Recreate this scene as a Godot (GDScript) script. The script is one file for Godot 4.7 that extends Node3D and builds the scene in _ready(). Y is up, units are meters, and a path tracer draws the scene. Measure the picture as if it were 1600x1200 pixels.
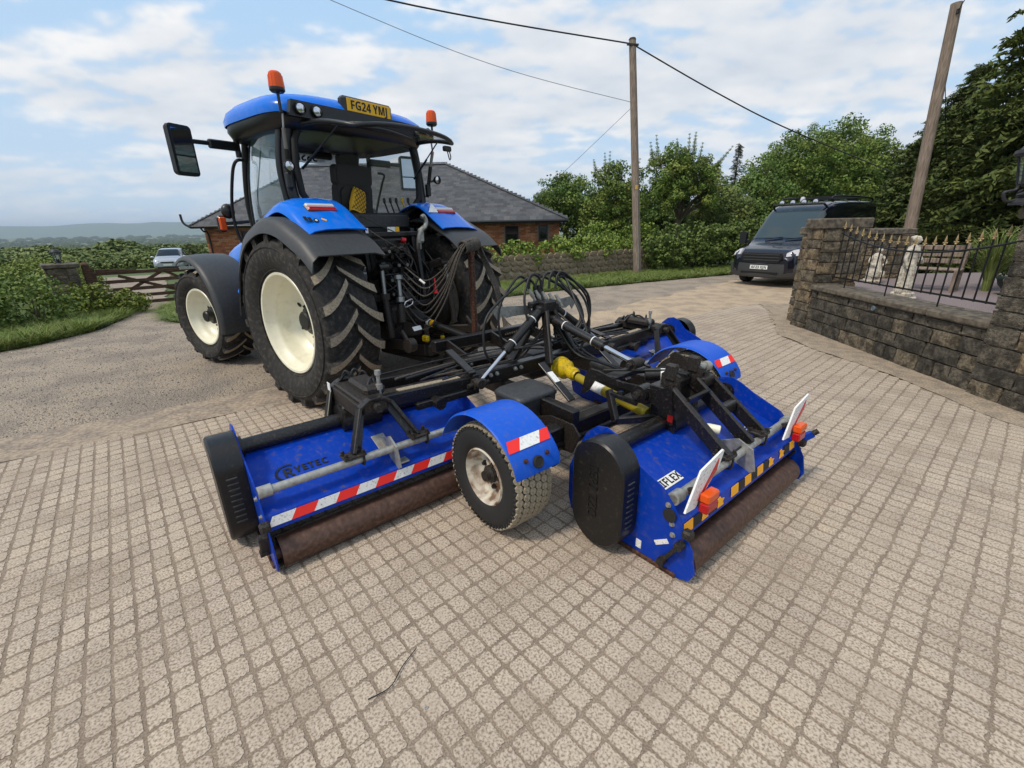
extends Node3D

# ---------------------------------------------------------------- geometry collector
class G:
	var v := PackedVector3Array()
	var n := PackedVector3Array()
	var c := PackedColorArray()
	var col := Color.WHITE
	var T := Transform3D()

	func tn(a: Vector3, b: Vector3, d: Vector3, na: Vector3, nb: Vector3, nd: Vector3) -> void:
		# counter-clockwise seen from outside; stored clockwise, as the engine wants front faces
		v.push_back(T * a); v.push_back(T * d); v.push_back(T * b)
		n.push_back((T.basis * na).normalized()); n.push_back((T.basis * nd).normalized()); n.push_back((T.basis * nb).normalized())
		c.push_back(col); c.push_back(col); c.push_back(col)

	func tri(a: Vector3, b: Vector3, d: Vector3) -> void:
		var m := (b - a).cross(d - a)
		if m.length_squared() < 1e-16:
			return
		m = m.normalized()
		tn(a, b, d, m, m, m)

	func quad(a: Vector3, b: Vector3, d: Vector3, e: Vector3) -> void:
		tri(a, b, d)
		tri(a, d, e)

	# box with chamfered edges, centre and size, in an own basis
	func box(ctr: Vector3, size: Vector3, bev := 0.0, bs := Basis()) -> void:
		var h := size * 0.5
		var keep := T
		T = T * Transform3D(bs, ctr)
		if bev <= 0.0:
			var p := []
			for i in 8:
				p.append(Vector3(h.x if i & 1 else -h.x, h.y if i & 2 else -h.y, h.z if i & 4 else -h.z))
			quad(p[4], p[5], p[7], p[6]); quad(p[1], p[0], p[2], p[3]); quad(p[5], p[1], p[3], p[7])
			quad(p[0], p[4], p[6], p[2]); quad(p[6], p[7], p[3], p[2]); quad(p[0], p[1], p[5], p[4])
		else:
			var e := minf(bev, minf(h.x, minf(h.y, h.z)) * 0.95)
			var i := h - Vector3(e, e, e)
			for s: float in [-1.0, 1.0]:
				_face(Vector3(s * h.x, 0, 0), Vector3(0, i.y, 0), Vector3(0, 0, i.z), s)
				_face(Vector3(0, s * h.y, 0), Vector3(0, 0, i.z), Vector3(i.x, 0, 0), s)
				_face(Vector3(0, 0, s * h.z), Vector3(i.x, 0, 0), Vector3(0, i.y, 0), s)
				for t: float in [-1.0, 1.0]:
					_edge(Vector3(s * h.x, t * i.y, 0), Vector3(s * i.x, t * h.y, 0), Vector3(0, 0, i.z))
					_edge(Vector3(0, s * h.y, t * i.z), Vector3(0, s * i.y, t * h.z), Vector3(i.x, 0, 0))
					_edge(Vector3(s * i.x, 0, t * h.z), Vector3(s * h.x, 0, t * i.z), Vector3(0, i.y, 0))
					for u: float in [-1.0, 1.0]:
						_out(Vector3(s * h.x, t * i.y, u * i.z), Vector3(s * i.x, t * h.y, u * i.z), Vector3(s * i.x, t * i.y, u * h.z))
		T = keep

	func _face(o: Vector3, a: Vector3, b: Vector3, s: float) -> void:
		if s > 0: quad(o - a - b, o + a - b, o + a + b, o - a + b)
		else: quad(o - a - b, o - a + b, o + a + b, o + a - b)

	func _out(a: Vector3, b: Vector3, d: Vector3) -> void:
		if (b - a).cross(d - a).dot(a + b + d) > 0: tri(a, b, d)
		else: tri(a, d, b)

	func _edge(a: Vector3, b: Vector3, w: Vector3) -> void:
		_out(a - w, b - w, b + w)
		_out(a - w, b + w, a + w)

	# square bar from a to b; w across, h along "up"
	func bar(a: Vector3, b: Vector3, w: float, h: float, bev := 0.0, up := Vector3.UP) -> void:
		var z := (b - a)
		var l := z.length()
		z = z.normalized()
		if absf(z.dot(up)) > 0.98:
			up = Vector3.RIGHT if absf(z.x) < 0.9 else Vector3.BACK
		var x := up.cross(z).normalized()
		box((a + b) * 0.5, Vector3(w, h, l), bev, Basis(x, z.cross(x), z))

	func frame(z: Vector3) -> Basis:
		z = z.normalized()
		var x := (Vector3.UP if absf(z.y) < 0.9 else Vector3.RIGHT).cross(z).normalized()
		return Basis(x, z.cross(x), z)

	func cyl(a: Vector3, b: Vector3, r0: float, r1 := -1.0, seg := 16, cap := true) -> void:
		if r1 < 0: r1 = r0
		var l := (b - a).length()
		var p := PackedVector2Array([Vector2(r0, 0), Vector2(r1, l)])
		if cap: p = PackedVector2Array([Vector2(0, 0), Vector2(r0, 0), Vector2(r1, l), Vector2(0, l)])
		lathe(p, a, b - a, seg)

	# profile of (radius, along the axis); sharp where the profile bends by more than about 35 degrees
	func lathe(p: PackedVector2Array, o: Vector3, axis: Vector3, seg := 24, a0 := 0.0, a1 := TAU, sharp := 0.82) -> void:
		var f := frame(axis)
		var m := p.size()
		var dn := []
		for i in m - 1:
			var d := p[i + 1] - p[i]
			dn.append(Vector2(d.y, -d.x).normalized())
		for i in m - 1:
			var n0: Vector2 = dn[i]
			var n1: Vector2 = dn[i]
			if i > 0 and dn[i].dot(dn[i - 1]) > sharp: n0 = (dn[i] + dn[i - 1]).normalized()
			if i < m - 2 and dn[i].dot(dn[i + 1]) > sharp: n1 = (dn[i] + dn[i + 1]).normalized()
			if p[i].distance_squared_to(p[i + 1]) < 1e-12: continue
			for k in seg:
				var t0 := lerpf(a0, a1, float(k) / seg)
				var t1 := lerpf(a0, a1, float(k + 1) / seg)
				var d0 := f.x * cos(t0) + f.y * sin(t0)
				var d1 := f.x * cos(t1) + f.y * sin(t1)
				var q00 := o + d0 * p[i].x + f.z * p[i].y
				var q01 := o + d1 * p[i].x + f.z * p[i].y
				var q10 := o + d0 * p[i + 1].x + f.z * p[i + 1].y
				var q11 := o + d1 * p[i + 1].x + f.z * p[i + 1].y
				var m00 := d0 * n0.x + f.z * n0.y
				var m01 := d1 * n0.x + f.z * n0.y
				var m10 := d0 * n1.x + f.z * n1.y
				var m11 := d1 * n1.x + f.z * n1.y
				if p[i].x > 1e-6: tn(q00, q01, q11, m00, m01, m11)
				if p[i + 1].x > 1e-6: tn(q00, q11, q10, m00, m11, m10)

	func tube(p: PackedVector3Array, r: float, seg := 8, r1 := -1.0) -> void:
		var m := p.size()
		if m < 2: return
		if r1 < 0: r1 = r
		var t := (p[1] - p[0]).normalized()
		var x := frame(t).x
		var rx := []
		for i in m:
			var tt := (p[mini(i + 1, m - 1)] - p[maxi(i - 1, 0)]).normalized()
			x = (x - tt * x.dot(tt)).normalized()
			rx.append([x, tt.cross(x)])
		for i in m - 1:
			var ra := lerpf(r, r1, float(i) / (m - 1))
			var rb := lerpf(r, r1, float(i + 1) / (m - 1))
			for k in seg:
				var c0 := cos(TAU * k / seg)
				var s0 := sin(TAU * k / seg)
				var c1 := cos(TAU * (k + 1) / seg)
				var s1 := sin(TAU * (k + 1) / seg)
				var a0: Vector3 = rx[i][0] * c0 + rx[i][1] * s0
				var a1: Vector3 = rx[i][0] * c1 + rx[i][1] * s1
				var b0: Vector3 = rx[i + 1][0] * c0 + rx[i + 1][1] * s0
				var b1: Vector3 = rx[i + 1][0] * c1 + rx[i + 1][1] * s1
				tn(p[i] + a0 * ra, p[i] + a1 * ra, p[i + 1] + b1 * rb, a0, a1, b1)
				tn(p[i] + a0 * ra, p[i + 1] + b1 * rb, p[i + 1] + b0 * rb, a0, b1, b0)
		for e in [0, m - 1]:
			var re := r if e == 0 else r1
			for k in seg:
				var u: Vector3 = p[e] + (rx[e][0] * cos(TAU * k / seg) + rx[e][1] * sin(TAU * k / seg)) * re
				var w: Vector3 = p[e] + (rx[e][0] * cos(TAU * (k + 1) / seg) + rx[e][1] * sin(TAU * (k + 1) / seg)) * re
				if e == 0: tri(p[e], w, u)
				else: tri(p[e], u, w)

	# polygon in the xy plane of M, extruded along its z from z0 to z1
	func prism(poly: PackedVector2Array, z0: float, z1: float, M := Transform3D()) -> void:
		var keep := T
		T = T * M
		if Geometry2D.is_polygon_clockwise(poly):
			poly = poly.duplicate()
			poly.reverse()
		var ix := Geometry2D.triangulate_polygon(poly)
		for i in range(0, ix.size(), 3):
			var a := poly[ix[i]]
			var b := poly[ix[i + 1]]
			var d := poly[ix[i + 2]]
			if (b - a).cross(d - a) < 0:
				var w := b
				b = d
				d = w
			tri(Vector3(a.x, a.y, z1), Vector3(b.x, b.y, z1), Vector3(d.x, d.y, z1))
			tri(Vector3(a.x, a.y, z0), Vector3(d.x, d.y, z0), Vector3(b.x, b.y, z0))
		for i in poly.size():
			var a := poly[i]
			var b := poly[(i + 1) % poly.size()]
			quad(Vector3(a.x, a.y, z0), Vector3(b.x, b.y, z0), Vector3(b.x, b.y, z1), Vector3(a.x, a.y, z1))
		T = keep

	# grid of points (rows of equal length); th > 0 gives it a back and rims
	func sheet(rows: Array, th := 0.0, flip := false) -> void:
		var a := rows.size()
		var b: int = rows[0].size()
		var nr := []
		for i in a:
			var l := PackedVector3Array()
			for j in b:
				var du: Vector3 = rows[mini(i + 1, a - 1)][j] - rows[maxi(i - 1, 0)][j]
				var dv: Vector3 = rows[i][mini(j + 1, b - 1)] - rows[i][maxi(j - 1, 0)]
				var m := dv.cross(du).normalized()
				l.push_back(-m if flip else m)
			nr.append(l)
		for i in a - 1:
			for j in b - 1:
				_sq(rows[i][j], rows[i][j + 1], rows[i + 1][j + 1], rows[i + 1][j], nr[i][j], nr[i][j + 1], nr[i + 1][j + 1], nr[i + 1][j])
		if th > 0.0:
			var bk := []
			for i in a:
				var l := PackedVector3Array()
				for j in b: l.push_back(rows[i][j] - nr[i][j] * th)
				bk.append(l)
			for i in a - 1:
				for j in b - 1:
					_sq(bk[i][j], bk[i + 1][j], bk[i + 1][j + 1], bk[i][j + 1], -nr[i][j], -nr[i + 1][j], -nr[i + 1][j + 1], -nr[i][j + 1])
			for i in a - 1:
				for j in [0, b - 1]: quad(rows[i][j], rows[i + 1][j], bk[i + 1][j], bk[i][j])
			for j in b - 1:
				for i in [0, a - 1]: quad(rows[i][j], rows[i][j + 1], bk[i][j + 1], bk[i][j])

	func _sq(p: Vector3, q: Vector3, r: Vector3, s: Vector3, a: Vector3, b: Vector3, d: Vector3, e: Vector3) -> void:
		if (q - p).cross(r - p).dot(a + d) + (r - p).cross(s - p).dot(a + d) >= 0:
			tn(p, q, r, a, b, d); tn(p, r, s, a, d, e)
		else:
			tn(p, r, q, a, d, b); tn(p, s, r, a, e, d)

	func ball(o: Vector3, r: Vector3, seg := 14) -> void:
		var h := maxi(4, seg / 2)
		for i in h:
			for k in seg:
				var q := []
				for e in [[i, k], [i, k + 1], [i + 1, k + 1], [i + 1, k]]:
					var th := PI * float(e[0]) / h
					var ph := TAU * float(e[1]) / seg
					q.append(Vector3(sin(th) * cos(ph), cos(th), -sin(th) * sin(ph)))
				var ir := Vector3(1 / r.x, 1 / r.y, 1 / r.z)
				if i > 0: tn(o + q[0] * r, o + q[2] * r, o + q[1] * r, q[0] * ir, q[2] * ir, q[1] * ir)
				if i < h - 1: tn(o + q[0] * r, o + q[3] * r, o + q[2] * r, q[0] * ir, q[3] * ir, q[2] * ir)

	# a hexagonal bolt head with a washer
	func bolt(o: Vector3, axis: Vector3, r := 0.012, h := 0.010) -> void:
		var a := axis.normalized()
		cyl(o - a * 0.004, o + a * 0.003, r * 1.5, -1, 10)
		cyl(o + a * 0.003, o + a * (0.003 + h), r, -1, 6)

	func mesh() -> ArrayMesh:
		var a := []
		a.resize(Mesh.ARRAY_MAX)
		a[Mesh.ARRAY_VERTEX] = v
		a[Mesh.ARRAY_NORMAL] = n
		a[Mesh.ARRAY_COLOR] = c
		var m := ArrayMesh.new()
		m.add_surface_from_arrays(Mesh.PRIMITIVE_TRIANGLES, a)
		return m

# ---------------------------------------------------------------- scene helpers
var M := {}
var taken := {}
var rng := RandomNumberGenerator.new()

func numbered(called: String) -> String:
	var k: int = taken.get(called, 0)
	taken[called] = k + 1
	return called if k == 0 else "%s_%03d" % [called, k]

func part(parent: Node, called: String, g: G, m: Material, label := "") -> MeshInstance3D:
	return inst(parent, called, g.mesh(), m, label)

func inst(parent: Node, called: String, mesh: Mesh, m: Material, label := "") -> MeshInstance3D:
	var o := MeshInstance3D.new()
	o.name = called if parent != self else numbered(called)
	o.mesh = mesh
	if m: o.material_override = m
	if label: o.set_meta("label", label)
	parent.add_child(o, true)
	return o

func tag(o: Node, label: String, category: String, group := "") -> void:
	o.set_meta("label", label)
	o.set_meta("category", category)
	if group: o.set_meta("group", group)

func thing(called: String, label: String, category: String, at := Vector3.ZERO, turn := 0.0, group := "") -> Node3D:
	var o := Node3D.new()
	o.name = numbered(called)
	add_child(o)
	o.position = at
	o.rotation.y = turn
	tag(o, label, category, group)
	return o

func node(parent: Node, called: String, at := Vector3.ZERO) -> Node3D:
	var o := Node3D.new()
	o.name = called if parent != self else numbered(called)
	parent.add_child(o, true)
	o.position = at
	return o

func structure(o: Node) -> Node:
	o.set_meta("kind", "structure")
	return o

func smooth_path(p: Array, k := 6) -> PackedVector3Array:
	var out := PackedVector3Array()
	for i in p.size() - 1:
		var a: Vector3 = p[maxi(i - 1, 0)]
		var b: Vector3 = p[i]
		var d: Vector3 = p[i + 1]
		var e: Vector3 = p[mini(i + 2, p.size() - 1)]
		for j in k:
			out.push_back(b.cubic_interpolate(d, a, e, float(j) / k))
	out.push_back(p[p.size() - 1])
	return out

func lin(r: float, g: float, b: float) -> Color:
	return Color(r, g, b).linear_to_srgb()

var texs := {}
func noise_tex(key: String, freq: float, ramp: Array, size := 512, octaves := 5, type := FastNoiseLite.TYPE_SIMPLEX_SMOOTH, seed_ := 1, bump := false) -> Texture2D:
	if texs.has(key): return texs[key]
	var n := FastNoiseLite.new()
	n.noise_type = type
	n.frequency = freq
	n.seed = seed_
	n.fractal_octaves = octaves
	if type == FastNoiseLite.TYPE_CELLULAR:
		n.cellular_return_type = FastNoiseLite.RETURN_DISTANCE
		n.fractal_type = FastNoiseLite.FRACTAL_NONE
	var t := NoiseTexture2D.new()
	t.width = size
	t.height = size
	t.seamless = true
	t.seamless_blend_skirt = 0.2
	t.noise = n
	if ramp.size():
		var g := Gradient.new()
		var o := PackedFloat32Array()
		var cs := PackedColorArray()
		for r in ramp:
			o.push_back(r[0])
			cs.push_back(r[1])
		g.offsets = o
		g.colors = cs
		t.color_ramp = g
	texs[key] = t
	return t

# plain material
func mat(key: String, c: Color, rough := 0.6, metal := 0.0) -> StandardMaterial3D:
	if M.has(key): return M[key]
	var m := StandardMaterial3D.new()
	m.resource_name = key
	m.albedo_color = c
	m.roughness = rough
	m.metallic = metal
	M[key] = m
	return m

# material with a computed colour pattern; "per" is how many metres one tile covers
func pat(key: String, tex: Texture2D, per: float, rough := 0.7, metal := 0.0, world := false, bump: Texture2D = null, bump_cm := 0.0, tint := Color.WHITE) -> StandardMaterial3D:
	if M.has(key): return M[key]
	var m := mat(key, tint, rough, metal)
	m.albedo_texture = tex
	m.uv1_triplanar = true
	m.uv1_world_triplanar = world
	m.uv1_scale = Vector3.ONE / per
	if bump:
		m.heightmap_enabled = true
		m.heightmap_texture = bump
		m.heightmap_scale = bump_cm
	return m

# a second, coarser pattern multiplied over the first
func over(m: StandardMaterial3D, tex: Texture2D, per: float, world := false, mix := false) -> StandardMaterial3D:
	m.detail_enabled = true
	m.detail_albedo = tex
	m.detail_uv_layer = BaseMaterial3D.DETAIL_UV_2
	m.detail_blend_mode = BaseMaterial3D.BLEND_MODE_MIX if mix else BaseMaterial3D.BLEND_MODE_MUL
	m.uv2_triplanar = true
	m.uv2_world_triplanar = world
	m.uv2_scale = Vector3.ONE / per
	return m

func text_mesh(s: String, height: float, depth := 0.003, bold := true, font := "Droid Sans") -> TextMesh:
	var f := SystemFont.new()
	f.font_names = PackedStringArray([font])
	f.font_weight = 700 if bold else 400
	var t := TextMesh.new()
	t.font = f
	t.text = s
	t.font_size = 64
	t.pixel_size = height / 46.0
	t.depth = depth
	t.curve_step = 2.0
	return t

# ---------------------------------------------------------------- the place
const H_CAM := 1.7
var TRACTOR := Transform3D(Basis(Vector3.UP, 0.912), Vector3(-1.47, 0, -5.227))
var MOWER := Transform3D(Basis(Vector3.UP, 0.688), Vector3(0.752, 0, -3.011))

func ground_y(x: float, z: float) -> float:
	var r := sqrt(x * x + z * z)
	var y := -0.10 * smoothstep(9.0, 14.0, r)
	y -= 0.036 * maxf(0.0, minf(r, 200.0) - 22.0)
	y -= 16.0 * smoothstep(200.0, 650.0, r)
	y -= 18.0 * smoothstep(650.0, 2600.0, r)
	y += 24.0 * smoothstep(2200.0, 6500.0, r)
	return y

func _ready() -> void:
	rng.seed = 7
	make_view()
	make_materials()
	make_ground()
	make_paving()
	make_bungalow()
	make_walls()
	make_garden()
	make_gate()
	make_poles()
	make_tractor()
	make_mower()
	make_van()
	make_car()
	make_greenery()
	make_far()

func make_view() -> void:
	var cam := Camera3D.new()
	cam.name = "camera"
	add_child(cam)
	cam.fov = rad_to_deg(2.0 * atan(600.0 / 690.0))
	cam.near = 0.05
	cam.far = 30000.0
	var p := atan(244.0 / 690.0)
	cam.transform = Transform3D(Basis(Vector3.RIGHT, -p) * Basis(Vector3.BACK, -deg_to_rad(1.0)), Vector3(0, H_CAM, 0))
	cam.current = true
	var e := Environment.new()
	e.background_mode = Environment.BG_SKY
	e.tonemap_mode = Environment.TONE_MAPPER_LINEAR
	e.tonemap_exposure = 1.19
	e.sdfgi_enabled = true
	e.ssao_enabled = true
	e.ssil_enabled = true
	e.fog_enabled = true
	e.fog_density = 0.00011
	e.fog_light_color = Color(0.80, 0.87, 0.95)
	var sky := Sky.new()
	var pm := PanoramaSkyMaterial.new()
	pm.panorama = ImageTexture.create_from_image(sky_image())
	sky.sky_material = pm
	e.sky = sky
	var we := WorldEnvironment.new()
	we.name = "daylight"
	we.environment = e
	add_child(we)
	var sun := DirectionalLight3D.new()
	sun.name = "sun"
	sun.light_energy = 0.68
	sun.light_angular_distance = 9.0
	sun.light_color = Color(1.0, 0.955, 0.89)
	sun.shadow_enabled = true
	add_child(sun)
	sun.look_at_from_position(Vector3(-5.0, 9.0, 3.5), Vector3.ZERO, Vector3.UP)

func sky_image() -> Image:
	var w := 2048
	var h := 1024
	var im := Image.create(w, h, false, Image.FORMAT_RGBF)
	im.fill(Color(0.30, 0.29, 0.26))
	var a := FastNoiseLite.new()
	a.noise_type = FastNoiseLite.TYPE_SIMPLEX_SMOOTH
	a.seed = 21
	a.frequency = 0.55
	a.fractal_octaves = 6
	a.fractal_gain = 0.52
	var b := FastNoiseLite.new()
	b.noise_type = FastNoiseLite.TYPE_SIMPLEX_SMOOTH
	b.seed = 5
	b.frequency = 1.9
	b.fractal_octaves = 5
	b.fractal_gain = 0.58
	for j in h / 2 + 2:
		var el := PI * (0.5 - (j + 0.5) / h)
		var y := maxf(sin(el), 0.0)
		var ce := cos(el)
		var air := Color(0.60, 0.71, 0.80).lerp(Color(0.30, 0.52, 0.80), pow(clampf(y * 1.55, 0.0, 1.0), 0.62))
		for i in w:
			var az := TAU * ((i + 0.5) / w - 0.5)
			var px := sin(az) * ce / (y + 0.17)
			var pz := cos(az) * ce / (y + 0.17)
			var big := a.get_noise_2d(px * 0.9 + 3.0, pz * 1.15)
			var fine := b.get_noise_2d(px * 1.25, pz * 1.9)
			var k := big * 0.95 + fine * 0.78 + 0.24
			var cov := smoothstep(-0.10, 0.46, k) * lerpf(0.5, 0.97, smoothstep(0.02, 0.20, y))
			var lit := clampf(0.55 + fine * 1.05 - maxf(k - 0.35, 0.0) * 0.75, 0.0, 1.0)
			var cl := Color(0.55, 0.60, 0.67).lerp(Color(0.84, 0.835, 0.83), lit)
			im.set_pixel(i, j, air.lerp(cl, cov))
	return im

func make_materials() -> void:
	var W := Color.WHITE
	# setts, bedding, yard
	var speck := noise_tex("speck", 0.060, [[0.0, Color(0.50, 0.445, 0.39)], [0.30, Color(0.58, 0.525, 0.465)], [0.39, Color(0.685, 0.63, 0.565)], [0.55, Color(0.745, 0.69, 0.625)], [1.0, Color(0.82, 0.77, 0.71)]], 1024, 6, FastNoiseLite.TYPE_SIMPLEX_SMOOTH, 3)
	var relief := noise_tex("relief", 0.09, [], 512, 4, FastNoiseLite.TYPE_SIMPLEX_SMOOTH, 9)
	var patch := noise_tex("patch", 0.012, [[0.0, Color(0.86, 0.84, 0.82)], [0.5, Color(0.96, 0.95, 0.94)], [1.0, Color(1.0, 0.99, 0.96)]], 512, 4, FastNoiseLite.TYPE_SIMPLEX_SMOOTH, 31)
	var m := pat("sett_stone", speck, 0.85, 0.85, 0.0, true, relief, 0.35)
	m.vertex_color_use_as_albedo = true
	over(m, patch, 3.7, true)
	var dust := noise_tex("dust", 0.05, [[0.0, Color(0.46, 0.41, 0.36)], [0.45, Color(0.555, 0.50, 0.44)], [0.62, Color(0.60, 0.545, 0.485)], [1.0, Color(0.69, 0.635, 0.57)]], 1024, 6, FastNoiseLite.TYPE_SIMPLEX_SMOOTH, 13)
	over(pat("bedding", dust, 0.55, 0.95, 0.0, true, relief, 0.25), patch, 3.1, true)
	var grit := noise_tex("grit", 0.07, [[0.0, Color(0.36, 0.33, 0.30)], [0.36, Color(0.53, 0.49, 0.45)], [0.50, Color(0.61, 0.57, 0.52)], [0.66, Color(0.69, 0.645, 0.595)], [1.0, Color(0.84, 0.80, 0.76)]], 1024, 6, FastNoiseLite.TYPE_SIMPLEX_SMOOTH, 17)
	var earth := noise_tex("earth", 0.014, [[0.0, Color(0.82, 0.81, 0.80)], [0.42, Color(0.92, 0.905, 0.885)], [0.58, Color(0.99, 0.965, 0.925)], [1.0, Color(1.0, 0.99, 0.96)]], 512, 5, FastNoiseLite.TYPE_SIMPLEX_SMOOTH, 23)
	over(pat("yard", grit, 1.3, 0.95, 0.0, true, relief, 1.2), earth, 6.0, true)
	over(pat("drive", grit, 1.1, 0.95, 0.0, true, relief, 0.9, Color(1.16, 1.13, 1.08)), earth, 4.6, true)
	over(pat("cement", dust, 1.4, 0.95, 0.0, true, relief, 0.8, Color(1.10, 1.12, 1.13)), earth, 1.7, true)
	over(pat("apron", noise_tex("apronn", 0.04, [[0.0, Color(0.50, 0.455, 0.41)], [0.4, Color(0.60, 0.55, 0.50)], [0.6, Color(0.655, 0.605, 0.55)], [1.0, Color(0.72, 0.67, 0.61)]], 512, 6), 1.1, 0.95, 0.0, true, relief, 0.3), earth, 2.3, true)
	pat("pebble", noise_tex("peb", 0.02, [[0.0, Color(0.40, 0.38, 0.36)], [0.5, Color(0.58, 0.55, 0.52)], [1.0, Color(0.72, 0.69, 0.65)]], 256, 3), 0.4, 0.9, 0.0, true).vertex_color_use_as_albedo = true
	# land
	var turf := noise_tex("turf", 0.03, [[0.0, Color(0.20, 0.26, 0.11)], [0.5, Color(0.29, 0.36, 0.15)], [1.0, Color(0.40, 0.44, 0.21)]], 512, 5)
	pat("turf", turf, 3.0, 1.0, 0.0, true)
	var land := noise_tex("land", 0.03, [[0.0, Color(0.80, 0.82, 0.78)], [1.0, Color(1.0, 1.0, 1.0)]], 512, 5)
	pat("land", land, 60.0, 1.0, 0.0, true).vertex_color_use_as_albedo = true
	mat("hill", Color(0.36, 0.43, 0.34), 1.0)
	# foliage
	for l in [["leaf", 0.55, 0.30], ["blade", 0.6, 0.35], ["needle", 0.7, 0.08]]:
		var f := mat(l[0], W, l[1])
		f.vertex_color_use_as_albedo = true
		f.metallic_specular = 0.35
		f.backlight_enabled = true
		f.backlight = Color(l[2], l[2], l[2] * 0.6)
	var bark := noise_tex("bark", 0.03, [[0.0, Color(0.22, 0.19, 0.15)], [0.5, Color(0.36, 0.31, 0.26)], [1.0, Color(0.48, 0.43, 0.37)]], 256, 5)
	pat("bark", bark, 0.5, 0.95)
	var polewood := noise_tex("polewood", 0.02, [[0.0, Color(0.36, 0.31, 0.27)], [0.5, Color(0.52, 0.46, 0.41)], [1.0, Color(0.66, 0.60, 0.54)]], 256, 5, FastNoiseLite.TYPE_SIMPLEX_SMOOTH, 6)
	var pw := pat("polewood", polewood, 0.4, 0.9)
	pw.uv1_scale = Vector3(6.0, 0.5, 6.0)
	var gatewood := pat("gatewood", polewood, 0.4, 0.9, 0.0, false, null, 0.0, Color(0.62, 0.52, 0.45))
	gatewood.uv1_scale = Vector3(1.2, 6, 6)
	# stone and brick
	var stone := noise_tex("stone", 0.03, [[0.0, Color(0.30, 0.285, 0.265)], [0.35, Color(0.43, 0.405, 0.37)], [0.55, Color(0.53, 0.50, 0.445)], [1.0, Color(0.66, 0.625, 0.56)]], 512, 6, FastNoiseLite.TYPE_SIMPLEX_SMOOTH, 41)
	var soot := noise_tex("soot", 0.018, [[0.0, Color(0.50, 0.50, 0.50)], [0.40, Color(0.72, 0.715, 0.705)], [0.62, Color(1, 1, 1)], [1.0, Color(1, 1, 1)]], 512, 5, FastNoiseLite.TYPE_SIMPLEX_SMOOTH, 43)
	var st := over(pat("stone", stone, 0.7, 0.95, 0.0, true, relief, 1.5), soot, 1.9, true)
	st.vertex_color_use_as_albedo = true
	over(pat("rubble", stone, 0.5, 0.95, 0.0, true, relief, 1.5, Color(1.1, 1.05, 0.98)), patch, 1.9, true)
	over(pat("stone_cap", stone, 1.6, 0.95, 0.0, true, relief, 0.5, Color(0.80, 0.79, 0.78)), patch, 1.7, true)
	over(pat("mortar", dust, 0.5, 0.98, 0.0, true, relief, 0.4, Color(1.12, 1.09, 1.03)), soot, 1.5, true)
	var bk := over(pat("brick", noise_tex("brickn", 0.05, [[0.0, Color(0.62, 0.56, 0.54)], [0.5, Color(0.86, 0.84, 0.82)], [1.0, W]], 256, 5), 0.5, 0.9, 0.0, true), patch, 2.3, true)
	bk.vertex_color_use_as_albedo = true
	mat("brick_joint", Color(0.55, 0.48, 0.42), 0.95)
	var sl := over(pat("slate", noise_tex("slaten", 0.04, [[0.0, Color(0.78, 0.78, 0.78)], [1.0, W]], 256, 5), 0.7, 0.7, 0.0, true), patch, 2.9, true)
	sl.vertex_color_use_as_albedo = true
	mat("gutter", Color(0.10, 0.10, 0.11), 0.4)
	mat("window_dark", Color(0.14, 0.10, 0.09), 0.5)
	# machines
	var dirtmask := [[0.0, Color(1, 1, 1, 0.0)], [0.56, Color(1, 1, 1, 0.0)]]
	mat("tractor_blue", Color(0.0, 0.44, 0.88), 0.22)
	M["tractor_blue"].metallic_specular = 0.36
	over(M["tractor_blue"], noise_tex("film", 0.02, [[0.0, Color(0.55, 0.52, 0.47, 0.22)], [0.42, Color(0.55, 0.52, 0.47, 0.05)], [0.6, Color(0.55, 0.52, 0.47, 0.0)], [1.0, Color(0.5, 0.5, 0.5, 0.0)]], 512, 6, FastNoiseLite.TYPE_SIMPLEX_SMOOTH, 51), 1.1, false, true)
	mat("mower_blue", Color(0.0, 0.215, 0.64), 0.34)
	M["mower_blue"].metallic_specular = 0.32
	over(M["mower_blue"], noise_tex("grime", 0.03, [[0.0, Color(0.20, 0.14, 0.10, 0.95)], [0.165, Color(0.27, 0.18, 0.13, 0.85)], [0.20, Color(0.45, 0.42, 0.38, 0.16)], [0.40, Color(0.48, 0.45, 0.40, 0.03)], [0.60, Color(0.5, 0.5, 0.5, 0.0)], [0.76, Color(0.55, 0.52, 0.47, 0.02)], [1.0, Color(0.58, 0.54, 0.48, 0.20)]], 1024, 6, FastNoiseLite.TYPE_SIMPLEX_SMOOTH, 53), 2.2, false, true)
	mat("faded_blue", Color(0.07, 0.335, 0.78), 0.42)
	M["faded_blue"].metallic_specular = 0.35
	over(M["faded_blue"], texs["grime"], 1.9, false, true)
	var blackn := noise_tex("blackn", 0.03, [[0.0, Color(0.36, 0.29, 0.23)], [0.27, Color(0.21, 0.175, 0.15)], [0.38, Color(0.085, 0.082, 0.08)], [0.66, Color(0.065, 0.066, 0.07)], [0.80, Color(0.14, 0.135, 0.13)], [1.0, Color(0.27, 0.25, 0.225)]], 1024, 6, FastNoiseLite.TYPE_SIMPLEX_SMOOTH, 57)
	pat("frame_black", blackn, 0.65, 0.36)
	var greasy := noise_tex("greasy", 0.04, [[0.0, Color(0.36, 0.28, 0.21)], [0.35, Color(0.20, 0.165, 0.135)], [0.55, Color(0.085, 0.08, 0.078)], [1.0, Color(0.13, 0.12, 0.11)]], 512, 6, FastNoiseLite.TYPE_SIMPLEX_SMOOTH, 58)
	pat("greasy", greasy, 0.35, 0.6)
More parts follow.
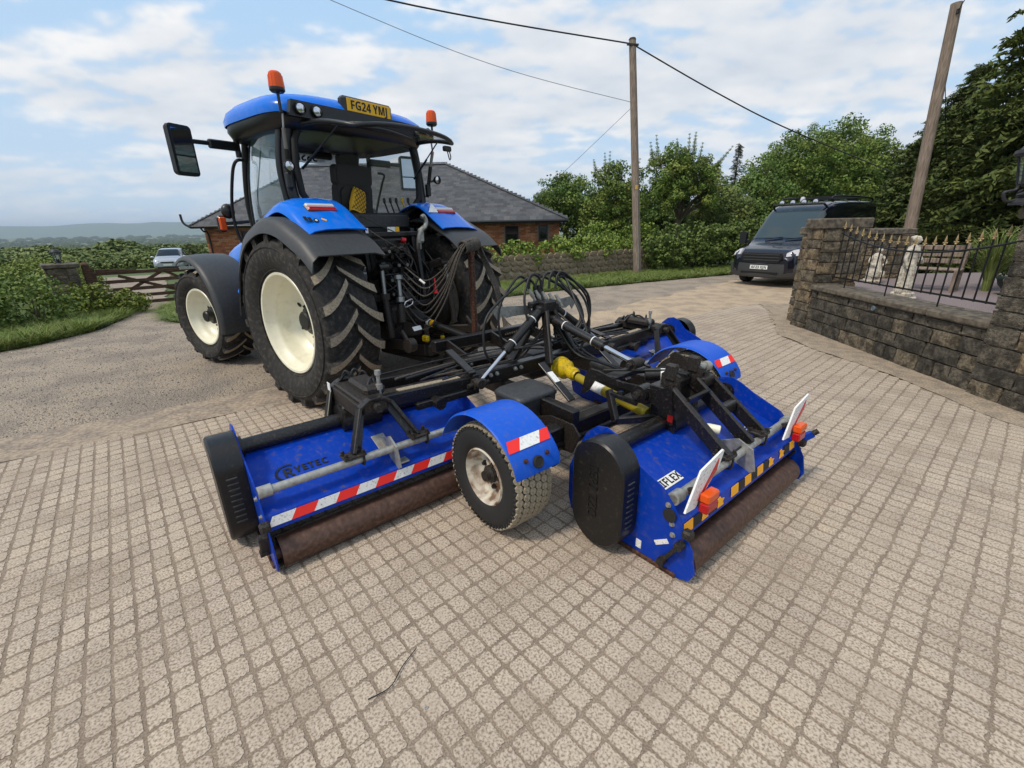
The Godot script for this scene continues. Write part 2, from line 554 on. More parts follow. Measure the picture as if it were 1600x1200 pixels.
	var coverb := noise_tex("coverb", 0.03, [[0.0, Color(0.34, 0.25, 0.19)], [0.2, Color(0.17, 0.15, 0.13)], [0.34, Color(0.075, 0.075, 0.078)], [0.75, Color(0.065, 0.065, 0.07)], [1.0, Color(0.20, 0.20, 0.20)]], 512, 6, FastNoiseLite.TYPE_SIMPLEX_SMOOTH, 59)
	pat("cover_black", coverb, 0.6, 0.38)
	var rust := noise_tex("rust", 0.035, [[0.0, Color(0.17, 0.115, 0.09)], [0.45, Color(0.29, 0.185, 0.14)], [0.65, Color(0.36, 0.235, 0.175)], [1.0, Color(0.46, 0.33, 0.25)]], 512, 6, FastNoiseLite.TYPE_SIMPLEX_SMOOTH, 61)
	pat("rust", rust, 0.5, 0.72, 0.25)
	pat("roller", noise_tex("rollern", 0.03, [[0.0, Color(0.24, 0.17, 0.14)], [0.5, Color(0.33, 0.24, 0.20)], [0.7, Color(0.38, 0.285, 0.235)], [1.0, Color(0.48, 0.38, 0.31)]], 512, 6, FastNoiseLite.TYPE_SIMPLEX_SMOOTH, 62), 0.6, 0.5, 0.35)
	pat("galv", noise_tex("galvn", 0.04, [[0.0, Color(0.48, 0.45, 0.40)], [0.25, Color(0.60, 0.59, 0.56)], [0.6, Color(0.66, 0.66, 0.64)], [1.0, Color(0.72, 0.72, 0.70)]], 512, 6, FastNoiseLite.TYPE_SIMPLEX_SMOOTH, 63), 0.9, 0.5, 0.55)
	mat("chrome", Color(0.82, 0.82, 0.84), 0.12, 1.0)
	mat("steel", Color(0.55, 0.55, 0.54), 0.38, 0.8)
	pat("tyre", noise_tex("tyren", 0.03, [[0.0, Color(0.105, 0.10, 0.095)], [0.5, Color(0.15, 0.145, 0.14)], [0.68, Color(0.225, 0.21, 0.19)], [1.0, Color(0.37, 0.335, 0.285)]], 512, 6, FastNoiseLite.TYPE_SIMPLEX_SMOOTH, 65), 1.0, 0.85)
	pat("lug_top", noise_tex("lugn", 0.05, [[0.0, Color(0.42, 0.37, 0.31)], [0.5, Color(0.58, 0.53, 0.45)], [1.0, Color(0.68, 0.63, 0.55)]], 256, 5, FastNoiseLite.TYPE_SIMPLEX_SMOOTH, 66), 0.3, 0.95)
	pat("turf_tread", noise_tex("turft", 0.05, [[0.0, Color(0.46, 0.42, 0.35)], [0.5, Color(0.60, 0.555, 0.47)], [1.0, Color(0.68, 0.635, 0.55)]], 256, 5, FastNoiseLite.TYPE_SIMPLEX_SMOOTH, 67), 0.3, 0.95)
	mat("rubber", Color(0.13, 0.13, 0.13), 0.75)
	mat("hose", Color(0.105, 0.105, 0.105), 0.5)
	pat("hose_dusty", noise_tex("hosen", 0.05, [[0.0, Color(0.16, 0.15, 0.145)], [1.0, Color(0.42, 0.385, 0.34)]], 256, 4), 0.3, 0.85)
	mat("rim_cream", Color(0.93, 0.915, 0.82), 0.32).clearcoat_enabled = true
	over(M["rim_cream"], noise_tex("rimd", 0.03, [[0.0, Color(0.5, 0.46, 0.38, 0.35)], [0.4, Color(0.5, 0.46, 0.38, 0.04)], [1.0, Color(0.5, 0.46, 0.38, 0.0)]], 256, 5), 0.8, false, true)
	pat("rim_white", noise_tex("rimw", 0.012, [[0.0, Color(0.30, 0.19, 0.13)], [0.36, Color(0.45, 0.33, 0.24)], [0.46, Color(0.66, 0.61, 0.53)], [0.58, Color(0.76, 0.73, 0.67)], [1.0, Color(0.83, 0.81, 0.75)]], 512, 7, FastNoiseLite.TYPE_SIMPLEX_SMOOTH, 69), 0.5, 0.6)
	pat("plastic", noise_tex("plasticn", 0.04, [[0.0, Color(0.30, 0.29, 0.275)], [0.35, Color(0.235, 0.24, 0.245)], [1.0, Color(0.20, 0.205, 0.215)]], 512, 5, FastNoiseLite.TYPE_SIMPLEX_SMOOTH, 70), 0.9, 0.5)
	mat("cab_black", Color(0.085, 0.087, 0.092), 0.38)
	mat("seat_cloth", Color(0.20, 0.195, 0.19), 0.75)
	mat("dark", Color(0.06, 0.06, 0.06), 0.8)
	mat("yellow_plastic", Color(0.86, 0.73, 0.07), 0.4)
	over(M["yellow_plastic"], noise_tex("yeld", 0.04, [[0.0, Color(0.12, 0.10, 0.08, 0.9)], [0.27, Color(0.16, 0.13, 0.10, 0.7)], [0.40, Color(0.3, 0.25, 0.1, 0.15)], [1.0, Color(0.3, 0.25, 0.1, 0.0)]], 512, 6, FastNoiseLite.TYPE_SIMPLEX_SMOOTH, 72), 0.45, false, true)
	mat("pto_tube", Color(0.62, 0.55, 0.10), 0.5)
	mat("plate_yellow", Color(0.93, 0.70, 0.05), 0.45)
	mat("plate_white", Color(0.90, 0.91, 0.90), 0.45)
	mat("print_black", Color(0.05, 0.05, 0.055), 0.55)
	mat("print_white", Color(0.93, 0.93, 0.92), 0.5)
	over(M["print_white"], noise_tex("whd", 0.05, [[0.0, Color(0.45, 0.38, 0.30, 0.9)], [0.25, Color(0.5, 0.45, 0.38, 0.5)], [0.33, Color(0.6, 0.55, 0.5, 0.06)], [1.0, Color(0.6, 0.58, 0.52, 0.0)]], 512, 6, FastNoiseLite.TYPE_SIMPLEX_SMOOTH, 75), 0.5, false, true)
	mat("tape_red", Color(0.95, 0.17, 0.13), 0.45)
	mat("tape_amber", Color(0.95, 0.66, 0.09), 0.5)
	mat("lens_red", Color(0.70, 0.07, 0.09), 0.12)
	mat("lens_clear", Color(0.80, 0.80, 0.82), 0.10)
	mat("lens_amber", Color(0.93, 0.36, 0.03), 0.15)
	M["lens_amber"].backlight_enabled = true
	M["lens_amber"].backlight = Color(0.6, 0.3, 0.1)
	mat("sacking", Color(0.93, 0.72, 0.20), 0.7)
	var gl := mat("glass", Color(0.86, 0.95, 0.93, 0.10), 0.03)
	gl.transparency = BaseMaterial3D.TRANSPARENCY_ALPHA
	var gt := mat("glass_tint", Color(0.26, 0.38, 0.37, 0.36), 0.03)
	gt.transparency = BaseMaterial3D.TRANSPARENCY_ALPHA
	var film := mat("strip_film", Color(0.90, 0.91, 0.91), 0.5)
	film.backlight_enabled = true
	film.backlight = Color(1.0, 1.0, 1.0)
	mat("mirror", Color(0.80, 0.82, 0.84), 0.03, 1.0)
	mat("navy", Color(0.045, 0.065, 0.13), 0.25, 0.35)
	M["navy"].clearcoat_enabled = true
	M["navy"].clearcoat = 0.8
	M["navy"].clearcoat_roughness = 0.08
	mat("silver", Color(0.66, 0.69, 0.73), 0.3, 0.45)
	M["silver"].clearcoat_enabled = true
	mat("window_glass", Color(0.07, 0.085, 0.095), 0.06)
	mat("iron", Color(0.035, 0.035, 0.038), 0.45)
	mat("gold", Color(0.66, 0.57, 0.40), 0.5, 0.3)
	over(pat("statue", noise_tex("statn", 0.04, [[0.0, Color(0.46, 0.43, 0.38)], [0.30, Color(0.66, 0.63, 0.57)], [0.5, Color(0.83, 0.81, 0.76)], [1.0, Color(0.90, 0.89, 0.85)]], 256, 5, FastNoiseLite.TYPE_SIMPLEX_SMOOTH, 81), 0.6, 0.85), patch, 0.8)
	pat("pinkgravel", noise_tex("pinkn", 0.09, [[0.0, Color(0.30, 0.26, 0.26)], [0.5, Color(0.48, 0.43, 0.43)], [1.0, Color(0.68, 0.63, 0.62)]], 512, 4), 0.8, 0.95, 0.0, true)
	mat("lamp_iron", Color(0.20, 0.20, 0.21), 0.55, 0.3)
	mat("frosted", Color(0.78, 0.79, 0.78), 0.35)
	mat("cable", Color(0.05, 0.05, 0.055), 0.6)
	mat("cable_grey", Color(0.36, 0.38, 0.42), 0.6)

# sheet over a polygon of ground points, following the land
func land_sheet(poly: PackedVector2Array, lift: float, cell := 0.8) -> G:
	var g := G.new()
	var lo := poly[0]
	var hi := poly[0]
	for p in poly:
		lo = lo.min(p)
		hi = hi.max(p)
	var nx := int(ceil((hi.x - lo.x) / cell))
	var ny := int(ceil((hi.y - lo.y) / cell))
	for i in nx:
		for j in ny:
			var a := lo + Vector2(i, j) * cell
			var sq := PackedVector2Array([a, a + Vector2(cell, 0), a + Vector2(cell, cell), a + Vector2(0, cell)])
			for q in Geometry2D.intersect_polygons(sq, poly):
				var ix := Geometry2D.triangulate_polygon(q)
				for k in range(0, ix.size(), 3):
					var t := []
					for e in 3:
						var p: Vector2 = q[ix[k + e]]
						t.append(Vector3(p.x, ground_y(p.x, p.y) + lift, p.y))
					if (t[1] - t[0]).cross(t[2] - t[0]).y > 0: g.tn(t[0], t[1], t[2], Vector3.UP, Vector3.UP, Vector3.UP)
					else: g.tn(t[0], t[2], t[1], Vector3.UP, Vector3.UP, Vector3.UP)
	return g

func rough_edge(p: Array, amp := 0.12, step := 0.35, sd := 3) -> PackedVector2Array:
	var nz := FastNoiseLite.new()
	nz.seed = sd
	nz.frequency = 0.9
	var out := PackedVector2Array()
	for i in p.size():
		var a: Vector2 = p[i]
		var b: Vector2 = p[(i + 1) % p.size()]
		var k := maxi(1, int(a.distance_to(b) / step))
		k = mini(k, 60)
		var m := (b - a).orthogonal().normalized()
		for j in k:
			var q := a.lerp(b, float(j) / k)
			out.push_back(q + m * nz.get_noise_2d(q.x, q.y) * amp * (1.0 if j > 0 else 0.3))
	return out

var YARD := PackedVector2Array([Vector2(-15, 5), Vector2(-9.6, -3), Vector2(-8.2, -6.8), Vector2(-8.0, -7.4), Vector2(-8.1, -8.4), Vector2(-8.95, -10.4), Vector2(-9.5, -11.4), Vector2(-12, -13.6), Vector2(-17.5, -18.5), Vector2(-24, -24), Vector2(-20, -27), Vector2(-15.8, -20.8), Vector2(-9.3, -12.1), Vector2(-9.0, -11.3), Vector2(-7.5, -9.5), Vector2(-6.6, -8.9), Vector2(-5.2, -9.6), Vector2(-2.4, -10.9), Vector2(-0.4, -11.9), Vector2(1.2, -13.3), Vector2(4.5, -15.1), Vector2(8.4, -17.1), Vector2(14, -21), Vector2(24, -26), Vector2(28, -20), Vector2(12, -11.5), Vector2(6.4, -8.15), Vector2(5.3, -7.9), Vector2(5.3, 5)])

func make_ground() -> void:
	var nz := FastNoiseLite.new()
	nz.noise_type = FastNoiseLite.TYPE_CELLULAR
	nz.cellular_return_type = FastNoiseLite.RETURN_CELL_VALUE
	nz.frequency = 0.0045
	nz.seed = 11
	var rings := PackedFloat32Array([0.0])
	var r := 0.0
	while r < 14000.0:
		r += 0.7 if r < 40.0 else r * 0.045
		rings.push_back(r)
	var g := G.new()
	var sec := 180
	for i in rings.size() - 1:
		for k in sec:
			var q := []
			for e in [[i, k], [i, k + 1], [i + 1, k + 1], [i + 1, k]]:
				var t: float = TAU * e[1] / sec
				var x: float = rings[e[0]] * sin(t)
				var z: float = -rings[e[0]] * cos(t)
				q.append(Vector3(x, ground_y(x, z) - 0.035, z))
			var m: Vector3 = (q[0] + q[2]) * 0.5
			if rings[i] > 55.0:
				var f := nz.get_noise_2d(m.x, m.z) * 0.5 + 0.5
				g.col = Color(0.085, 0.125, 0.035).lerp(Color(0.19, 0.21, 0.075), f) if f < 0.75 else Color(0.25, 0.235, 0.115)
			else:
				g.col = Color(0.09, 0.13, 0.035)
			if i > 0: g.quad(q[0], q[1], q[2], q[3])
			else: g.tri(q[0], q[2], q[3])
	structure(part(self, "ground", g, M["land"]))
	structure(part(self, "gravel_yard", land_sheet(rough_edge(YARD, 0.14, 0.3), -0.012), M["yard"]))
	# pale, tyre-polished lane from the yard to the road
	var lane := rough_edge([Vector2(-1.6, -7.0), Vector2(2.0, -9.5), Vector2(5.8, -13.8), Vector2(13, -19.5), Vector2(24, -24.5), Vector2(25, -20.5), Vector2(11.5, -11.7), Vector2(6.3, -8.3), Vector2(4.0, -7.6), Vector2(1.5, -6.2)], 0.35, 0.3, 8)
	structure(part(self, "dirt_lane", land_sheet(lane, -0.008), M["drive"]))
	# loose stones on the yard
	var stone := G.new()
	var rr := RandomNumberGenerator.new()
	rr.seed = 5
	stone.ball(Vector3.ZERO, Vector3(0.5, 0.32, 0.4), 6)
	var mm := MultiMesh.new()
	mm.transform_format = MultiMesh.TRANSFORM_3D
	mm.use_colors = true
	mm.mesh = stone.mesh()
	var at := []
	while at.size() < 22000:
		var az := rr.randf_range(-0.98, 0.75)
		var d := 2.0 + 15.0 * pow(rr.randf(), 1.2)
		var p := Vector2(sin(az) * d, -cos(az) * d)
		var edge := -3.14 - (p.x + 4.1) * 0.709
		if p.y > edge - 0.25 or not Geometry2D.is_point_in_polygon(p, YARD): continue
		if p.x > 1.0 and rr.randf() < 0.8: continue
		at.append(p)
	mm.instance_count = at.size()
	for i in at.size():
		var s := rr.randf_range(0.006, 0.017) * (1.0 if rr.randf() < 0.94 else 1.9)
		var b := Basis.from_euler(Vector3(rr.randf_range(-0.4, 0.4), rr.randf() * TAU, rr.randf_range(-0.4, 0.4))).scaled(Vector3(s, s, s))
		mm.set_instance_transform(i, Transform3D(b, Vector3(at[i].x, ground_y(at[i].x, at[i].y) - 0.010, at[i].y)))
		var k := rr.randf_range(0.5, 1.25)
		mm.set_instance_color(i, Color(k, k * 0.98, k * 0.95))
	var mi := MultiMeshInstance3D.new()
	mi.name = "loose_gravel"
	mi.multimesh = mm
	mi.material_override = M["pebble"]
	add_child(mi)
	mi.set_meta("kind", "stuff")
	tag(mi, "loose grey stones scattered over the yard beside the tractor", "gravel")

func sett_mesh(rr: RandomNumberGenerator) -> ArrayMesh:
	# rounded, chipped block with a worn top; unit cell 1 x 1, height in metres
	var g := G.new()
	var k := 34
	var top := []
	var low := []
	for i in k:
		var t := TAU * (i + 0.5) / k
		var c := cos(t)
		var s := sin(t)
		var e := 1.0 / pow(pow(absf(c), 11.0) + pow(absf(s), 11.0), 1.0 / 11.0)
		var j := rr.randf_range(0.92, 1.04) if rr.randf() < 0.8 else rr.randf_range(0.80, 0.92)
		top.append(Vector3(c * e * 0.5 * j, rr.randf_range(-0.0022, -0.0005), s * e * 0.5 * j))
		low.append(Vector3(c * e * 0.5 * (j + 0.05), -0.0065, s * e * 0.5 * (j + 0.05)))
	var mid := Vector3(0, rr.randf_range(-0.0004, 0.0008), 0)
	for i in k:
		var a: Vector3 = top[i]
		var b: Vector3 = top[(i + 1) % k]
		var d: Vector3 = low[(i + 1) % k]
		var e: Vector3 = low[i]
		g.tn(mid, b, a, Vector3.UP, Vector3.UP, Vector3.UP)
		var o := ((a + b) * 0.5).normalized()
		var ln := (Vector3(o.x, 0, o.z) * 0.45 + Vector3.UP * 0.9).normalized()
		g.tn(a, b, d, ln, ln, ln)
		g.tn(a, d, e, ln, ln, ln)
	return g.mesh()

const PAVE_AZ := -0.712

func make_paving() -> void:
	var pave := node(self, "paving")
	structure(pave)
	var edge := PackedVector2Array([Vector2(-14, 3.88), Vector2(-4.1, -3.14), Vector2(-2.6, -4.2), Vector2(1.0, -6.75), Vector2(4.3, -9.3), Vector2(5.75, -10.3), Vector2(5.45, -9.3), Vector2(4.75, -7.9), Vector2(4.32, -6.9), Vector2(4.30, -6.0), Vector2(4.42, -5.3), Vector2(4.42, -3.4), Vector2(4.4, 3.88)])
	part(pave, "bedding", land_sheet(edge, -0.0038, 1.2), M["bedding"])
	var e1 := Vector2(sin(PAVE_AZ), -cos(PAVE_AZ))
	var e2 := Vector2(-e1.y, e1.x)
	var a := 0.0875
	var b := 0.111
	var rr := RandomNumberGenerator.new()
	rr.seed = 77
	var kinds := []
	for k in 10: kinds.append(sett_mesh(rr))
	var spots := []
	var clip := PackedVector2Array()
	for p in edge: clip.push_back(p)
	var slip := 0.0
	for i in range(-110, 150):
		slip = clampf(slip + rr.randf_range(-0.004, 0.004), -0.02, 0.02)
		for j in range(-70, 150):
			var p := e2 * (i * a) + e1 * (j * b + slip)
			# only what the camera could plausibly see from here or a step aside
			var r := p.length()
			if r > 12.0 or p.y > 0.3 or absf(p.x) > 3.2 - p.y * 1.35: continue
			if not Geometry2D.is_point_in_polygon(p, clip): continue
			p += Vector2(rr.randf_range(-0.0018, 0.0018), rr.randf_range(-0.0018, 0.0018))
			spots.append([p, r])
	spots.sort_custom(func(x, y): return x[1] + (4.0 if x[0].y > -0.9 else 0.0) < y[1] + (4.0 if y[0].y > -0.9 else 0.0))
	var lists := []
	for k in kinds: lists.append([])
	for s in spots.size():
		var p: Vector2 = spots[s][0]
		var half := PI if rr.randf() < 0.5 else 0.0
		var bs := Basis(Vector3.UP, -PAVE_AZ + half + rr.randf_range(-0.02, 0.02)) * Basis.from_scale(Vector3(a * 0.875 * rr.randf_range(0.95, 1.02), rr.randf_range(0.7, 1.1), b * 0.925 * rr.randf_range(0.96, 1.02)))
		var tf := Transform3D(bs, Vector3(p.x, ground_y(p.x, p.y) + rr.randf_range(-0.0012, 0.0006), p.y))
		var v := rr.randf_range(0.92, 1.05)
		var w := rr.randf_range(-0.008, 0.010)
		var cl := Color(v + w, v, v - w)
		var k := rr.randi() % kinds.size()
		if s < 300:
			var o := inst(pave, "sett", kinds[k], M["sett_stone"])
			o.transform = tf
		else:
			lists[k].append([tf, cl])
	for k in kinds.size():
		var mm := MultiMesh.new()
		mm.transform_format = MultiMesh.TRANSFORM_3D
		mm.use_colors = true
		mm.mesh = kinds[k]
		mm.instance_count = lists[k].size()
		for i in lists[k].size():
			mm.set_instance_transform(i, lists[k][i][0])
			mm.set_instance_color(i, lists[k][i][1])
		var mi := MultiMeshInstance3D.new()
		mi.name = "setts"
		mi.multimesh = mm
		mi.material_override = M["sett_stone"]
		mi.set_meta("kind", "stuff")
		pave.add_child(mi, true)
	# cement strip patched along the foot of the garden wall
	var strip := rough_edge([Vector2(5.75, -10.3), Vector2(5.45, -9.3), Vector2(4.75, -7.9), Vector2(4.32, -6.9), Vector2(4.30, -6.0), Vector2(4.42, -5.3), Vector2(4.42, -3.4), Vector2(4.4, 3.0), Vector2(5.2, 3.0), Vector2(5.2, -7.8), Vector2(6.6, -10.2)], 0.10, 0.18, 6)
	structure(part(self, "cement_strip", land_sheet(strip, 0.003, 0.8), M["cement"]))
	# smooth concrete apron between the setts and the yard
	var apron := rough_edge([Vector2(-14, 3.86), Vector2(-4.1, -3.16), Vector2(-2.6, -4.22), Vector2(-0.6, -5.62), Vector2(-0.9, -6.10), Vector2(-2.95, -4.72), Vector2(-4.5, -3.64), Vector2(-14.4, 3.4)], 0.07, 0.2, 14)
	structure(part(self, "concrete_edge", land_sheet(apron, -0.002, 0.8), M["apron"]))
	# a dropped wire and a small washer on the setts
	var g := G.new()
	g.tube(smooth_path([Vector3(-0.574, 0.004, -1.197), Vector3(-0.50, 0.006, -1.243), Vector3(-0.472, 0.009, -1.323), Vector3(-0.432, 0.005, -1.41)], 6), 0.0022, 6)
	tag(part(self, "wire_offcut", g, M["cable"]), "short dark bent wire lying on the setts in front", "wire")
	g = G.new()
	g.lathe(PackedVector2Array([Vector2(0.0035, 0), Vector2(0.007, 0), Vector2(0.007, 0.0016), Vector2(0.0035, 0.0016), Vector2(0.0035, 0)]), Vector3(-0.344, 0.001, -1.164), Vector3.UP, 16)
	tag(part(self, "washer", g, M["galv"]), "tiny pale ring lying on the setts near the wire", "washer")

# ---------------------------------------------------------------- wheels
# a tractor tyre lying round the x axis; R outer radius, rr rim radius, w width, lugs per side
func lug_tyre(R: float, rr: float, w: float, count: int) -> Array:
	var hw := w * 0.5
	var car := R - 0.052 * R / 0.85
	var g := G.new()
	var f := R - rr
	var half := [Vector2(rr - 0.012, hw * 0.74), Vector2(rr + 0.018, hw * 0.80), Vector2(rr + 0.05, hw * 0.90), Vector2(rr + f * 0.35, hw * 1.03), Vector2(rr + f * 0.55, hw * 1.05), Vector2(rr + f * 0.74, hw * 1.0), Vector2(car - 0.022, hw * 0.95), Vector2(car - 0.004, hw * 0.85), Vector2(car, hw * 0.5)]
	var p := PackedVector2Array()
	for q in half: p.push_back(Vector2(q.x, -q.y))
	for i in range(half.size() - 1, -1, -1): p.push_back(half[i])
	g.lathe(p, Vector3.ZERO, Vector3.RIGHT, 72, 0.0, TAU, 0.6)
	# moulded rings on the side walls
	for s: float in [-1.0, 1.0]:
		for q in [[rr + 0.035, 0.86], [rr + f * 0.66, 1.035]]:
			g.lathe(PackedVector2Array([Vector2(q[0] - 0.007, 0), Vector2(q[0] - 0.004, 0.005), Vector2(q[0] + 0.004, 0.005), Vector2(q[0] + 0.007, 0)]) if s > 0 else PackedVector2Array([Vector2(q[0] + 0.007, 0), Vector2(q[0] + 0.004, -0.005), Vector2(q[0] - 0.004, -0.005), Vector2(q[0] - 0.007, 0)]), Vector3(s * hw * q[1], 0, 0), Vector3.RIGHT, 60)
	var lugs := []
	var n := 7
	for side: float in [-1.0, 1.0]:
		var l := G.new()
		var top := G.new()
		var a0: float = (TAU / count) * (0.5 if side > 0 else 0.0)
		var ring := []
		for i in n + 1:
			var t := float(i) / n
			var x := lerpf(-0.014, hw * 0.99, t) * side
			var a := a0 - (TAU / count) * (1.05 * t - 0.20 * t * t * t + 0.06 * sin(t * PI))
			var dr := lerpf(0.026, 0.040, t) / 0.85 * 1.05
			var rt := R - 0.008 * t * t * t - (0.012 if i == n else 0.0)
			var rb := car - 0.012 - (0.065 if i == n else 0.0) - (0.02 if i == n - 1 else 0.0)
			var q := []
			for e in [[a - dr * 1.3, rb], [a - dr, rt], [a + dr, rt], [a + dr * 1.3, rb]]:
				q.append(Vector3(x, e[1] * sin(e[0]), e[1] * cos(e[0])))
			ring.append(q)
		for i in n:
			for e in 3:
				var tgt := top if e == 1 else l
				var A: Vector3 = ring[i][e]
				var B: Vector3 = ring[i][e + 1]
				var C: Vector3 = ring[i + 1][e + 1]
				var D: Vector3 = ring[i + 1][e]
				if side > 0: tgt.quad(A, D, C, B)
				else: tgt.quad(A, B, C, D)
		var E: Array = ring[n]
		if side > 0: l.quad(E[0], E[3], E[2], E[1])
		else: l.quad(E[0], E[1], E[2], E[3])
		E = ring[0]
		l.quad(E[0], E[1], E[2], E[3])
		var am := l.mesh()
		am.surface_set_material(0, M["tyre"])
		var ar := []
		ar.resize(Mesh.ARRAY_MAX)
		ar[Mesh.ARRAY_VERTEX] = top.v
		ar[Mesh.ARRAY_NORMAL] = top.n
		ar[Mesh.ARRAY_COLOR] = top.c
		am.add_surface_from_arrays(Mesh.PRIMITIVE_TRIANGLES, ar)
		am.surface_set_material(1, M["lug_top"])
		lugs.append(am)
	return [g.mesh(), lugs, count]

func tractor_wheel(t: Node3D, at: Vector3, side: float, tyre: Array, rr: float, w: float, depth: float, hub: float, steer := 0.0) -> void:
	var wh := node(t, "wheel", at)
	wh.rotation = Vector3(0.0, steer, 0.0)
	var ty := inst(wh, "tyre", tyre[0], M["tyre"])
	ty.rotation.x = 0.13
	for k in tyre[2]:
		for e in 2:
			inst(wh, "lug", tyre[1][e], null).rotation.x = 0.13 + TAU * k / tyre[2]
	var g := G.new()
	var o := w * 0.5 * 0.80
	var p := PackedVector2Array([Vector2(rr + 0.004, o - 0.02), Vector2(rr + 0.012, o + 0.004), Vector2(rr + 0.006, o + 0.012), Vector2(rr - 0.014, o + 0.010), Vector2(rr - 0.024, o - 0.01), Vector2(rr - 0.030, o - 0.05), Vector2(rr - 0.055, o - 0.075), Vector2(rr - 0.066, o - 0.11), Vector2(rr - 0.068, o - depth * 0.62), Vector2(rr - 0.085, o - depth * 0.8), Vector2(rr - 0.13, o - depth), Vector2(rr * 0.52, o - depth - 0.01), Vector2(rr * 0.47, o - depth + 0.012), Vector2(0.0, o - depth + 0.012)])
	var q := PackedVector2Array()
	for e in p: q.push_back(Vector2(e.x, e.y))
	q.reverse()
	# inner half of the barrel
	g.lathe(q, Vector3.ZERO, Vector3(side, 0, 0), 56, 0, TAU, 0.75)
	g.lathe(PackedVector2Array([Vector2(rr + 0.004, o - 0.02), Vector2(rr - 0.05, 0.0), Vector2(rr + 0.004, -o)]), Vector3.ZERO, Vector3(side, 0, 0), 40)
	part(wh, "rim", g, M["rim_cream"])
	g = G.new()
	var h := PackedVector2Array([Vector2(0, o - depth + hub), Vector2(rr * 0.17, o - depth + hub), Vector2(rr * 0.20, o - depth + hub - 0.012), Vector2(rr * 0.21, o - depth + hub * 0.55), Vector2(rr * 0.30, o - depth + hub * 0.5), Vector2(rr * 0.32, o - depth + 0.02), Vector2(rr * 0.32, o - depth)])
	h.reverse()
	g.lathe(h, Vector3.ZERO, Vector3(side, 0, 0), 24)
	for k in 10:
		var a := TAU * k / 10.0
		g.bolt(Vector3(side * (o - depth + 0.014), sin(a) * rr * 0.41, cos(a) * rr * 0.41), Vector3(side, 0, 0), 0.013, 0.016)
	part(wh, "hub", g, M["cab_black"])
	g = G.new()
	g.T = Transform3D(Basis.from_scale(Vector3(1, 0.7, 1.5)), Vector3.ZERO)
	g.lathe(PackedVector2Array([Vector2(0.022, 0.0), Vector2(0.026, 0.006), Vector2(0, 0.006)]), Vector3.ZERO, Vector3(side, 0, 0), 12)
	var hole := g.mesh()
	for k in 8:
		var a := TAU * (k + 0.5) / 8.0
		inst(wh, "hand_hole", hole, M["dark"]).transform = Transform3D(Basis(Vector3.RIGHT, -a), Vector3(side * (o - depth - 0.002), sin(a) * rr * 0.66, cos(a) * rr * 0.66))

func rows_of(arc: Array, xs: Array, drop: Array) -> Array:
	var rows := []
	for p in arc:
		var l := PackedVector3Array()
		for i in xs.size(): l.push_back(Vector3(xs[i], p.x + drop[i] * p.z, p.y))
		rows.append(l)
	return rows

func dense(arc: Array, k := 3) -> Array:
	var v := []
	for p in arc: v.append(Vector3(p[0], p[1], p[2] if p.size() > 2 else 1.0))
	return Array(smooth_path(v, k))

# rounded slab outline for roofs: half sizes, corner power
func loft(g: G, layers: Array, k := 48) -> void:
	# layers: [y, cx, cz, hx, hz, power]
	var rows := []
	for l in layers:
		var r := PackedVector3Array()
		for i in k + 1:
			var t := TAU * i / k
			var c := cos(t)
			var s := sin(t)
			var e: float = 1.0 / pow(pow(absf(c), l[5]) + pow(absf(s), l[5]), 1.0 / l[5])
			r.push_back(Vector3(l[1] + c * e * l[3], l[0], l[2] + s * e * l[4]))
		rows.append(r)
	g.sheet(rows, 0.0, true)

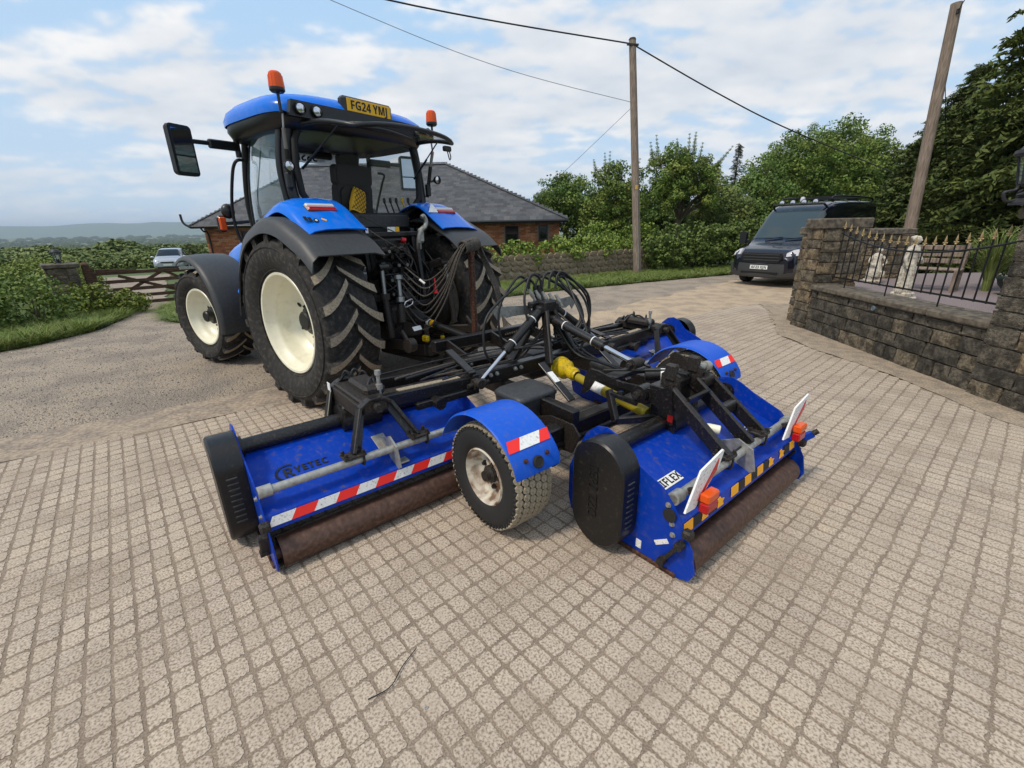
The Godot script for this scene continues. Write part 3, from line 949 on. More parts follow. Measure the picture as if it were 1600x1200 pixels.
func make_tractor() -> void:
	var t := thing("tractor", "blue farm tractor with cream wheels and its rear window propped open", "tractor")
	t.transform = TRACTOR
	t.position.y = -0.004
	# wheels
	var rear := lug_tyre(0.852, 0.488, 0.58, 19)
	for s: float in [-1.0, 1.0]: tractor_wheel(t, Vector3(s * 0.945, 0.848, 0), s, rear, 0.488, 0.58, 0.30, 0.14)
	var front := lug_tyre(0.632, 0.372, 0.48, 18)
	for s: float in [-1.0, 1.0]: tractor_wheel(t, Vector3(s * 0.87, 0.628, -2.64), s, front, 0.372, 0.48, 0.20, 0.17, 0.13)
	# chassis: engine and gearbox, axles
	var g := G.new()
	g.box(Vector3(0, 0.80, -0.55), Vector3(0.52, 0.62, 1.5), 0.05)
	g.box(Vector3(0, 0.85, 0.16), Vector3(0.50, 0.72, 0.36), 0.04)
	g.box(Vector3(0, 0.72, -1.9), Vector3(0.48, 0.5, 1.6), 0.06)
	g.cyl(Vector3(-0.80, 0.848, 0), Vector3(0.80, 0.848, 0), 0.15, -1, 20)
	g.cyl(Vector3(-0.48, 0.848, 0), Vector3(0.48, 0.848, 0), 0.22, -1, 20)
	g.cyl(Vector3(-0.80, 0.628, -2.64), Vector3(0.80, 0.628, -2.64), 0.10, -1, 16)
	g.box(Vector3(0, 0.66, -2.64), Vector3(0.5, 0.34, 0.5), 0.06)
	part(t, "chassis", g, M["frame_black"])
	for s: float in [-1.0, 1.0]:
		g = G.new()
		g.lathe(PackedVector2Array([Vector2(0.16, 0.46), Vector2(0.30, 0.50), Vector2(0.42, 0.60), Vector2(0.43, 0.70), Vector2(0.15, 0.71)]), Vector3(0, 0.848, 0), Vector3(s, 0, 0), 28)
		part(t, "axle_housing", g, M["greasy"])
	# bonnet
	g = G.new()
	var rows := []
	for q in [[-1.30, 1.08, 1.74, 0.40], [-1.9, 1.06, 1.72, 0.40], [-2.6, 1.02, 1.64, 0.39], [-3.15, 0.98, 1.50, 0.36], [-3.42, 0.95, 1.32, 0.31], [-3.50, 0.93, 1.12, 0.27]]:
		var l := PackedVector3Array()
		for e in [[-1.0, 0.0], [-1.02, 0.5], [-0.96, 0.82], [-0.72, 0.97], [0.0, 1.0], [0.72, 0.97], [0.96, 0.82], [1.02, 0.5], [1.0, 0.0]]:
			l.push_back(Vector3(e[0] * q[3], lerpf(q[1], q[2], e[1]), q[0]))
		rows.append(l)
	g.sheet(rows, 0.012, true)
	part(t, "bonnet", g, M["tractor_blue"])
	g = G.new()
	g.box(Vector3(0, 1.05, -3.46), Vector3(0.5, 0.34, 0.06), 0.02)
	g.box(Vector3(0, 0.78, -3.42), Vector3(0.7, 0.3, 0.34), 0.05)
	part(t, "front_weight", g, M["cab_black"])
	# fuel tank and steps by the near side door
	for s: float in [-1.0, 1.0]:
		g = G.new()
		g.box(Vector3(s * 0.66, 0.80, -1.36), Vector3(0.46, 0.66, 0.62), 0.07)
		g.box(Vector3(s * 0.80, 1.16, -1.46), Vector3(0.10, 0.10, 0.5), 0.03)
		part(t, "fuel_tank", g, M["plastic"])
		g = G.new()
		for k in 3: g.box(Vector3(s * (0.90 + 0.02 * (2 - k)), 0.42 + 0.29 * k, -1.02), Vector3(0.24, 0.03, 0.34), 0.008)
		for z in [-1.18, -0.86]: g.bar(Vector3(s * 0.92, 0.38, z), Vector3(s * 0.84, 1.24, z), 0.03, 0.03, 0.005)
		part(t, "step", g, M["frame_black"])
	g = G.new()
	g.cyl(Vector3(-0.90, 1.03, -1.52), Vector3(-0.945, 1.06, -1.52), 0.045, -1, 16)
	part(t, "filler_cap", g, M["tractor_blue"])
	# mudguards of the front wheels
	for s: float in [-1.0, 1.0]:
		g = G.new()
		rows = []
		for k in 19:
			var a := deg_to_rad(lerpf(-12.0, 118.0, k / 18.0))
			var R := 0.765 + 0.02 * sin(a)
			var l := PackedVector3Array()
			for e in [[0.60, -0.02], [0.64, 0.0], [0.86, 0.012], [1.06, 0.0], [1.10, -0.018], [1.105, -0.05]]:
				l.push_back(Vector3(s * e[0], 0.64 + (R + e[1]) * sin(a), -2.64 + (R + e[1]) * cos(a)))
			rows.append(l)
		g.sheet(rows, 0.012, s > 0)
		g.bar(Vector3(s * 0.55, 0.7, -2.3), Vector3(s * 0.66, 1.36, -2.5), 0.05, 0.05, 0.01)
		part(t, "front_mudguard", g, M["plastic"])
	# rear mudguards
	var arcb := dense([[1.00, -0.86], [1.42, -0.68], [1.68, -0.46], [1.80, -0.20], [1.835, 0.03], [1.80, 0.25], [1.715, 0.44], [1.63, 0.61], [1.51, 0.76]])
	var arcu := dense([[1.30, -0.745, 0.3], [1.58, -0.64, 0.5], [1.80, -0.43, 0.7], [1.94, -0.19, 1.0], [1.995, 0.0, 1.1], [1.975, 0.13, 1.1], [1.91, 0.25, 1.0], [1.815, 0.385, 0.9], [1.72, 0.52, 0.55]])
	for s: float in [-1.0, 1.0]:
		var mg := node(t, "rear_mudguard")
		g = G.new()
		g.sheet(rows_of(arcb, [s * 0.50, s * 0.62, s * 0.85, s * 1.05, s * 1.18, s * 1.24, s * 1.26], [-0.03, 0.0, 0.0, 0.0, 0.0, -0.05, -0.14]), 0.014, s > 0)
		part(mg, "wheel_arch", g, M["plastic"])
		g = G.new()
		g.sheet(rows_of(arcu, [s * 0.50, s * 0.54, s * 0.72, s * 0.93, s * 1.04, s * 1.085, s * 1.10], [-0.02, 0.0, 0.012, 0.0, -0.03, -0.065, -0.11]), 0.012, s > 0)
		part(mg, "top_panel", g, M["tractor_blue"])
		# tail light: clear strip over a red one
		var lamp := node(mg, "tail_light", Vector3(s * 0.80, 1.905, 0.262))
		lamp.rotation = Vector3(-0.92, 0, 0)
		g = G.new()
		g.box(Vector3(0, 0, 0), Vector3(0.30, 0.104, 0.03), 0.012)
		part(lamp, "housing", g, M["cab_black"])
		g = G.new()
		g.box(Vector3(0, 0.024, 0.012), Vector3(0.284, 0.046, 0.024), 0.009)
		part(lamp, "clear_lens", g, M["lens_clear"])
		g = G.new()
		g.box(Vector3(0, -0.025, 0.012), Vector3(0.284, 0.046, 0.024), 0.009)
		part(lamp, "red_lens", g, M["lens_red"])
		if s < 0:
			g = G.new()
			g.T = Transform3D(Basis(Vector3.RIGHT, -0.86), Vector3(-0.99, 1.80, 0.41))
			g.box(Vector3(-0.05, 0.018, 0.0), Vector3(0.030, 0.050, 0.004))
			g.box(Vector3(-0.012, 0.008, 0.0), Vector3(0.030, 0.050, 0.004))
			g.lathe(PackedVector2Array([Vector2(0.009, 0), Vector2(0.024, 0), Vector2(0.024, 0.004), Vector2(0.009, 0.004)]), Vector3(0.036, -0.01, 0.0), Vector3.BACK, 20)
			part(mg, "control_button", g, M["print_black"])
			g = G.new()
			g.T = Transform3D(Basis(Vector3.RIGHT, -0.86), Vector3(-0.99, 1.80, 0.41))
			g.cyl(Vector3(0.036, -0.01, 0.0), Vector3(0.036, -0.01, 0.006), 0.011, -1, 14)
			part(mg, "sticker", g, M["rim_cream"])
			g = G.new()
			g.T = Transform3D(Basis(Vector3.RIGHT, -0.86), Vector3(-0.99, 1.80, 0.41))
			g.box(Vector3(0.115, -0.002, 0.004), Vector3(0.045, 0.024, 0.003), 0.0, Basis(Vector3.BACK, -0.5))
			part(mg, "sticker", g, M["plate_yellow"])
		else:
			g = G.new()
			g.T = Transform3D(Basis(Vector3.RIGHT, -0.72), Vector3(0.585, 1.925, 0.262))
			g.prism(PackedVector2Array([Vector2(-0.075, -0.05), Vector2(0.085, -0.05), Vector2(0.065, 0.07), Vector2(0.04, 0.075)]), 0, 0.004)
			part(mg, "sticker", g, M["print_white"])
	make_cab(t)
	make_linkage(t)

func ring_frame(g: G, pts: PackedVector3Array, r: float) -> void:
	var q := pts.duplicate()
	q.push_back(pts[0])
	g.tube(q, r, 8)

func round_rect(w: float, h: float, r: float, k := 6) -> PackedVector2Array:
	var p := PackedVector2Array()
	for c in [[w - r, h - r, 0.0], [-(w - r), h - r, 1.0], [-(w - r), -(h - r), 2.0], [w - r, -(h - r), 3.0]]:
		for i in k + 1:
			var a: float = (c[2] + float(i) / k) * PI * 0.5
			p.push_back(Vector2(c[0] + cos(a) * r, c[1] + sin(a) * r))
	return p

func make_cab(t: Node3D) -> void:
	var cab := node(t, "cab")
	var g := G.new()
	# floor, rear wall below the window, inner sides
	g.box(Vector3(0, 1.38, -0.72), Vector3(1.06, 0.12, 1.30), 0.02)
	g.box(Vector3(0, 1.60, -0.10), Vector3(1.04, 0.44, 0.06), 0.02)
	for s: float in [-1.0, 1.0]:
		g.box(Vector3(s * 0.51, 1.62, -0.42), Vector3(0.06, 0.50, 0.66), 0.02)
		g.box(Vector3(s * 0.55, 1.55, -1.30), Vector3(0.30, 0.36, 0.20), 0.03)
	g.box(Vector3(0, 1.62, -1.36), Vector3(0.9, 0.44, 0.10), 0.03)
	part(cab, "floor_pan", g, M["cab_black"])
	# posts
	g = G.new()
	for s: float in [-1.0, 1.0]:
		g.tube(smooth_path([Vector3(s * 0.62, 1.78, -0.12), Vector3(s * 0.80, 1.96, -0.14), Vector3(s * 0.825, 2.20, -0.16), Vector3(s * 0.80, 2.45, -0.17), Vector3(s * 0.74, 2.70, -0.16)], 5), 0.048, 10)
		g.tube(smooth_path([Vector3(s * 0.84, 1.90, -0.22), Vector3(s * 0.86, 2.3, -0.24), Vector3(s * 0.79, 2.70, -0.24)], 5), 0.035, 8)
		g.tube(smooth_path([Vector3(s * 0.66, 1.40, -1.36), Vector3(s * 0.70, 2.0, -1.42), Vector3(s * 0.70, 2.68, -1.20)], 5), 0.035, 8)
	part(cab, "post", g, M["cab_black"])
	# rubber-edged frame of the rear opening
	g = G.new()
	var loop := PackedVector3Array()
	for q in [[-0.50, 1.865], [-0.66, 1.93], [-0.745, 2.06], [-0.765, 2.30], [-0.74, 2.52], [-0.68, 2.625], [-0.45, 2.66], [0.0, 2.67], [0.45, 2.66], [0.68, 2.625], [0.74, 2.52], [0.765, 2.30], [0.745, 2.06], [0.62, 1.93], [0.50, 1.865], [0.0, 1.85]]:
		loop.push_back(Vector3(q[0], q[1], -0.12))
	ring_frame(g, loop, 0.034)
	part(cab, "rear_opening_seal", g, M["rubber"])
	g = G.new()
	g.box(Vector3(0, 1.80, -0.06), Vector3(1.00, 0.14, 0.04), 0.012)
	part(cab, "rear_sill", g, M["plastic"])
	# side glass
	for s: float in [-1.0, 1.0]:
		g = G.new()
		var rows := []
		for i in 9:
			var y := lerpf(1.60, 2.66, i / 8.0)
			var l := PackedVector3Array()
			for j in 9:
				var z := lerpf(-0.27, -1.34 + 0.16 * pow(i / 8.0, 2.0), j / 8.0)
				var b := sin(PI * j / 8.0) * 0.05 + 0.03 * sin(PI * i / 8.0)
				l.push_back(Vector3(s * (lerpf(0.855, 0.70, pow(j / 8.0, 2.2)) + b * 0.8 - 0.05 * pow(i / 8.0, 2.0)), y, z))
			rows.append(l)
		g.sheet(rows, 0.0, s < 0)
		part(cab, "door_glass", g, M["glass_tint"])
		g = G.new()
		var e := PackedVector3Array()
		for i in 9: e.push_back(rows[i][8])
		g.tube(e, 0.014, 6)
		e = PackedVector3Array()
		for j in 9: e.push_back(rows[0][j])
		g.tube(e, 0.018, 6)
		part(cab, "door_frame", g, M["cab_black"])
		# small rear quarter light
		g = G.new()
		g.quad(Vector3(s * 0.845, 1.97, -0.18), Vector3(s * 0.86, 2.0, -0.25), Vector3(s * 0.80, 2.64, -0.25), Vector3(s * 0.775, 2.64, -0.19))
		part(cab, "quarter_glass", g, M["glass_tint"])
	g = G.new()
	var ws := []
	for i in 7:
		var l := PackedVector3Array()
		for j in 9:
			var x := lerpf(-0.68, 0.68, j / 8.0)
			l.push_back(Vector3(x, lerpf(1.72, 2.66, i / 6.0), -1.46 + 0.16 * pow(i / 6.0, 2.0) + 0.10 * pow(x / 0.68, 2.0)))
		ws.append(l)
	g.sheet(ws, 0.0, true)
	part(cab, "windscreen", g, M["glass"])
	# sun strip across the top of the windscreen, lettered to be read from in front
	g = G.new()
	var strip := []
	for i in 2:
		var l := PackedVector3Array()
		for j in 9:
			var x := lerpf(-0.64, 0.64, j / 8.0)
			l.push_back(Vector3(x, 2.505 + 0.135 * i, -1.345 + 0.02 * i + 0.10 * pow(x / 0.68, 2.0)))
		strip.append(l)
	g.sheet(strip, 0.002, true)
	var band := part(cab, "sun_strip", g, M["strip_film"])
	var tx := inst(band, "lettering", text_mesh("RUSSELLS", 0.095, 0.012), M["print_black"])
	tx.position = Vector3(0, 2.572, -1.335)
	tx.rotation.y = PI
	# roof
	g = G.new()
	loft(g, [[2.655, 0.0, -0.66, 0.60, 0.56, 4.0], [2.65, 0.0, -0.66, 0.74, 0.60, 4.0], [2.60, 0.0, -0.68, 0.80, 0.66, 4.0], [2.615, 0.0, -0.67, 0.88, 0.71, 4.2], [2.69, 0.0, -0.66, 0.92, 0.735, 4.5], [2.76, 0.0, -0.65, 0.92, 0.73, 4.5]])
	g.box(Vector3(0, 2.668, -0.66), Vector3(1.3, 0.03, 1.1), 0.01)
	part(cab, "roof_lining", g, M["cab_black"])
	g = G.new()
	var lay := []
	for q in [[2.735, 0.0, 0.935, 0.745, 4.5], [2.79, 0.0, 0.94, 0.75, 4.5], [2.85, -0.01, 0.915, 0.725, 4.2], [2.90, -0.02, 0.86, 0.675, 3.8], [2.935, -0.03, 0.75, 0.58, 3.4], [2.952, -0.03, 0.48, 0.38, 3.0], [2.955, -0.03, 0.01, 0.01, 2.0]]:
		lay.append([q[0], 0.0, -0.66 + q[1], q[2], q[3], q[4]])
	loft(g, lay)
	part(cab, "roof", g, M["tractor_blue"])
	# rear end of the roof: recessed black panel with work lights and the number plate box
	g = G.new()
	g.prism(PackedVector2Array([Vector2(-0.86, 2.68), Vector2(0.86, 2.68), Vector2(0.83, 2.79), Vector2(0.40, 2.81), Vector2(-0.40, 2.81), Vector2(-0.83, 2.81)]), 0.0, 0.06, Transform3D(Basis(), Vector3(0, 0, 0.03)))
	g.box(Vector3(0, 2.865, 0.03), Vector3(0.60, 0.16, 0.10), 0.025)
	g.box(Vector3(0, 2.865, 0.066), Vector3(0.56, 0.135, 0.04), 0.012)
	part(cab, "light_panel", g, M["cab_black"])
	var np := node(cab, "number_plate", Vector3(0, 2.868, 0.089))
	g = G.new()
	g.box(Vector3.ZERO, Vector3(0.52, 0.111, 0.005), 0.002)
	part(np, "plate", g, M["plate_yellow"])
	tx = inst(np, "lettering", text_mesh("FG24 YMJ", 0.076, 0.003), M["print_black"])
	tx.position = Vector3(0, 0, 0.004)
	tx.scale = Vector3(0.95, 1, 1)
	for x in [-0.76, -0.60, 0.60, 0.76]:
		g = G.new()
		g.lathe(PackedVector2Array([Vector2(0.045, 0), Vector2(0.052, 0.02), Vector2(0.052, 0.045), Vector2(0.044, 0.048)]), Vector3(x, 2.745, 0.075), Vector3.BACK, 20)
		var wl := part(cab, "work_light", g, M["cab_black"])
		g = G.new()
		g.lathe(PackedVector2Array([Vector2(0.044, 0.040), Vector2(0.030, 0.047), Vector2(0, 0.050)]), Vector3(x, 2.745, 0.075), Vector3.BACK, 20)
		part(wl, "lens", g, M["chrome"])
	# beacons
	for s: float in [-1.0, 1.0]:
		var b := node(t, "beacon", Vector3(s * 0.905, 2.80, 0.03))
		g = G.new()
		g.cyl(Vector3(0, -0.10, 0), Vector3(0, 0.075, 0), 0.013, -1, 10)
		g.lathe(PackedVector2Array([Vector2(0, 0.045), Vector2(0.05, 0.05), Vector2(0.064, 0.065), Vector2(0.064, 0.085), Vector2(0, 0.085)]), Vector3.ZERO, Vector3.UP, 20)
		g.bar(Vector3(0, -0.09, 0), Vector3(-s * 0.14, -0.09, -0.10), 0.03, 0.03, 0.006)
		part(b, "stalk", g, M["cab_black"])
		g = G.new()
		g.lathe(PackedVector2Array([Vector2(0.061, 0.085), Vector2(0.060, 0.12), Vector2(0.056, 0.17), Vector2(0.051, 0.195), Vector2(0.038, 0.207), Vector2(0, 0.210)]), Vector3.ZERO, Vector3.UP, 24)
		for k in 12:
			var a := TAU * k / 12.0
			g.bar(Vector3(cos(a) * 0.061, 0.09, sin(a) * 0.061), Vector3(cos(a) * 0.055, 0.18, sin(a) * 0.055), 0.004, 0.006)
		part(b, "amber_dome", g, M["lens_amber"])
	# chrome stay and lamp on the rear corner
	for s: float in [-1.0, 1.0]:
		g = G.new()
		g.tube(PackedVector3Array([Vector3(s * 0.885, 2.70, 0.02), Vector3(s * 0.90, 2.58, 0.02)]), 0.010, 8)
		g.tube(PackedVector3Array([Vector3(s * 0.90, 2.58, 0.02), Vector3(s * 0.885, 2.42, -0.02)]), 0.018, 8)
		part(t, "mast", g, M["steel"])
		g = G.new()
		g.tube(PackedVector3Array([Vector3(s * 0.885, 2.42, -0.02), Vector3(s * 0.87, 2.08, -0.10)]), 0.022, 8)
		g.box(Vector3(s * 0.875, 2.16, -0.08), Vector3(0.06, 0.14, 0.06), 0.012)
		part(t, "mast_clamp", g, M["cab_black"])
		var wl := node(t, "work_light", Vector3(s * 0.92, 2.27, 0.04))
		g = G.new()
		g.lathe(PackedVector2Array([Vector2(0, -0.04), Vector2(0.035, -0.03), Vector2(0.05, 0.0), Vector2(0.05, 0.02), Vector2(0.042, 0.024)]), Vector3.ZERO, Vector3.BACK, 18)
		g.bar(Vector3(0, 0, -0.02), Vector3(-s * 0.05, -0.02, -0.06), 0.02, 0.02)
		part(wl, "shell", g, M["cab_black"])
		g = G.new()
		g.lathe(PackedVector2Array([Vector2(0.042, 0.016), Vector2(0, 0.024)]), Vector3.ZERO, Vector3.BACK, 18)
		part(wl, "lens", g, M["chrome"])
	# rear window swung up
	var rw := node(t, "rear_window")
	g = G.new()
	var rows := []
	for i in 9:
		var u := i / 8.0
		var half := lerpf(0.70, 0.60, u * u)
		var l := PackedVector3Array()
		for j in 15:
			var x := lerpf(-half, half, j / 14.0)
			l.push_back(Vector3(x, 2.655 - 0.10 * u - 0.03 * sin(u * PI) * -1.0 + 0.055 * (1.0 - pow(x / 0.66, 2.0)), -0.06 + 0.80 * u - 0.10 * pow(absf(x) / half, 5.0) * u))
		rows.append(l)
	g.sheet(rows, 0.0)
	part(rw, "glass", g, M["glass_tint"])
	g = G.new()
	var rim := PackedVector3Array()
	for j in 15: rim.push_back(rows[0][j])
	for i in range(1, 9): rim.push_back(rows[i][14])
	for j in range(13, -1, -1): rim.push_back(rows[8][j])
	for i in range(7, 0, -1): rim.push_back(rows[i][0])
	ring_frame(g, rim, 0.021)
	g.tube(smooth_path([rows[2][2] + Vector3(0, -0.03, 0), rows[3][7] + Vector3(0, -0.035, 0), rows[2][12] + Vector3(0, -0.03, 0)], 5), 0.014, 6)
	part(rw, "edge_frame", g, M["cab_black"])
	for s: float in [-1.0, 1.0]:
		g = G.new()
		g.tube(PackedVector3Array([Vector3(s * 0.60, 2.60, 0.42), Vector3(s * 0.70, 2.28, -0.12)]), 0.007, 6)
		g.tube(PackedVector3Array([Vector3(s * 0.645, 2.455, 0.18), Vector3(s * 0.70, 2.28, -0.12)]), 0.012, 6)
		part(rw, "gas_strut", g, M["cab_black"])
	g = G.new()
	g.box(Vector3(0.50, 2.50, 0.66), Vector3(0.10, 0.05, 0.05), 0.01)
	g.tube(smooth_path([Vector3(0.50, 2.49, 0.66), Vector3(0.52, 2.40, 0.67), Vector3(0.57, 2.43, 0.64), Vector3(0.56, 2.50, 0.63)], 5), 0.006, 6)
	part(rw, "handle", g, M["cab_black"])
	# mirrors on their arms
	for s: float in [-1.0, 1.0]:
		var mr := node(t, "mirror")
		g = G.new()
		g.T = Transform3D(Basis(Vector3.UP, s * -0.30), Vector3(s * 1.37, 2.455, -1.0))
		g.prism(round_rect(0.105, 0.215, 0.035), -0.07, 0.0)
		g.prism(round_rect(0.112, 0.222, 0.035), -0.045, -0.005)
		part(mr, "shell", g, M["cab_black"])
		g = G.new()
		g.T = Transform3D(Basis(Vector3.UP, s * -0.30), Vector3(s * 1.37, 2.455, -1.0))
		g.prism(PackedVector2Array([Vector2(-0.09, -0.04), Vector2(0.09, -0.04), Vector2(0.09, 0.185), Vector2(-0.09, 0.185)]), 0.0, 0.004)
		g.prism(PackedVector2Array([Vector2(-0.09, -0.19), Vector2(0.09, -0.19), Vector2(0.09, -0.055), Vector2(-0.09, -0.055)]), 0.0, 0.004)
		part(mr, "mirror_glass", g, M["mirror"])
		g = G.new()
		g.bar(Vector3(s * 1.29, 2.55, -1.04), Vector3(s * 0.98, 2.56, -1.10), 0.03, 0.04, 0.008)
		g.bar(Vector3(s * 1.12, 2.553, -1.07), Vector3(s * 0.82, 2.56, -1.13), 0.05, 0.085, 0.012)
		g.cyl(Vector3(s * 0.82, 2.46, -1.14), Vector3(s * 0.82, 2.64, -1.14), 0.028, -1, 10)
		part(mr, "arm", g, M["cab_black"])
		g = G.new()
		g.tube(smooth_path([Vector3(s * 0.84, 2.42, -1.0), Vector3(s * 0.93, 2.40, -0.98), Vector3(s * 0.95, 2.28, -1.08), Vector3(s * 0.95, 1.94, -1.26), Vector3(s * 0.93, 1.66, -1.28), Vector3(s * 0.86, 1.52, -1.24)], 6), 0.016, 8)
		part(t, "grab_rail", g, M["cab_black"])
		# side lamp on its bracket
		var sl := node(t, "side_lamp", Vector3(s * 1.0, 1.80, -1.36))
		g = G.new()
		g.bar(Vector3(-s * 0.22, 0.02, 0.06), Vector3(s * 0.02, 0.0, 0.0), 0.035, 0.035, 0.008)
		g.box(Vector3(s * 0.04, 0.0, -0.02), Vector3(0.09, 0.17, 0.06), 0.02)
		g.ball(Vector3(-s * 0.04, 0.13, 0.0), Vector3(0.07, 0.08, 0.06), 14)
		part(sl, "bracket", g, M["cab_black"])
		g = G.new()
		g.box(Vector3(s * 0.045, 0.0, 0.02), Vector3(0.07, 0.14, 0.035), 0.012)
		part(sl, "amber_lens", g, M["lens_amber"])
	# inside the cab
	var seat := node(t, "seat", Vector3(0.0, 1.44, -0.56))
	g = G.new()
	g.box(Vector3(0, 0.06, -0.02), Vector3(0.34, 0.30, 0.36), 0.04)
	g.box(Vector3(0, 0.30, -0.06), Vector3(0.50, 0.14, 0.50), 0.05)
	part(seat, "base", g, M["cab_black"])
	g = G.new()
	g.T = Transform3D(Basis(Vector3.RIGHT, 0.12), Vector3(0, 0.56, 0.16))
	g.prism(round_rect(0.225, 0.21, 0.07), -0.05, 0.06)
	g.prism(round_rect(0.19, 0.17, 0.06), 0.055, 0.085)
	part(seat, "backrest", g, M["seat_cloth"])
	g = G.new()
	g.T = Transform3D(Basis(Vector3.RIGHT, 0.10), Vector3(0, 0.84, 0.20))
	g.prism(round_rect(0.23, 0.105, 0.05), -0.055, 0.05)
	g.prism(round_rect(0.215, 0.09, 0.045), -0.062, 0.058)
	g.T = Transform3D(Basis(Vector3.RIGHT, 0.10), Vector3(0, 1.0, 0.15))
	g.prism(round_rect(0.12, 0.06, 0.04), -0.04, 0.04)
	part(seat, "headrest", g, M["seat_cloth"])
	g = G.new()
	g.box(Vector3(0.33, 0.44, -0.14), Vector3(0.10, 0.07, 0.44), 0.025)
	part(seat, "armrest", g, M["plastic"])
	g = G.new()
	g.box(Vector3(-0.30, 0.46, -0.05), Vector3(0.06, 0.06, 0.30), 0.02)
	part(seat, "armrest", g, M["plastic"])
	g = G.new()
	g.box(Vector3(0.60, 1.76, -0.55), Vector3(0.30, 0.14, 0.80), 0.04)
	g.box(Vector3(0.50, 1.95, -0.95), Vector3(0.03, 0.34, 0.22), 0.02)
	part(t, "side_console", g, M["plastic"])
	for k in 5:
		g = G.new()
		var b := Vector3(0.47 + 0.05 * k, 1.82, -0.34 + 0.05 * k)
		g.tube(PackedVector3Array([b, b + Vector3(-0.05, 0.20, -0.03)]), 0.010, 6)
		g.box(b + Vector3(-0.052, 0.22, -0.03), Vector3(0.035, 0.06, 0.03), 0.010)
		part(t, "lever", g, M["yellow_plastic"] if k == 3 else M["cab_black"])
	g = G.new()
	var sw := PackedVector3Array()
	for k in 20:
		var a := TAU * k / 20.0
		sw.push_back(Vector3(cos(a) * 0.20, 1.98 + sin(a) * 0.09, -1.03 - sin(a) * 0.17))
	ring_frame(g, sw, 0.014)
	g.bar(Vector3(0, 1.98, -1.03), Vector3(0, 1.55, -1.25), 0.09, 0.09, 0.02)
	part(t, "steering_wheel", g, M["cab_black"])
	g = G.new()
	g.tube(PackedVector3Array([Vector3(-0.52, 2.60, -1.25), Vector3(-0.64, 1.98, -1.36)]), 0.007, 6)
	part(t, "wiper", g, M["cab_black"])
	g = G.new()
	g.box(Vector3(0.18, 2.58, -1.18), Vector3(0.26, 0.08, 0.06), 0.02)
	g.bar(Vector3(0.18, 2.60, -1.18), Vector3(0.18, 2.67, -1.15), 0.03, 0.03)
	part(t, "radio", g, M["cab_black"])
	# sack of paper in a net behind the seat
	var bag := thing("paper_sack", "yellow paper sack held in a black net behind the tractor seat", "sack")
	bag.transform = TRACTOR * Transform3D(Basis(Vector3.FORWARD, 0.42) * Basis(Vector3.RIGHT, -0.25), Vector3(-0.10, 1.875, -0.20))
	g = G.new()
	loft(g, [[0.0, 0, 0, 0.085, 0.05, 3.0], [0.10, 0, 0, 0.095, 0.055, 3.0], [0.22, 0, 0, 0.08, 0.05, 3.5], [0.285, 0, 0, 0.075, 0.02, 4.0], [0.287, 0, 0, 0.01, 0.005, 2.0]], 24)
	part(bag, "paper", g, M["sacking"])
	g = G.new()
	for k in 11:
		for d: float in [-1.0, 1.0]:
			var p := PackedVector3Array()
			for i in 7:
				var u := i / 6.0
				var x: float = lerpf(-0.20, 0.20, k / 10.0) + d * (u - 0.5) * 0.20
				if absf(x) < 0.105: p.push_back(Vector3(x, 0.01 + 0.27 * u, sqrt(maxf(0.0, 1.0 - pow(x / 0.125, 2.0))) * 0.052 + 0.012))
			if p.size() > 1: g.tube(p, 0.0028, 5)
	part(bag, "net", g, M["cable"])

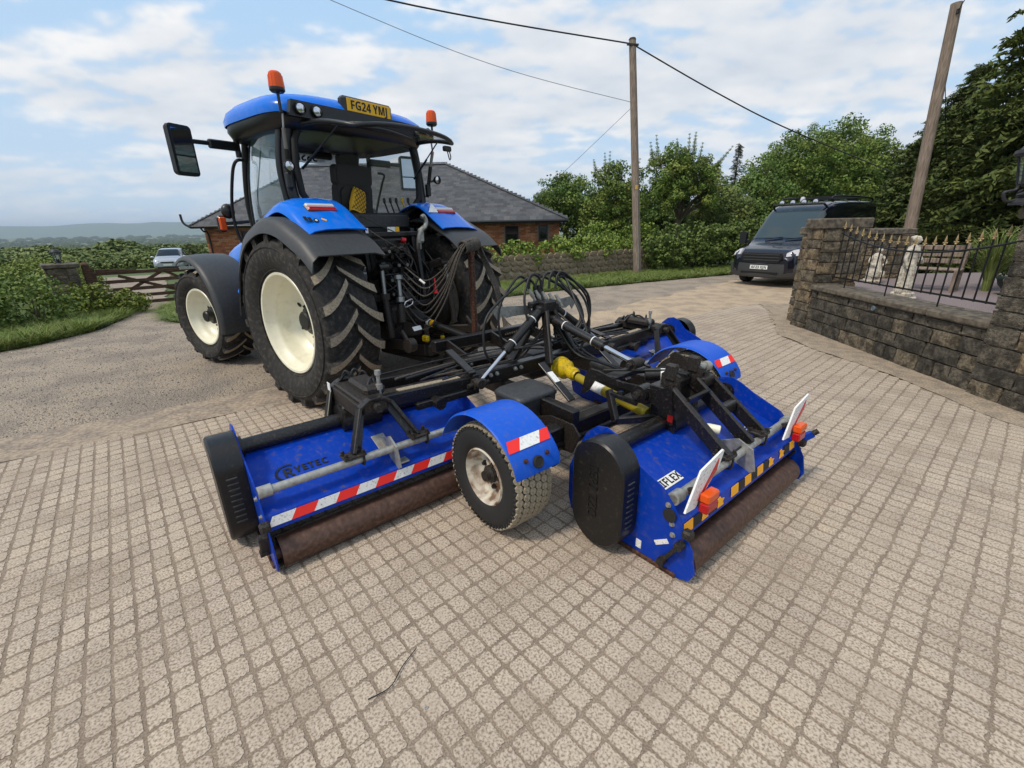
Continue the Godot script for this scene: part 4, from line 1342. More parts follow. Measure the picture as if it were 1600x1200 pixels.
func make_linkage(t: Node3D) -> void:
	var rr := RandomNumberGenerator.new()
	rr.seed = 40
	var g := G.new()
	# valve block: rows of couplers with caps and levers
	for i in 4:
		for j in 3:
			var c := Vector3(-0.22 + 0.11 * j, 1.04 + 0.145 * i, 0.33)
			g.box(c, Vector3(0.095, 0.12, 0.16), 0.012)
			g.cyl(c + Vector3(-0.02, 0.02, 0.07), c + Vector3(-0.025, 0.02, 0.15), 0.026, 0.024, 12)
			g.cyl(c + Vector3(0.03, -0.03, 0.07), c + Vector3(0.03, -0.035, 0.13), 0.02, -1, 10)
			g.bar(c + Vector3(0.02, 0.05, 0.06), c + Vector3(0.05, 0.09, 0.12), 0.012, 0.02)
	g.box(Vector3(-0.08, 1.25, 0.22), Vector3(0.44, 0.74, 0.12), 0.02)
	part(t, "spool_valve", g, M["frame_black"])
	for k in 7:
		g = G.new()
		g.cyl(Vector3(-0.24 + 0.11 * (k % 3), 1.06 + 0.145 * (k / 2), 0.46), Vector3(-0.245 + 0.11 * (k % 3), 1.06 + 0.145 * (k / 2), 0.49), 0.016, -1, 10)
		part(t, "coupler", g, M["steel"])
	# vertical bars and brackets behind the cab
	g = G.new()
	for x in [-0.36, -0.30, 0.30, 0.40]:
		g.bar(Vector3(x, 0.95, 0.30), Vector3(x, 1.72, 0.22), 0.035, 0.05, 0.006)
	g.bar(Vector3(-0.48, 1.66, 0.24), Vector3(0.48, 1.66, 0.24), 0.06, 0.05, 0.008)
	g.bar(Vector3(-0.45, 1.02, 0.34), Vector3(0.45, 1.02, 0.34), 0.08, 0.08, 0.01)
	g.prism(PackedVector2Array([Vector2(-0.10, 0.0), Vector2(0.10, 0.0), Vector2(0.07, 0.42), Vector2(-0.05, 0.5)]), -0.02, 0.02, Transform3D(Basis(Vector3.UP, PI / 2), Vector3(0.16, 1.0, 0.42)))
	part(t, "rear_bracket", g, M["frame_black"])
	# lift arms, rods and lower links
	for s: float in [-1.0, 1.0]:
		var la := node(t, "lift_arm")
		g = G.new()
		g.bar(Vector3(s * 0.30, 1.22, 0.20), Vector3(s * 0.40, 1.36, 0.58), 0.07, 0.10, 0.015)
		g.cyl(Vector3(s * 0.36, 1.35, 0.58), Vector3(s * 0.47, 1.35, 0.58), 0.035, -1, 12)
		part(la, "rocker", g, M["frame_black"])
		g = G.new()
		g.cyl(Vector3(s * 0.43, 1.34, 0.58), Vector3(s * 0.46, 1.02, 0.62), 0.022, -1, 10)
		part(la, "threaded_rod", g, M["steel"])
		g = G.new()
		g.cyl(Vector3(s * 0.455, 1.08, 0.61), Vector3(s * 0.46, 0.66, 0.66), 0.034, -1, 12)
		g.cyl(Vector3(s * 0.455, 1.10, 0.61), Vector3(s * 0.455, 1.04, 0.615), 0.05, -1, 12)
		part(la, "lift_rod", g, M["greasy"])
		g = G.new()
		g.bar(Vector3(s * 0.38, 0.52, 0.12), Vector3(s * 0.47, 0.62, 0.95), 0.045, 0.10, 0.012)
		g.cyl(Vector3(s * 0.43, 0.62, 0.95), Vector3(s * 0.51, 0.62, 0.95), 0.07, -1, 16)
		g.bar(Vector3(s * 0.47, 0.66, 0.92), Vector3(s * 0.47, 0.75, 0.84), 0.03, 0.04, 0.006)
		part(la, "lower_link", g, M["greasy"])
	g = G.new()
	g.cyl(Vector3(-0.30, 1.06, 0.66), Vector3(-0.27, 1.22, 0.62), 0.024, -1, 12)
	g.cyl(Vector3(-0.31, 1.0, 0.67), Vector3(-0.30, 1.05, 0.66), 0.045, -1, 12)
	g.cyl(Vector3(-0.27, 1.22, 0.62), Vector3(-0.265, 1.26, 0.61), 0.05, -1, 12)
	part(t, "top_link_screw", g, M["steel"])
	g = G.new()
	g.cyl(Vector3(-0.315, 0.98, 0.675), Vector3(-0.34, 0.80, 0.70), 0.04, -1, 12)
	g.box(Vector3(-0.25, 0.86, 0.52), Vector3(0.26, 0.18, 0.20), 0.03)
	g.cyl(Vector3(-0.14, 0.96, 0.50), Vector3(-0.14, 1.05, 0.56), 0.06, -1, 12)
	part(t, "top_link", g, M["greasy"])
	g = G.new()
	g.box(Vector3(0.12, 0.93, 0.44), Vector3(0.30, 0.05, 0.16), 0.01)
	part(t, "battery_tray", g, M["frame_black"])
	g = G.new()
	var ring := PackedVector3Array()
	for q in round_rect(0.055, 0.028, 0.026, 4): ring.push_back(Vector3(-0.24 + q.x, 0.985 + q.y + q.x * 0.25, 0.71))
	ring_frame(g, ring, 0.008)
	part(t, "linkage_pin", g, M["chrome"])
	# pick-up hitch, drawbar jaw
	g = G.new()
	for s: float in [-1.0, 1.0]: g.bar(Vector3(s * 0.14, 0.42, 0.1), Vector3(s * 0.12, 0.46, 0.78), 0.035, 0.13, 0.01)
	g.box(Vector3(0, 0.46, 0.78), Vector3(0.26, 0.16, 0.16), 0.03)
	g.box(Vector3(0, 0.36, 0.45), Vector3(0.30, 0.06, 0.9), 0.02)
	part(t, "hitch", g, M["greasy"])
	g = G.new()
	g.box(Vector3(-0.13, 0.60, 0.80), Vector3(0.05, 0.07, 0.09), 0.015)
	g.box(Vector3(0.0, 0.54, 0.86), Vector3(0.14, 0.03, 0.05), 0.01)
	g.box(Vector3(0.06, 0.57, 0.86), Vector3(0.03, 0.07, 0.05), 0.01)
	part(t, "hitch_latch", g, M["yellow_plastic"])
	# labels on the rear panel
	g = G.new()
	g.box(Vector3(-0.33, 1.70, 0.268), Vector3(0.03, 0.05, 0.004))
	part(t, "sticker", g, M["print_white"])
	g = G.new()
	g.box(Vector3(-0.02, 1.71, 0.268), Vector3(0.10, 0.05, 0.004))
	part(t, "sticker", g, M["print_white"])
	g = G.new()
	g.box(Vector3(-0.20, 0.72, 0.76), Vector3(0.11, 0.05, 0.004), 0.0, Basis(Vector3.RIGHT, -0.7))
	part(t, "sticker", g, M["print_white"])
	g = G.new()
	g.box(Vector3(0.06, 1.71, 0.268), Vector3(0.05, 0.05, 0.004))
	part(t, "warning_sticker", g, M["plate_yellow"])
	g = G.new()
	g.cyl(Vector3(0.06, 1.60, 0.32), Vector3(0.10, 1.59, 0.34), 0.030, -1, 12)
	part(t, "red_cap", g, M["lens_red"])
	g = G.new()
	g.cyl(Vector3(0.27, 1.02, 0.58), Vector3(0.27, 1.08, 0.58), 0.03, 0.018, 12)
	g.cyl(Vector3(0.27, 1.08, 0.58), Vector3(0.28, 1.20, 0.56), 0.010, -1, 8)
	part(t, "red_cap", g, M["lens_red"])
	# hook hung beside the off side mudguard
	g = G.new()
	g.tube(smooth_path([Vector3(0.27, 1.50, 0.36), Vector3(0.26, 1.60, 0.38), Vector3(0.29, 1.70, 0.40), Vector3(0.345, 1.735, 0.40), Vector3(0.365, 1.79, 0.40), Vector3(0.335, 1.845, 0.40), Vector3(0.30, 1.83, 0.40)], 5), 0.030, 10, 0.020)
	g.box(Vector3(0.285, 1.64, 0.39), Vector3(0.075, 0.16, 0.05), 0.02)
	part(t, "grey_hook", g, M["galv"])
	# pipes and hoses on the back of the tractor
	for k in 26:
		g = G.new()
		var a := Vector3(rr.randf_range(-0.34, 0.38), rr.randf_range(1.0, 1.62), 0.34 + rr.randf_range(0, 0.08))
		var b := Vector3(rr.randf_range(-0.38, 0.40), rr.randf_range(0.65, 1.35), 0.36 + rr.randf_range(0, 0.10))
		var m := (a + b) * 0.5 + Vector3(rr.randf_range(-0.1, 0.1), rr.randf_range(-0.12, 0.06), rr.randf_range(0.04, 0.14))
		g.tube(smooth_path([a, m, b], 7), rr.randf_range(0.006, 0.013), 6)
		part(t, "hydraulic_hose", g, M["hose"])
	for q in [[Vector3(-0.30, 1.86, -0.05), Vector3(-0.25, 1.66, 0.30), Vector3(-0.05, 1.50, 0.44), Vector3(0.06, 1.40, 0.48)], [Vector3(-0.18, 1.86, -0.05), Vector3(-0.05, 1.70, 0.30), Vector3(0.03, 1.66, 0.34)], [Vector3(-0.02, 1.22, 0.42), Vector3(0.02, 1.30, 0.46), Vector3(0.05, 1.40, 0.48), Vector3(0.04, 1.56, 0.36)]]:
		g = G.new()
		g.tube(smooth_path(q, 6), 0.0055, 6)
		part(t, "cable", g, M["hose_dusty"])

# ---------------------------------------------------------------- the mower
func stadium(cz: float, y0: float, y1: float, r: float, k := 12) -> PackedVector2Array:
	var p := PackedVector2Array()
	for i in k + 1: p.push_back(Vector2(cz + cos(PI * i / k) * r, y1 + sin(PI * i / k) * r))
	for i in k + 1: p.push_back(Vector2(cz - cos(PI * i / k) * r, y0 - sin(PI * i / k) * r))
	return p

# local frame of polygons drawn as (z, y) and extruded along x
var SIDE := Transform3D(Basis(Vector3(0, 0, 1), Vector3(0, 1, 0), Vector3(-1, 0, 0)), Vector3.ZERO)

# sloping panel: point (x, along the slope from its top) -> a transform lying on the hood
func on_hood(x: float, z: float) -> Transform3D:
	var y := lerpf(0.45, 0.36, (z - 0.60) / 0.26)
	var down := Vector3(0, -0.09, 0.26).normalized()
	var nrm := Vector3(0, 0.26, 0.09).normalized()
	return Transform3D(Basis(Vector3.RIGHT, -down, nrm), Vector3(x, y, z) + nrm * 0.004)

func flail_head(m: Node3D, called: String, at: Vector3, cover_side: float, rear: bool) -> Node3D:
	var h := node(m, called, at)
	var hw := 0.72
	var g := G.new()
	# hood of folded sheet
	var rows := []
	for q in [[0.28, 0.25], [0.44, 0.30], [0.50, 0.44], [0.452, 0.595], [0.448, 0.605], [0.362, 0.855], [0.352, 0.870], [0.318, 0.962], [0.310, 0.972], [0.235, 0.988]]:
		var l := PackedVector3Array()
		for j in 13: l.push_back(Vector3(lerpf(-hw, hw, j / 12.0), q[0], q[1]))
		rows.append(l)
	g.sheet(rows, 0.005, true)
	part(h, "hood", g, M["mower_blue"])
	# end plates
	for s: float in [-1.0, 1.0]:
		g = G.new()
		var tall := 1.0 if s == cover_side else 0.0
		var pl := PackedVector2Array([Vector2(0.26, 0.04), Vector2(0.235, 0.12), Vector2(0.235, 0.33), Vector2(0.29, 0.46), Vector2(0.36, 0.57 + 0.03 * tall), Vector2(0.43, 0.62 + 0.04 * tall), Vector2(0.50, 0.635 + 0.04 * tall), Vector2(0.57, 0.61 + 0.04 * tall), Vector2(0.66, 0.56), Vector2(0.86, 0.475), Vector2(0.93, 0.40), Vector2(1.05, 0.20), Vector2(1.075, 0.08), Vector2(1.05, 0.025), Vector2(1.0, 0.008), Vector2(0.86, 0.0), Vector2(0.40, 0.0)])
		g.prism(pl, -0.004, 0.004, Transform3D(SIDE.basis, Vector3(s * hw, 0, 0)))
		part(h, "end_plate", g, M["mower_blue"])
		for b in [[0.94, 0.24], [0.90, 0.395], [0.93, 0.30], [0.34, 0.36]]:
			g = G.new()
			g.bolt(Vector3(s * (hw + 0.004), b[1], b[0]), Vector3(s, 0, 0), 0.010, 0.009)
			part(h, "bolt", g, M["galv"])
		# scraper bracket of the roller
		g = G.new()
		g.bar(Vector3(s * (hw + 0.02), 0.06, 0.90), Vector3(s * (hw + 0.02), 0.23, 1.0), 0.022, 0.055, 0.006, Vector3.RIGHT)
		g.cyl(Vector3(s * (hw + 0.005), 0.075, 0.91), Vector3(s * (hw + 0.05), 0.075, 0.91), 0.022, -1, 10)
		g.cyl(Vector3(s * (hw + 0.005), 0.22, 0.995), Vector3(s * (hw + 0.05), 0.22, 0.995), 0.022, -1, 10)
		g.box(Vector3(s * (hw + 0.01), 0.29, 1.02), Vector3(0.05, 0.05, 0.05), 0.01)
		part(h, "roller_bracket", g, M["greasy"])
	g = G.new()
	g.cyl(Vector3(-0.685, 0.086, 0.975), Vector3(0.685, 0.086, 0.975), 0.085, -1, 36)
	g.cyl(Vector3(-0.715, 0.086, 0.975), Vector3(0.715, 0.086, 0.975), 0.035, -1, 14)
	part(h, "roller", g, M["roller"])
	# skid under the front edge
	g = G.new()
	g.bar(Vector3(-hw, 0.015, 0.55), Vector3(-hw, 0.012, 0.98), 0.03, 0.025, 0.005)
	part(h, "skid", g, M["rust"])
	g = G.new()
	g.bar(Vector3(hw, 0.015, 0.55), Vector3(hw, 0.012, 0.98), 0.03, 0.025, 0.005)
	part(h, "skid", g, M["rust"])
	# rotor drum under the hood
	g = G.new()
	g.cyl(Vector3(-0.70, 0.22, 0.55), Vector3(0.70, 0.22, 0.55), 0.09, -1, 20)
	part(h, "rotor", g, M["greasy"])
	# drive tube and hanging pipe
	g = G.new()
	g.cyl(Vector3(-hw, 0.52, 0.47), Vector3(hw, 0.52, 0.47), 0.047, -1, 24)
	g.cyl(Vector3(-0.13, 0.52, 0.47), Vector3(0.13, 0.52, 0.47), 0.10, -1, 20)
	g.box(Vector3(0, 0.54, 0.44), Vector3(0.22, 0.20, 0.20), 0.03)
	for s: float in [-1.0, 1.0]: g.cyl(Vector3(s * (hw - 0.03), 0.52, 0.47), Vector3(s * (hw - 0.004), 0.52, 0.47), 0.065, -1, 20)
	part(h, "drive_tube", g, M["frame_black"])
	g = G.new()
	g.cyl(Vector3(-hw + 0.004, 0.432, 0.915), Vector3(hw - 0.004, 0.432, 0.915), 0.0235, -1, 20)
	for s: float in [-1.0, 1.0]: g.cyl(Vector3(s * (hw - 0.07), 0.432, 0.915), Vector3(s * (hw - 0.004), 0.432, 0.915), 0.033, -1, 20)
	part(h, "hanger_pipe", g, M["galv"])
	# galvanised saddle in the middle of the pipe
	g = G.new()
	g.prism(PackedVector2Array([Vector2(0.70, 0.418), Vector2(0.88, 0.50), Vector2(0.97, 0.46), Vector2(1.0, 0.33), Vector2(0.96, 0.305), Vector2(0.84, 0.355)]), -0.006, 0.006, Transform3D(SIDE.basis, Vector3(0.035, 0, 0)))
	g.T = on_hood(0.035, 0.74)
	g.box(Vector3(0, 0, 0.004), Vector3(0.085, 0.15, 0.007), 0.002)
	g.T = Transform3D()
	g.box(Vector3(0.075, 0.335, 0.925), Vector3(0.08, 0.012, 0.07), 0.003)
	part(h, "saddle", g, M["galv"])
	# guard cover of the belt drive
	var cv := node(h, "belt_cover")
	var o := cover_side * (hw + 0.006)
	g = G.new()
	var outer := stadium(0.555, 0.195, 0.485, 0.172)
	var inner := stadium(0.555, 0.195, 0.485, 0.162)
	var k := outer.size()
	for ring in [[outer, 0.0, outer, 0.128], [outer, 0.128, inner, 0.138]]:
		for i in k:
			var a: Vector2 = ring[0][i]
			var b: Vector2 = ring[0][(i + 1) % k]
			var d: Vector2 = ring[2][(i + 1) % k]
			var e: Vector2 = ring[2][i]
			var A := Vector3(o + cover_side * ring[1], a.y, a.x)
			var B := Vector3(o + cover_side * ring[1], b.y, b.x)
			var C := Vector3(o + cover_side * ring[3], d.y, d.x)
			var D := Vector3(o + cover_side * ring[3], e.y, e.x)
			var na := Vector3(0, a.y - clampf(a.y, 0.195, 0.485), a.x - 0.555).normalized() + Vector3(cover_side * (0.8 if ring[1] > 0 else 0.0), 0, 0)
			var nb := Vector3(0, b.y - clampf(b.y, 0.195, 0.485), b.x - 0.555).normalized() + Vector3(cover_side * (0.8 if ring[1] > 0 else 0.0), 0, 0)
			g._sq(A, B, C, D, na, nb, nb, na)
	g.prism(inner, -0.001, 0.001, Transform3D(SIDE.basis, Vector3(o + cover_side * 0.137, 0, 0)))
	part(cv, "shell", g, M["cover_black"])
	for i in 9:
		g = G.new()
		g.box(Vector3(o + cover_side * 0.07, 0.20 + 0.033 * i, 0.728), Vector3(0.055, 0.010, 0.008), 0.003)
		part(cv, "louvre", g, M["plastic"])
	if rear:
		var tx := inst(cv, "lettering", text_mesh("IERI/ZZO", 0.058, 0.006, false), M["cover_black"])
		tx.transform = Transform3D(Basis(Vector3.UP, -PI / 2) * Basis(Vector3.BACK, -PI / 2), Vector3(o + cover_side * 0.140, 0.35, 0.535))
		tx.scale = Vector3(1.0, 1.0, 1.0)
	# tape along the rear lip
	var n := 12 if not rear else 17
	var rr := RandomNumberGenerator.new()
	rr.seed = 90 + int(at.x * 10.0)
	for i in n:
		var w := 1.40 / n
		var x0 := -0.70 + w * i
		var sl := 0.035 if not rear else 0.012
		var poly := PackedVector2Array([Vector2(x0 - sl * 0.5, -0.026), Vector2(x0 + w - sl * 0.5, -0.026), Vector2(x0 + w + sl * 0.5, 0.026), Vector2(x0 + sl * 0.5, 0.026)])
		if rear:
			if i in [5, 13]: continue
			if i in [2, 4, 12, 14]:
				poly = PackedVector2Array([Vector2(x0, -0.026), Vector2(x0 + w * 0.8, -0.026), Vector2(x0 + w * 0.75, -0.008), Vector2(x0 + w, 0.004), Vector2(x0 + w * 0.6, 0.012), Vector2(x0 + w * 0.5, 0.026), Vector2(x0 + w * 0.12, 0.02), Vector2(x0 + w * 0.2, 0.0)])
		poly = PackedVector2Array(Array(poly).map(func(v: Vector2): return Vector2(clampf(v.x, -0.712, 0.712), v.y)))
		g = G.new()
		g.T = Transform3D(Basis(Vector3.RIGHT, -0.23), Vector3(0, 0.283, 0.982))
		g.prism(poly, 0.0, 0.003)
		if rear: part(h, "hazard_tape", g, M["tape_amber"] if i % 2 == 0 else M["print_black"])
		else: part(h, "reflective_tape", g, M["print_white"] if i % 2 == 0 else M["tape_red"])
	return h

func decal(h: Node3D, s: String, x: float, z: float, size: float, m: Material, gear: bool) -> void:
	var d := node(h, "logo")
	var base := on_hood(x, z)
	var t := inst(d, "lettering", text_mesh(s.substr(1) if gear else s, size, 0.0015), m)
	t.transform = base
	if gear:
		var r := inst(d, "capital", text_mesh("R", size * 1.45, 0.0015), m)
		r.transform = base * Transform3D(Basis(), Vector3(-size * 2.72, -size * 0.12, 0))
		var g := G.new()
		g.T = base * Transform3D(Basis(), Vector3(-size * 2.72, -size * 0.12, 0))
		for i in 26:
			var a := lerpf(0.35, 1.55, i / 25.0) * PI
			g.box(Vector3(cos(a), sin(a), 0) * size * 1.32, Vector3(size * 0.22, size * 0.09, 0.0015), 0.0, Basis(Vector3.BACK, a))
		g.lathe(PackedVector2Array([Vector2(size * 1.12, 0), Vector2(size * 1.22, 0), Vector2(size * 1.22, 0.001), Vector2(size * 1.12, 0.001)]), Vector3.ZERO, Vector3.BACK, 30, 0.30 * PI + 0.0, 1.62 * PI)
		part(d, "gear_ring", g, m)

func ram(m: Node3D, a: Vector3, b: Vector3, share := 0.58) -> void:
	var r := node(m, "hydraulic_ram")
	var c := a.lerp(b, share)
	var d := (b - a).normalized()
	var g := G.new()
	g.cyl(a, c, 0.034, -1, 18)
	g.cyl(c - d * 0.02, c + d * 0.025, 0.039, -1, 18)
	g.box(a, Vector3(0.07, 0.07, 0.07), 0.015)
	part(r, "barrel", g, M["frame_black"])
	g = G.new()
	g.cyl(c, b, 0.017, -1, 14)
	part(r, "rod", g, M["chrome"])
	g = G.new()
	g.cyl(b + Vector3(-0.05, 0, 0.0), b + Vector3(0.05, 0, 0.0), 0.038, -1, 14)
	g.cyl(b + Vector3(-0.09, 0, 0.0), b + Vector3(0.09, 0, 0.0), 0.018, -1, 12)
	part(r, "eye", g, M["greasy"])
	g = G.new()
	for u in [0.25, 0.85]:
		g = G.new()
		var q := a.lerp(c, u)
		g.cyl(q - d * 0.004, q + d * 0.004, 0.037, -1, 18)
		part(r, "cable_tie", g, M["print_white"])

func make_mower() -> void:
	var m := thing("flail_mower", "trailed blue and black three-head flail mower behind the tractor", "mower")
	m.transform = MOWER
	var g := G.new()
	# heads
	var lw := flail_head(m, "wing_head", Vector3(-1.55, 0, -1.42), -1.0, false)
	var rw := flail_head(m, "wing_head", Vector3(1.55, 0, -1.42), 1.0, false)
	var rh := flail_head(m, "rear_head", Vector3(0, 0, 0), -1.0, true)
	decal(lw, "RYETEC", -0.40, 0.735, 0.048, M["print_black"], true)
	decal(rw, "RYETEC", -0.10, 0.735, 0.048, M["print_black"], true)
	decal(rh, "RYETEC", 0.46, 0.77, 0.050, M["print_white"], true)
	g = G.new()
	g.T = on_hood(-0.545, 0.775)
	g.box(Vector3(0, 0, 0), Vector3(0.25, 0.065, 0.002))
	var lab := part(rh, "name_label", g, M["print_white"])
	var tx := inst(rh, "name_lettering", text_mesh("TRIFLEX", 0.047, 0.0015), M["print_black"])
	tx.transform = on_hood(-0.545, 0.775).translated(Vector3(0, 0.002, 0.0007))
	# stickers and marks on the near end plate of the rear head
	g = G.new()
	g.box(Vector3(-0.7255, 0.165, 0.885), Vector3(0.003, 0.025, 0.085), 0.0, Basis(Vector3.RIGHT, -0.62))
	part(rh, "sticker", g, M["print_white"])
	g = G.new()
	g.box(Vector3(-0.7255, 0.075, 0.755), Vector3(0.003, 0.05, 0.032))
	part(rh, "sticker", g, M["print_white"])
	g = G.new()
	g.cyl(Vector3(-0.724, 0.345, 0.915), Vector3(-0.735, 0.345, 0.915), 0.036, -1, 20)
	part(rh, "grommet", g, M["rubber"])
	# rear markers: white boards with a red triangle, lamps below
	for s: float in [0.0, 1.0]:
		var b := node(rh, "marker_board", Vector3(s * 1.165, 0, 0))
		g = G.new()
		g.prism(PackedVector2Array([Vector2(-0.745, 0.405), Vector2(-0.64, 0.595), Vector2(-0.435, 0.640), Vector2(-0.425, 0.63), Vector2(-0.455, 0.56), Vector2(-0.655, 0.395)]), 0.99, 1.0)
		part(b, "board", g, M["print_white"])
		g = G.new()
		g.prism(PackedVector2Array([Vector2(-0.645, 0.435), Vector2(-0.475, 0.605), Vector2(-0.485, 0.545)]), 1.0, 1.004)
		part(b, "red_triangle", g, M["lens_red"])
		g = G.new()
		g.bar(Vector3(-0.60, 0.43, 0.915), Vector3(-0.60, 0.47, 0.99), 0.03, 0.03, 0.005)
		g.box(Vector3(-0.585, 0.42, 1.005), Vector3(0.10, 0.05, 0.02), 0.005)
		part(b, "bracket", g, M["greasy"])
		var lm := node(rh, "rear_lamp", Vector3(s * 1.165 - 0.585, 0.425, 1.03))
		g = G.new()
		g.box(Vector3(0, 0.028, 0), Vector3(0.105, 0.05, 0.05), 0.008)
		part(lm, "amber_lens", g, M["lens_amber"])
		g = G.new()
		g.box(Vector3(0, -0.026, 0), Vector3(0.105, 0.056, 0.05), 0.008)
		part(lm, "red_lens", g, M["lens_red"])
	g = G.new()
	g.tube(smooth_path([Vector3(-0.70, 0.44, 0.90), Vector3(-0.6, 0.40, 0.87), Vector3(-0.4, 0.43, 0.90), Vector3(-0.2, 0.46, 0.91), Vector3(0.1, 0.455, 0.90), Vector3(0.3, 0.46, 0.9), Vector3(0.55, 0.44, 0.93)], 6), 0.006, 6)
	part(rh, "lamp_cable", g, M["hose"])
	# ratchet at the far end of the rear head
	g = G.new()
	g.bar(Vector3(0.735, 0.29, 0.99), Vector3(0.775, 0.36, 1.06), 0.03, 0.05, 0.006)
	part(rh, "catch", g, M["mower_blue"])
	g = G.new()
	g.cyl(Vector3(0.775, 0.36, 1.06), Vector3(0.787, 0.383, 1.083), 0.018, -1, 10)
	part(rh, "catch_pin", g, M["greasy"])
	# arms that carry the rear head
	var arm := node(m, "rear_arm")
	for x in [-0.17, 0.11, 0.27]:
		g = G.new()
		g.bar(Vector3(x, 0.755, 0.52), Vector3(x + (0.0 if x < 0.2 else 0.02), 0.45, 0.92), 0.045 if x < 0 else 0.03, 0.085, 0.008)
		part(arm, "leg", g, M["frame_black"])
	g = G.new()
	for u in [0.08, 0.5]:
		g = G.new()
		g.bar(Vector3(0.125, lerpf(0.77, 0.45, u), lerpf(0.53, 0.92, u)), Vector3(0.26, lerpf(0.77, 0.45, u), lerpf(0.53, 0.92, u)), 0.05, 0.07, 0.006)
		part(arm, "web", g, M["frame_black"])
	g = G.new()
	g.box(Vector3(-0.03, 0.70, 0.62), Vector3(0.24, 0.09, 0.02), 0.004, Basis(Vector3.RIGHT, 0.6))
	part(arm, "cross_plate", g, M["frame_black"])
	for x in [-0.17, 0.27]:
		g = G.new()
		g.box(Vector3(x, 0.475, 0.90), Vector3(0.10, 0.02, 0.10), 0.004)
		for e in [[-0.035, -0.035], [0.035, -0.035], [-0.035, 0.035], [0.035, 0.035]]: g.bolt(Vector3(x + e[0], 0.487, 0.90 + e[1]), Vector3.UP, 0.010, 0.014)
		g.tube(smooth_path([Vector3(x, 0.47, 0.88), Vector3(x, 0.41, 0.885), Vector3(x, 0.395, 0.915), Vector3(x, 0.41, 0.945), Vector3(x, 0.47, 0.95)], 5), 0.007, 6)
		part(arm, "clamp", g, M["greasy"])
	# side plates of the rear arm and its pivot tower
	for x in [-0.20, 0.20]:
		g = G.new()
		g.prism(PackedVector2Array([Vector2(-0.14, 0.56), Vector2(-0.11, 0.72), Vector2(-0.07, 0.765), Vector2(0.0, 0.765), Vector2(0.18, 0.735), Vector2(0.46, 0.75), Vector2(0.55, 0.80), Vector2(0.58, 0.62), Vector2(0.50, 0.63), Vector2(0.34, 0.695), Vector2(0.08, 0.70), Vector2(-0.03, 0.69), Vector2(-0.09, 0.59)]), -0.011, 0.011, Transform3D(SIDE.basis, Vector3(x, 0, 0)))
		g.cyl(Vector3(x - 0.05, 0.705, 0.36), Vector3(x + 0.05, 0.705, 0.36), 0.055, -1, 20)
		part(arm, "side_plate", g, M["frame_black"])
		g = G.new()
		g.bolt(Vector3(x - 0.05, 0.705, 0.36), Vector3.LEFT, 0.024, 0.035)
		part(arm, "pivot_nut", g, M["greasy"])
		g = G.new()
		g.prism(PackedVector2Array([Vector2(-0.06, 0.52), Vector2(0.05, 0.52), Vector2(0.06, 0.84), Vector2(-0.02, 0.88), Vector2(-0.06, 0.84)]), -0.012, 0.012, Transform3D(SIDE.basis, Vector3(x * 0.65, 0, 0.50)))
		g.box(Vector3(x * 0.65, 0.86, 0.50), Vector3(0.05, 0.10, 0.07), 0.008)
		part(arm, "tower_plate", g, M["greasy"])
	g = G.new()
	g.bar(Vector3(-0.2, 0.74, 0.10), Vector3(0.2, 0.74, 0.10), 0.10, 0.03, 0.006)
	g.bar(Vector3(-0.2, 0.75, 0.45), Vector3(0.2, 0.75, 0.45), 0.10, 0.05, 0.006)
	g.bar(Vector3(-0.18, 0.77, 0.02), Vector3(0.16, 0.79, 0.42), 0.02, 0.012, 0.003)
	part(arm, "cross_member", g, M["frame_black"])
	g = G.new()
	g.box(Vector3(-0.142, 0.565, 0.53), Vector3(0.008, 0.045, 0.035))
	part(arm, "red_mark", g, M["tape_red"])
	g = G.new()
	g.cyl(Vector3(0.02, 0.74, 0.22), Vector3(0.16, 0.75, 0.40), 0.045, -1, 18)
	part(arm, "accumulator", g, M["frame_black"])
	g = G.new()
	g.cyl(Vector3(0.08, 0.744, 0.30), Vector3(0.105, 0.746, 0.335), 0.0465, -1, 18)
	part(arm, "white_band", g, M["print_white"])
	g = G.new()
	g.cyl(Vector3(0.14, 0.83, 0.50), Vector3(0.30, 0.82, 0.52), 0.024, -1, 14)
	g.cyl(Vector3(0.24, 0.822, 0.515), Vector3(0.28, 0.82, 0.52), 0.034, -1, 14)
	part(arm, "pivot_pin", g, M["galv"])
	g = G.new()
	g.lathe(PackedVector2Array([Vector2(0, 0), Vector2(0.016, 0.005), Vector2(0.026, 0.05), Vector2(0.028, 0.11), Vector2(0.024, 0.115), Vector2(0, 0.112)]), Vector3(-0.10, 0.565, 0.70), Vector3(0.045, -0.01, 0.10), 20)
	part(arm, "cream_tube", g, M["rim_cream"])
	# stand bracket on the left of the rear arm
	g = G.new()
	g.bar(Vector3(-0.26, 0.68, 0.14), Vector3(-0.30, 0.50, 0.24), 0.035, 0.06, 0.006)
	g.bar(Vector3(-0.30, 0.50, 0.24), Vector3(-0.12, 0.53, 0.42), 0.035, 0.05, 0.006)
	g.bar(Vector3(-0.16, 0.60, 0.30), Vector3(-0.28, 0.67, 0.16), 0.035, 0.03, 0.006)
	part(arm, "stand_bracket", g, M["frame_black"])
	# main frame
	var fr := node(m, "main_frame")
	for q in [[Vector3(-0.78, 0.645, -0.72), Vector3(0.78, 0.645, -0.72), 0.09, 0.11], [Vector3(-0.78, 0.645, -1.06), Vector3(0.78, 0.645, -1.06), 0.09, 0.11], [Vector3(-0.62, 0.72, -1.52), Vector3(0.62, 0.72, -1.52), 0.08, 0.10]]:
		g = G.new()
		g.bar(q[0], q[1], q[2], q[3], 0.008)
		part(fr, "cross_beam", g, M["frame_black"])
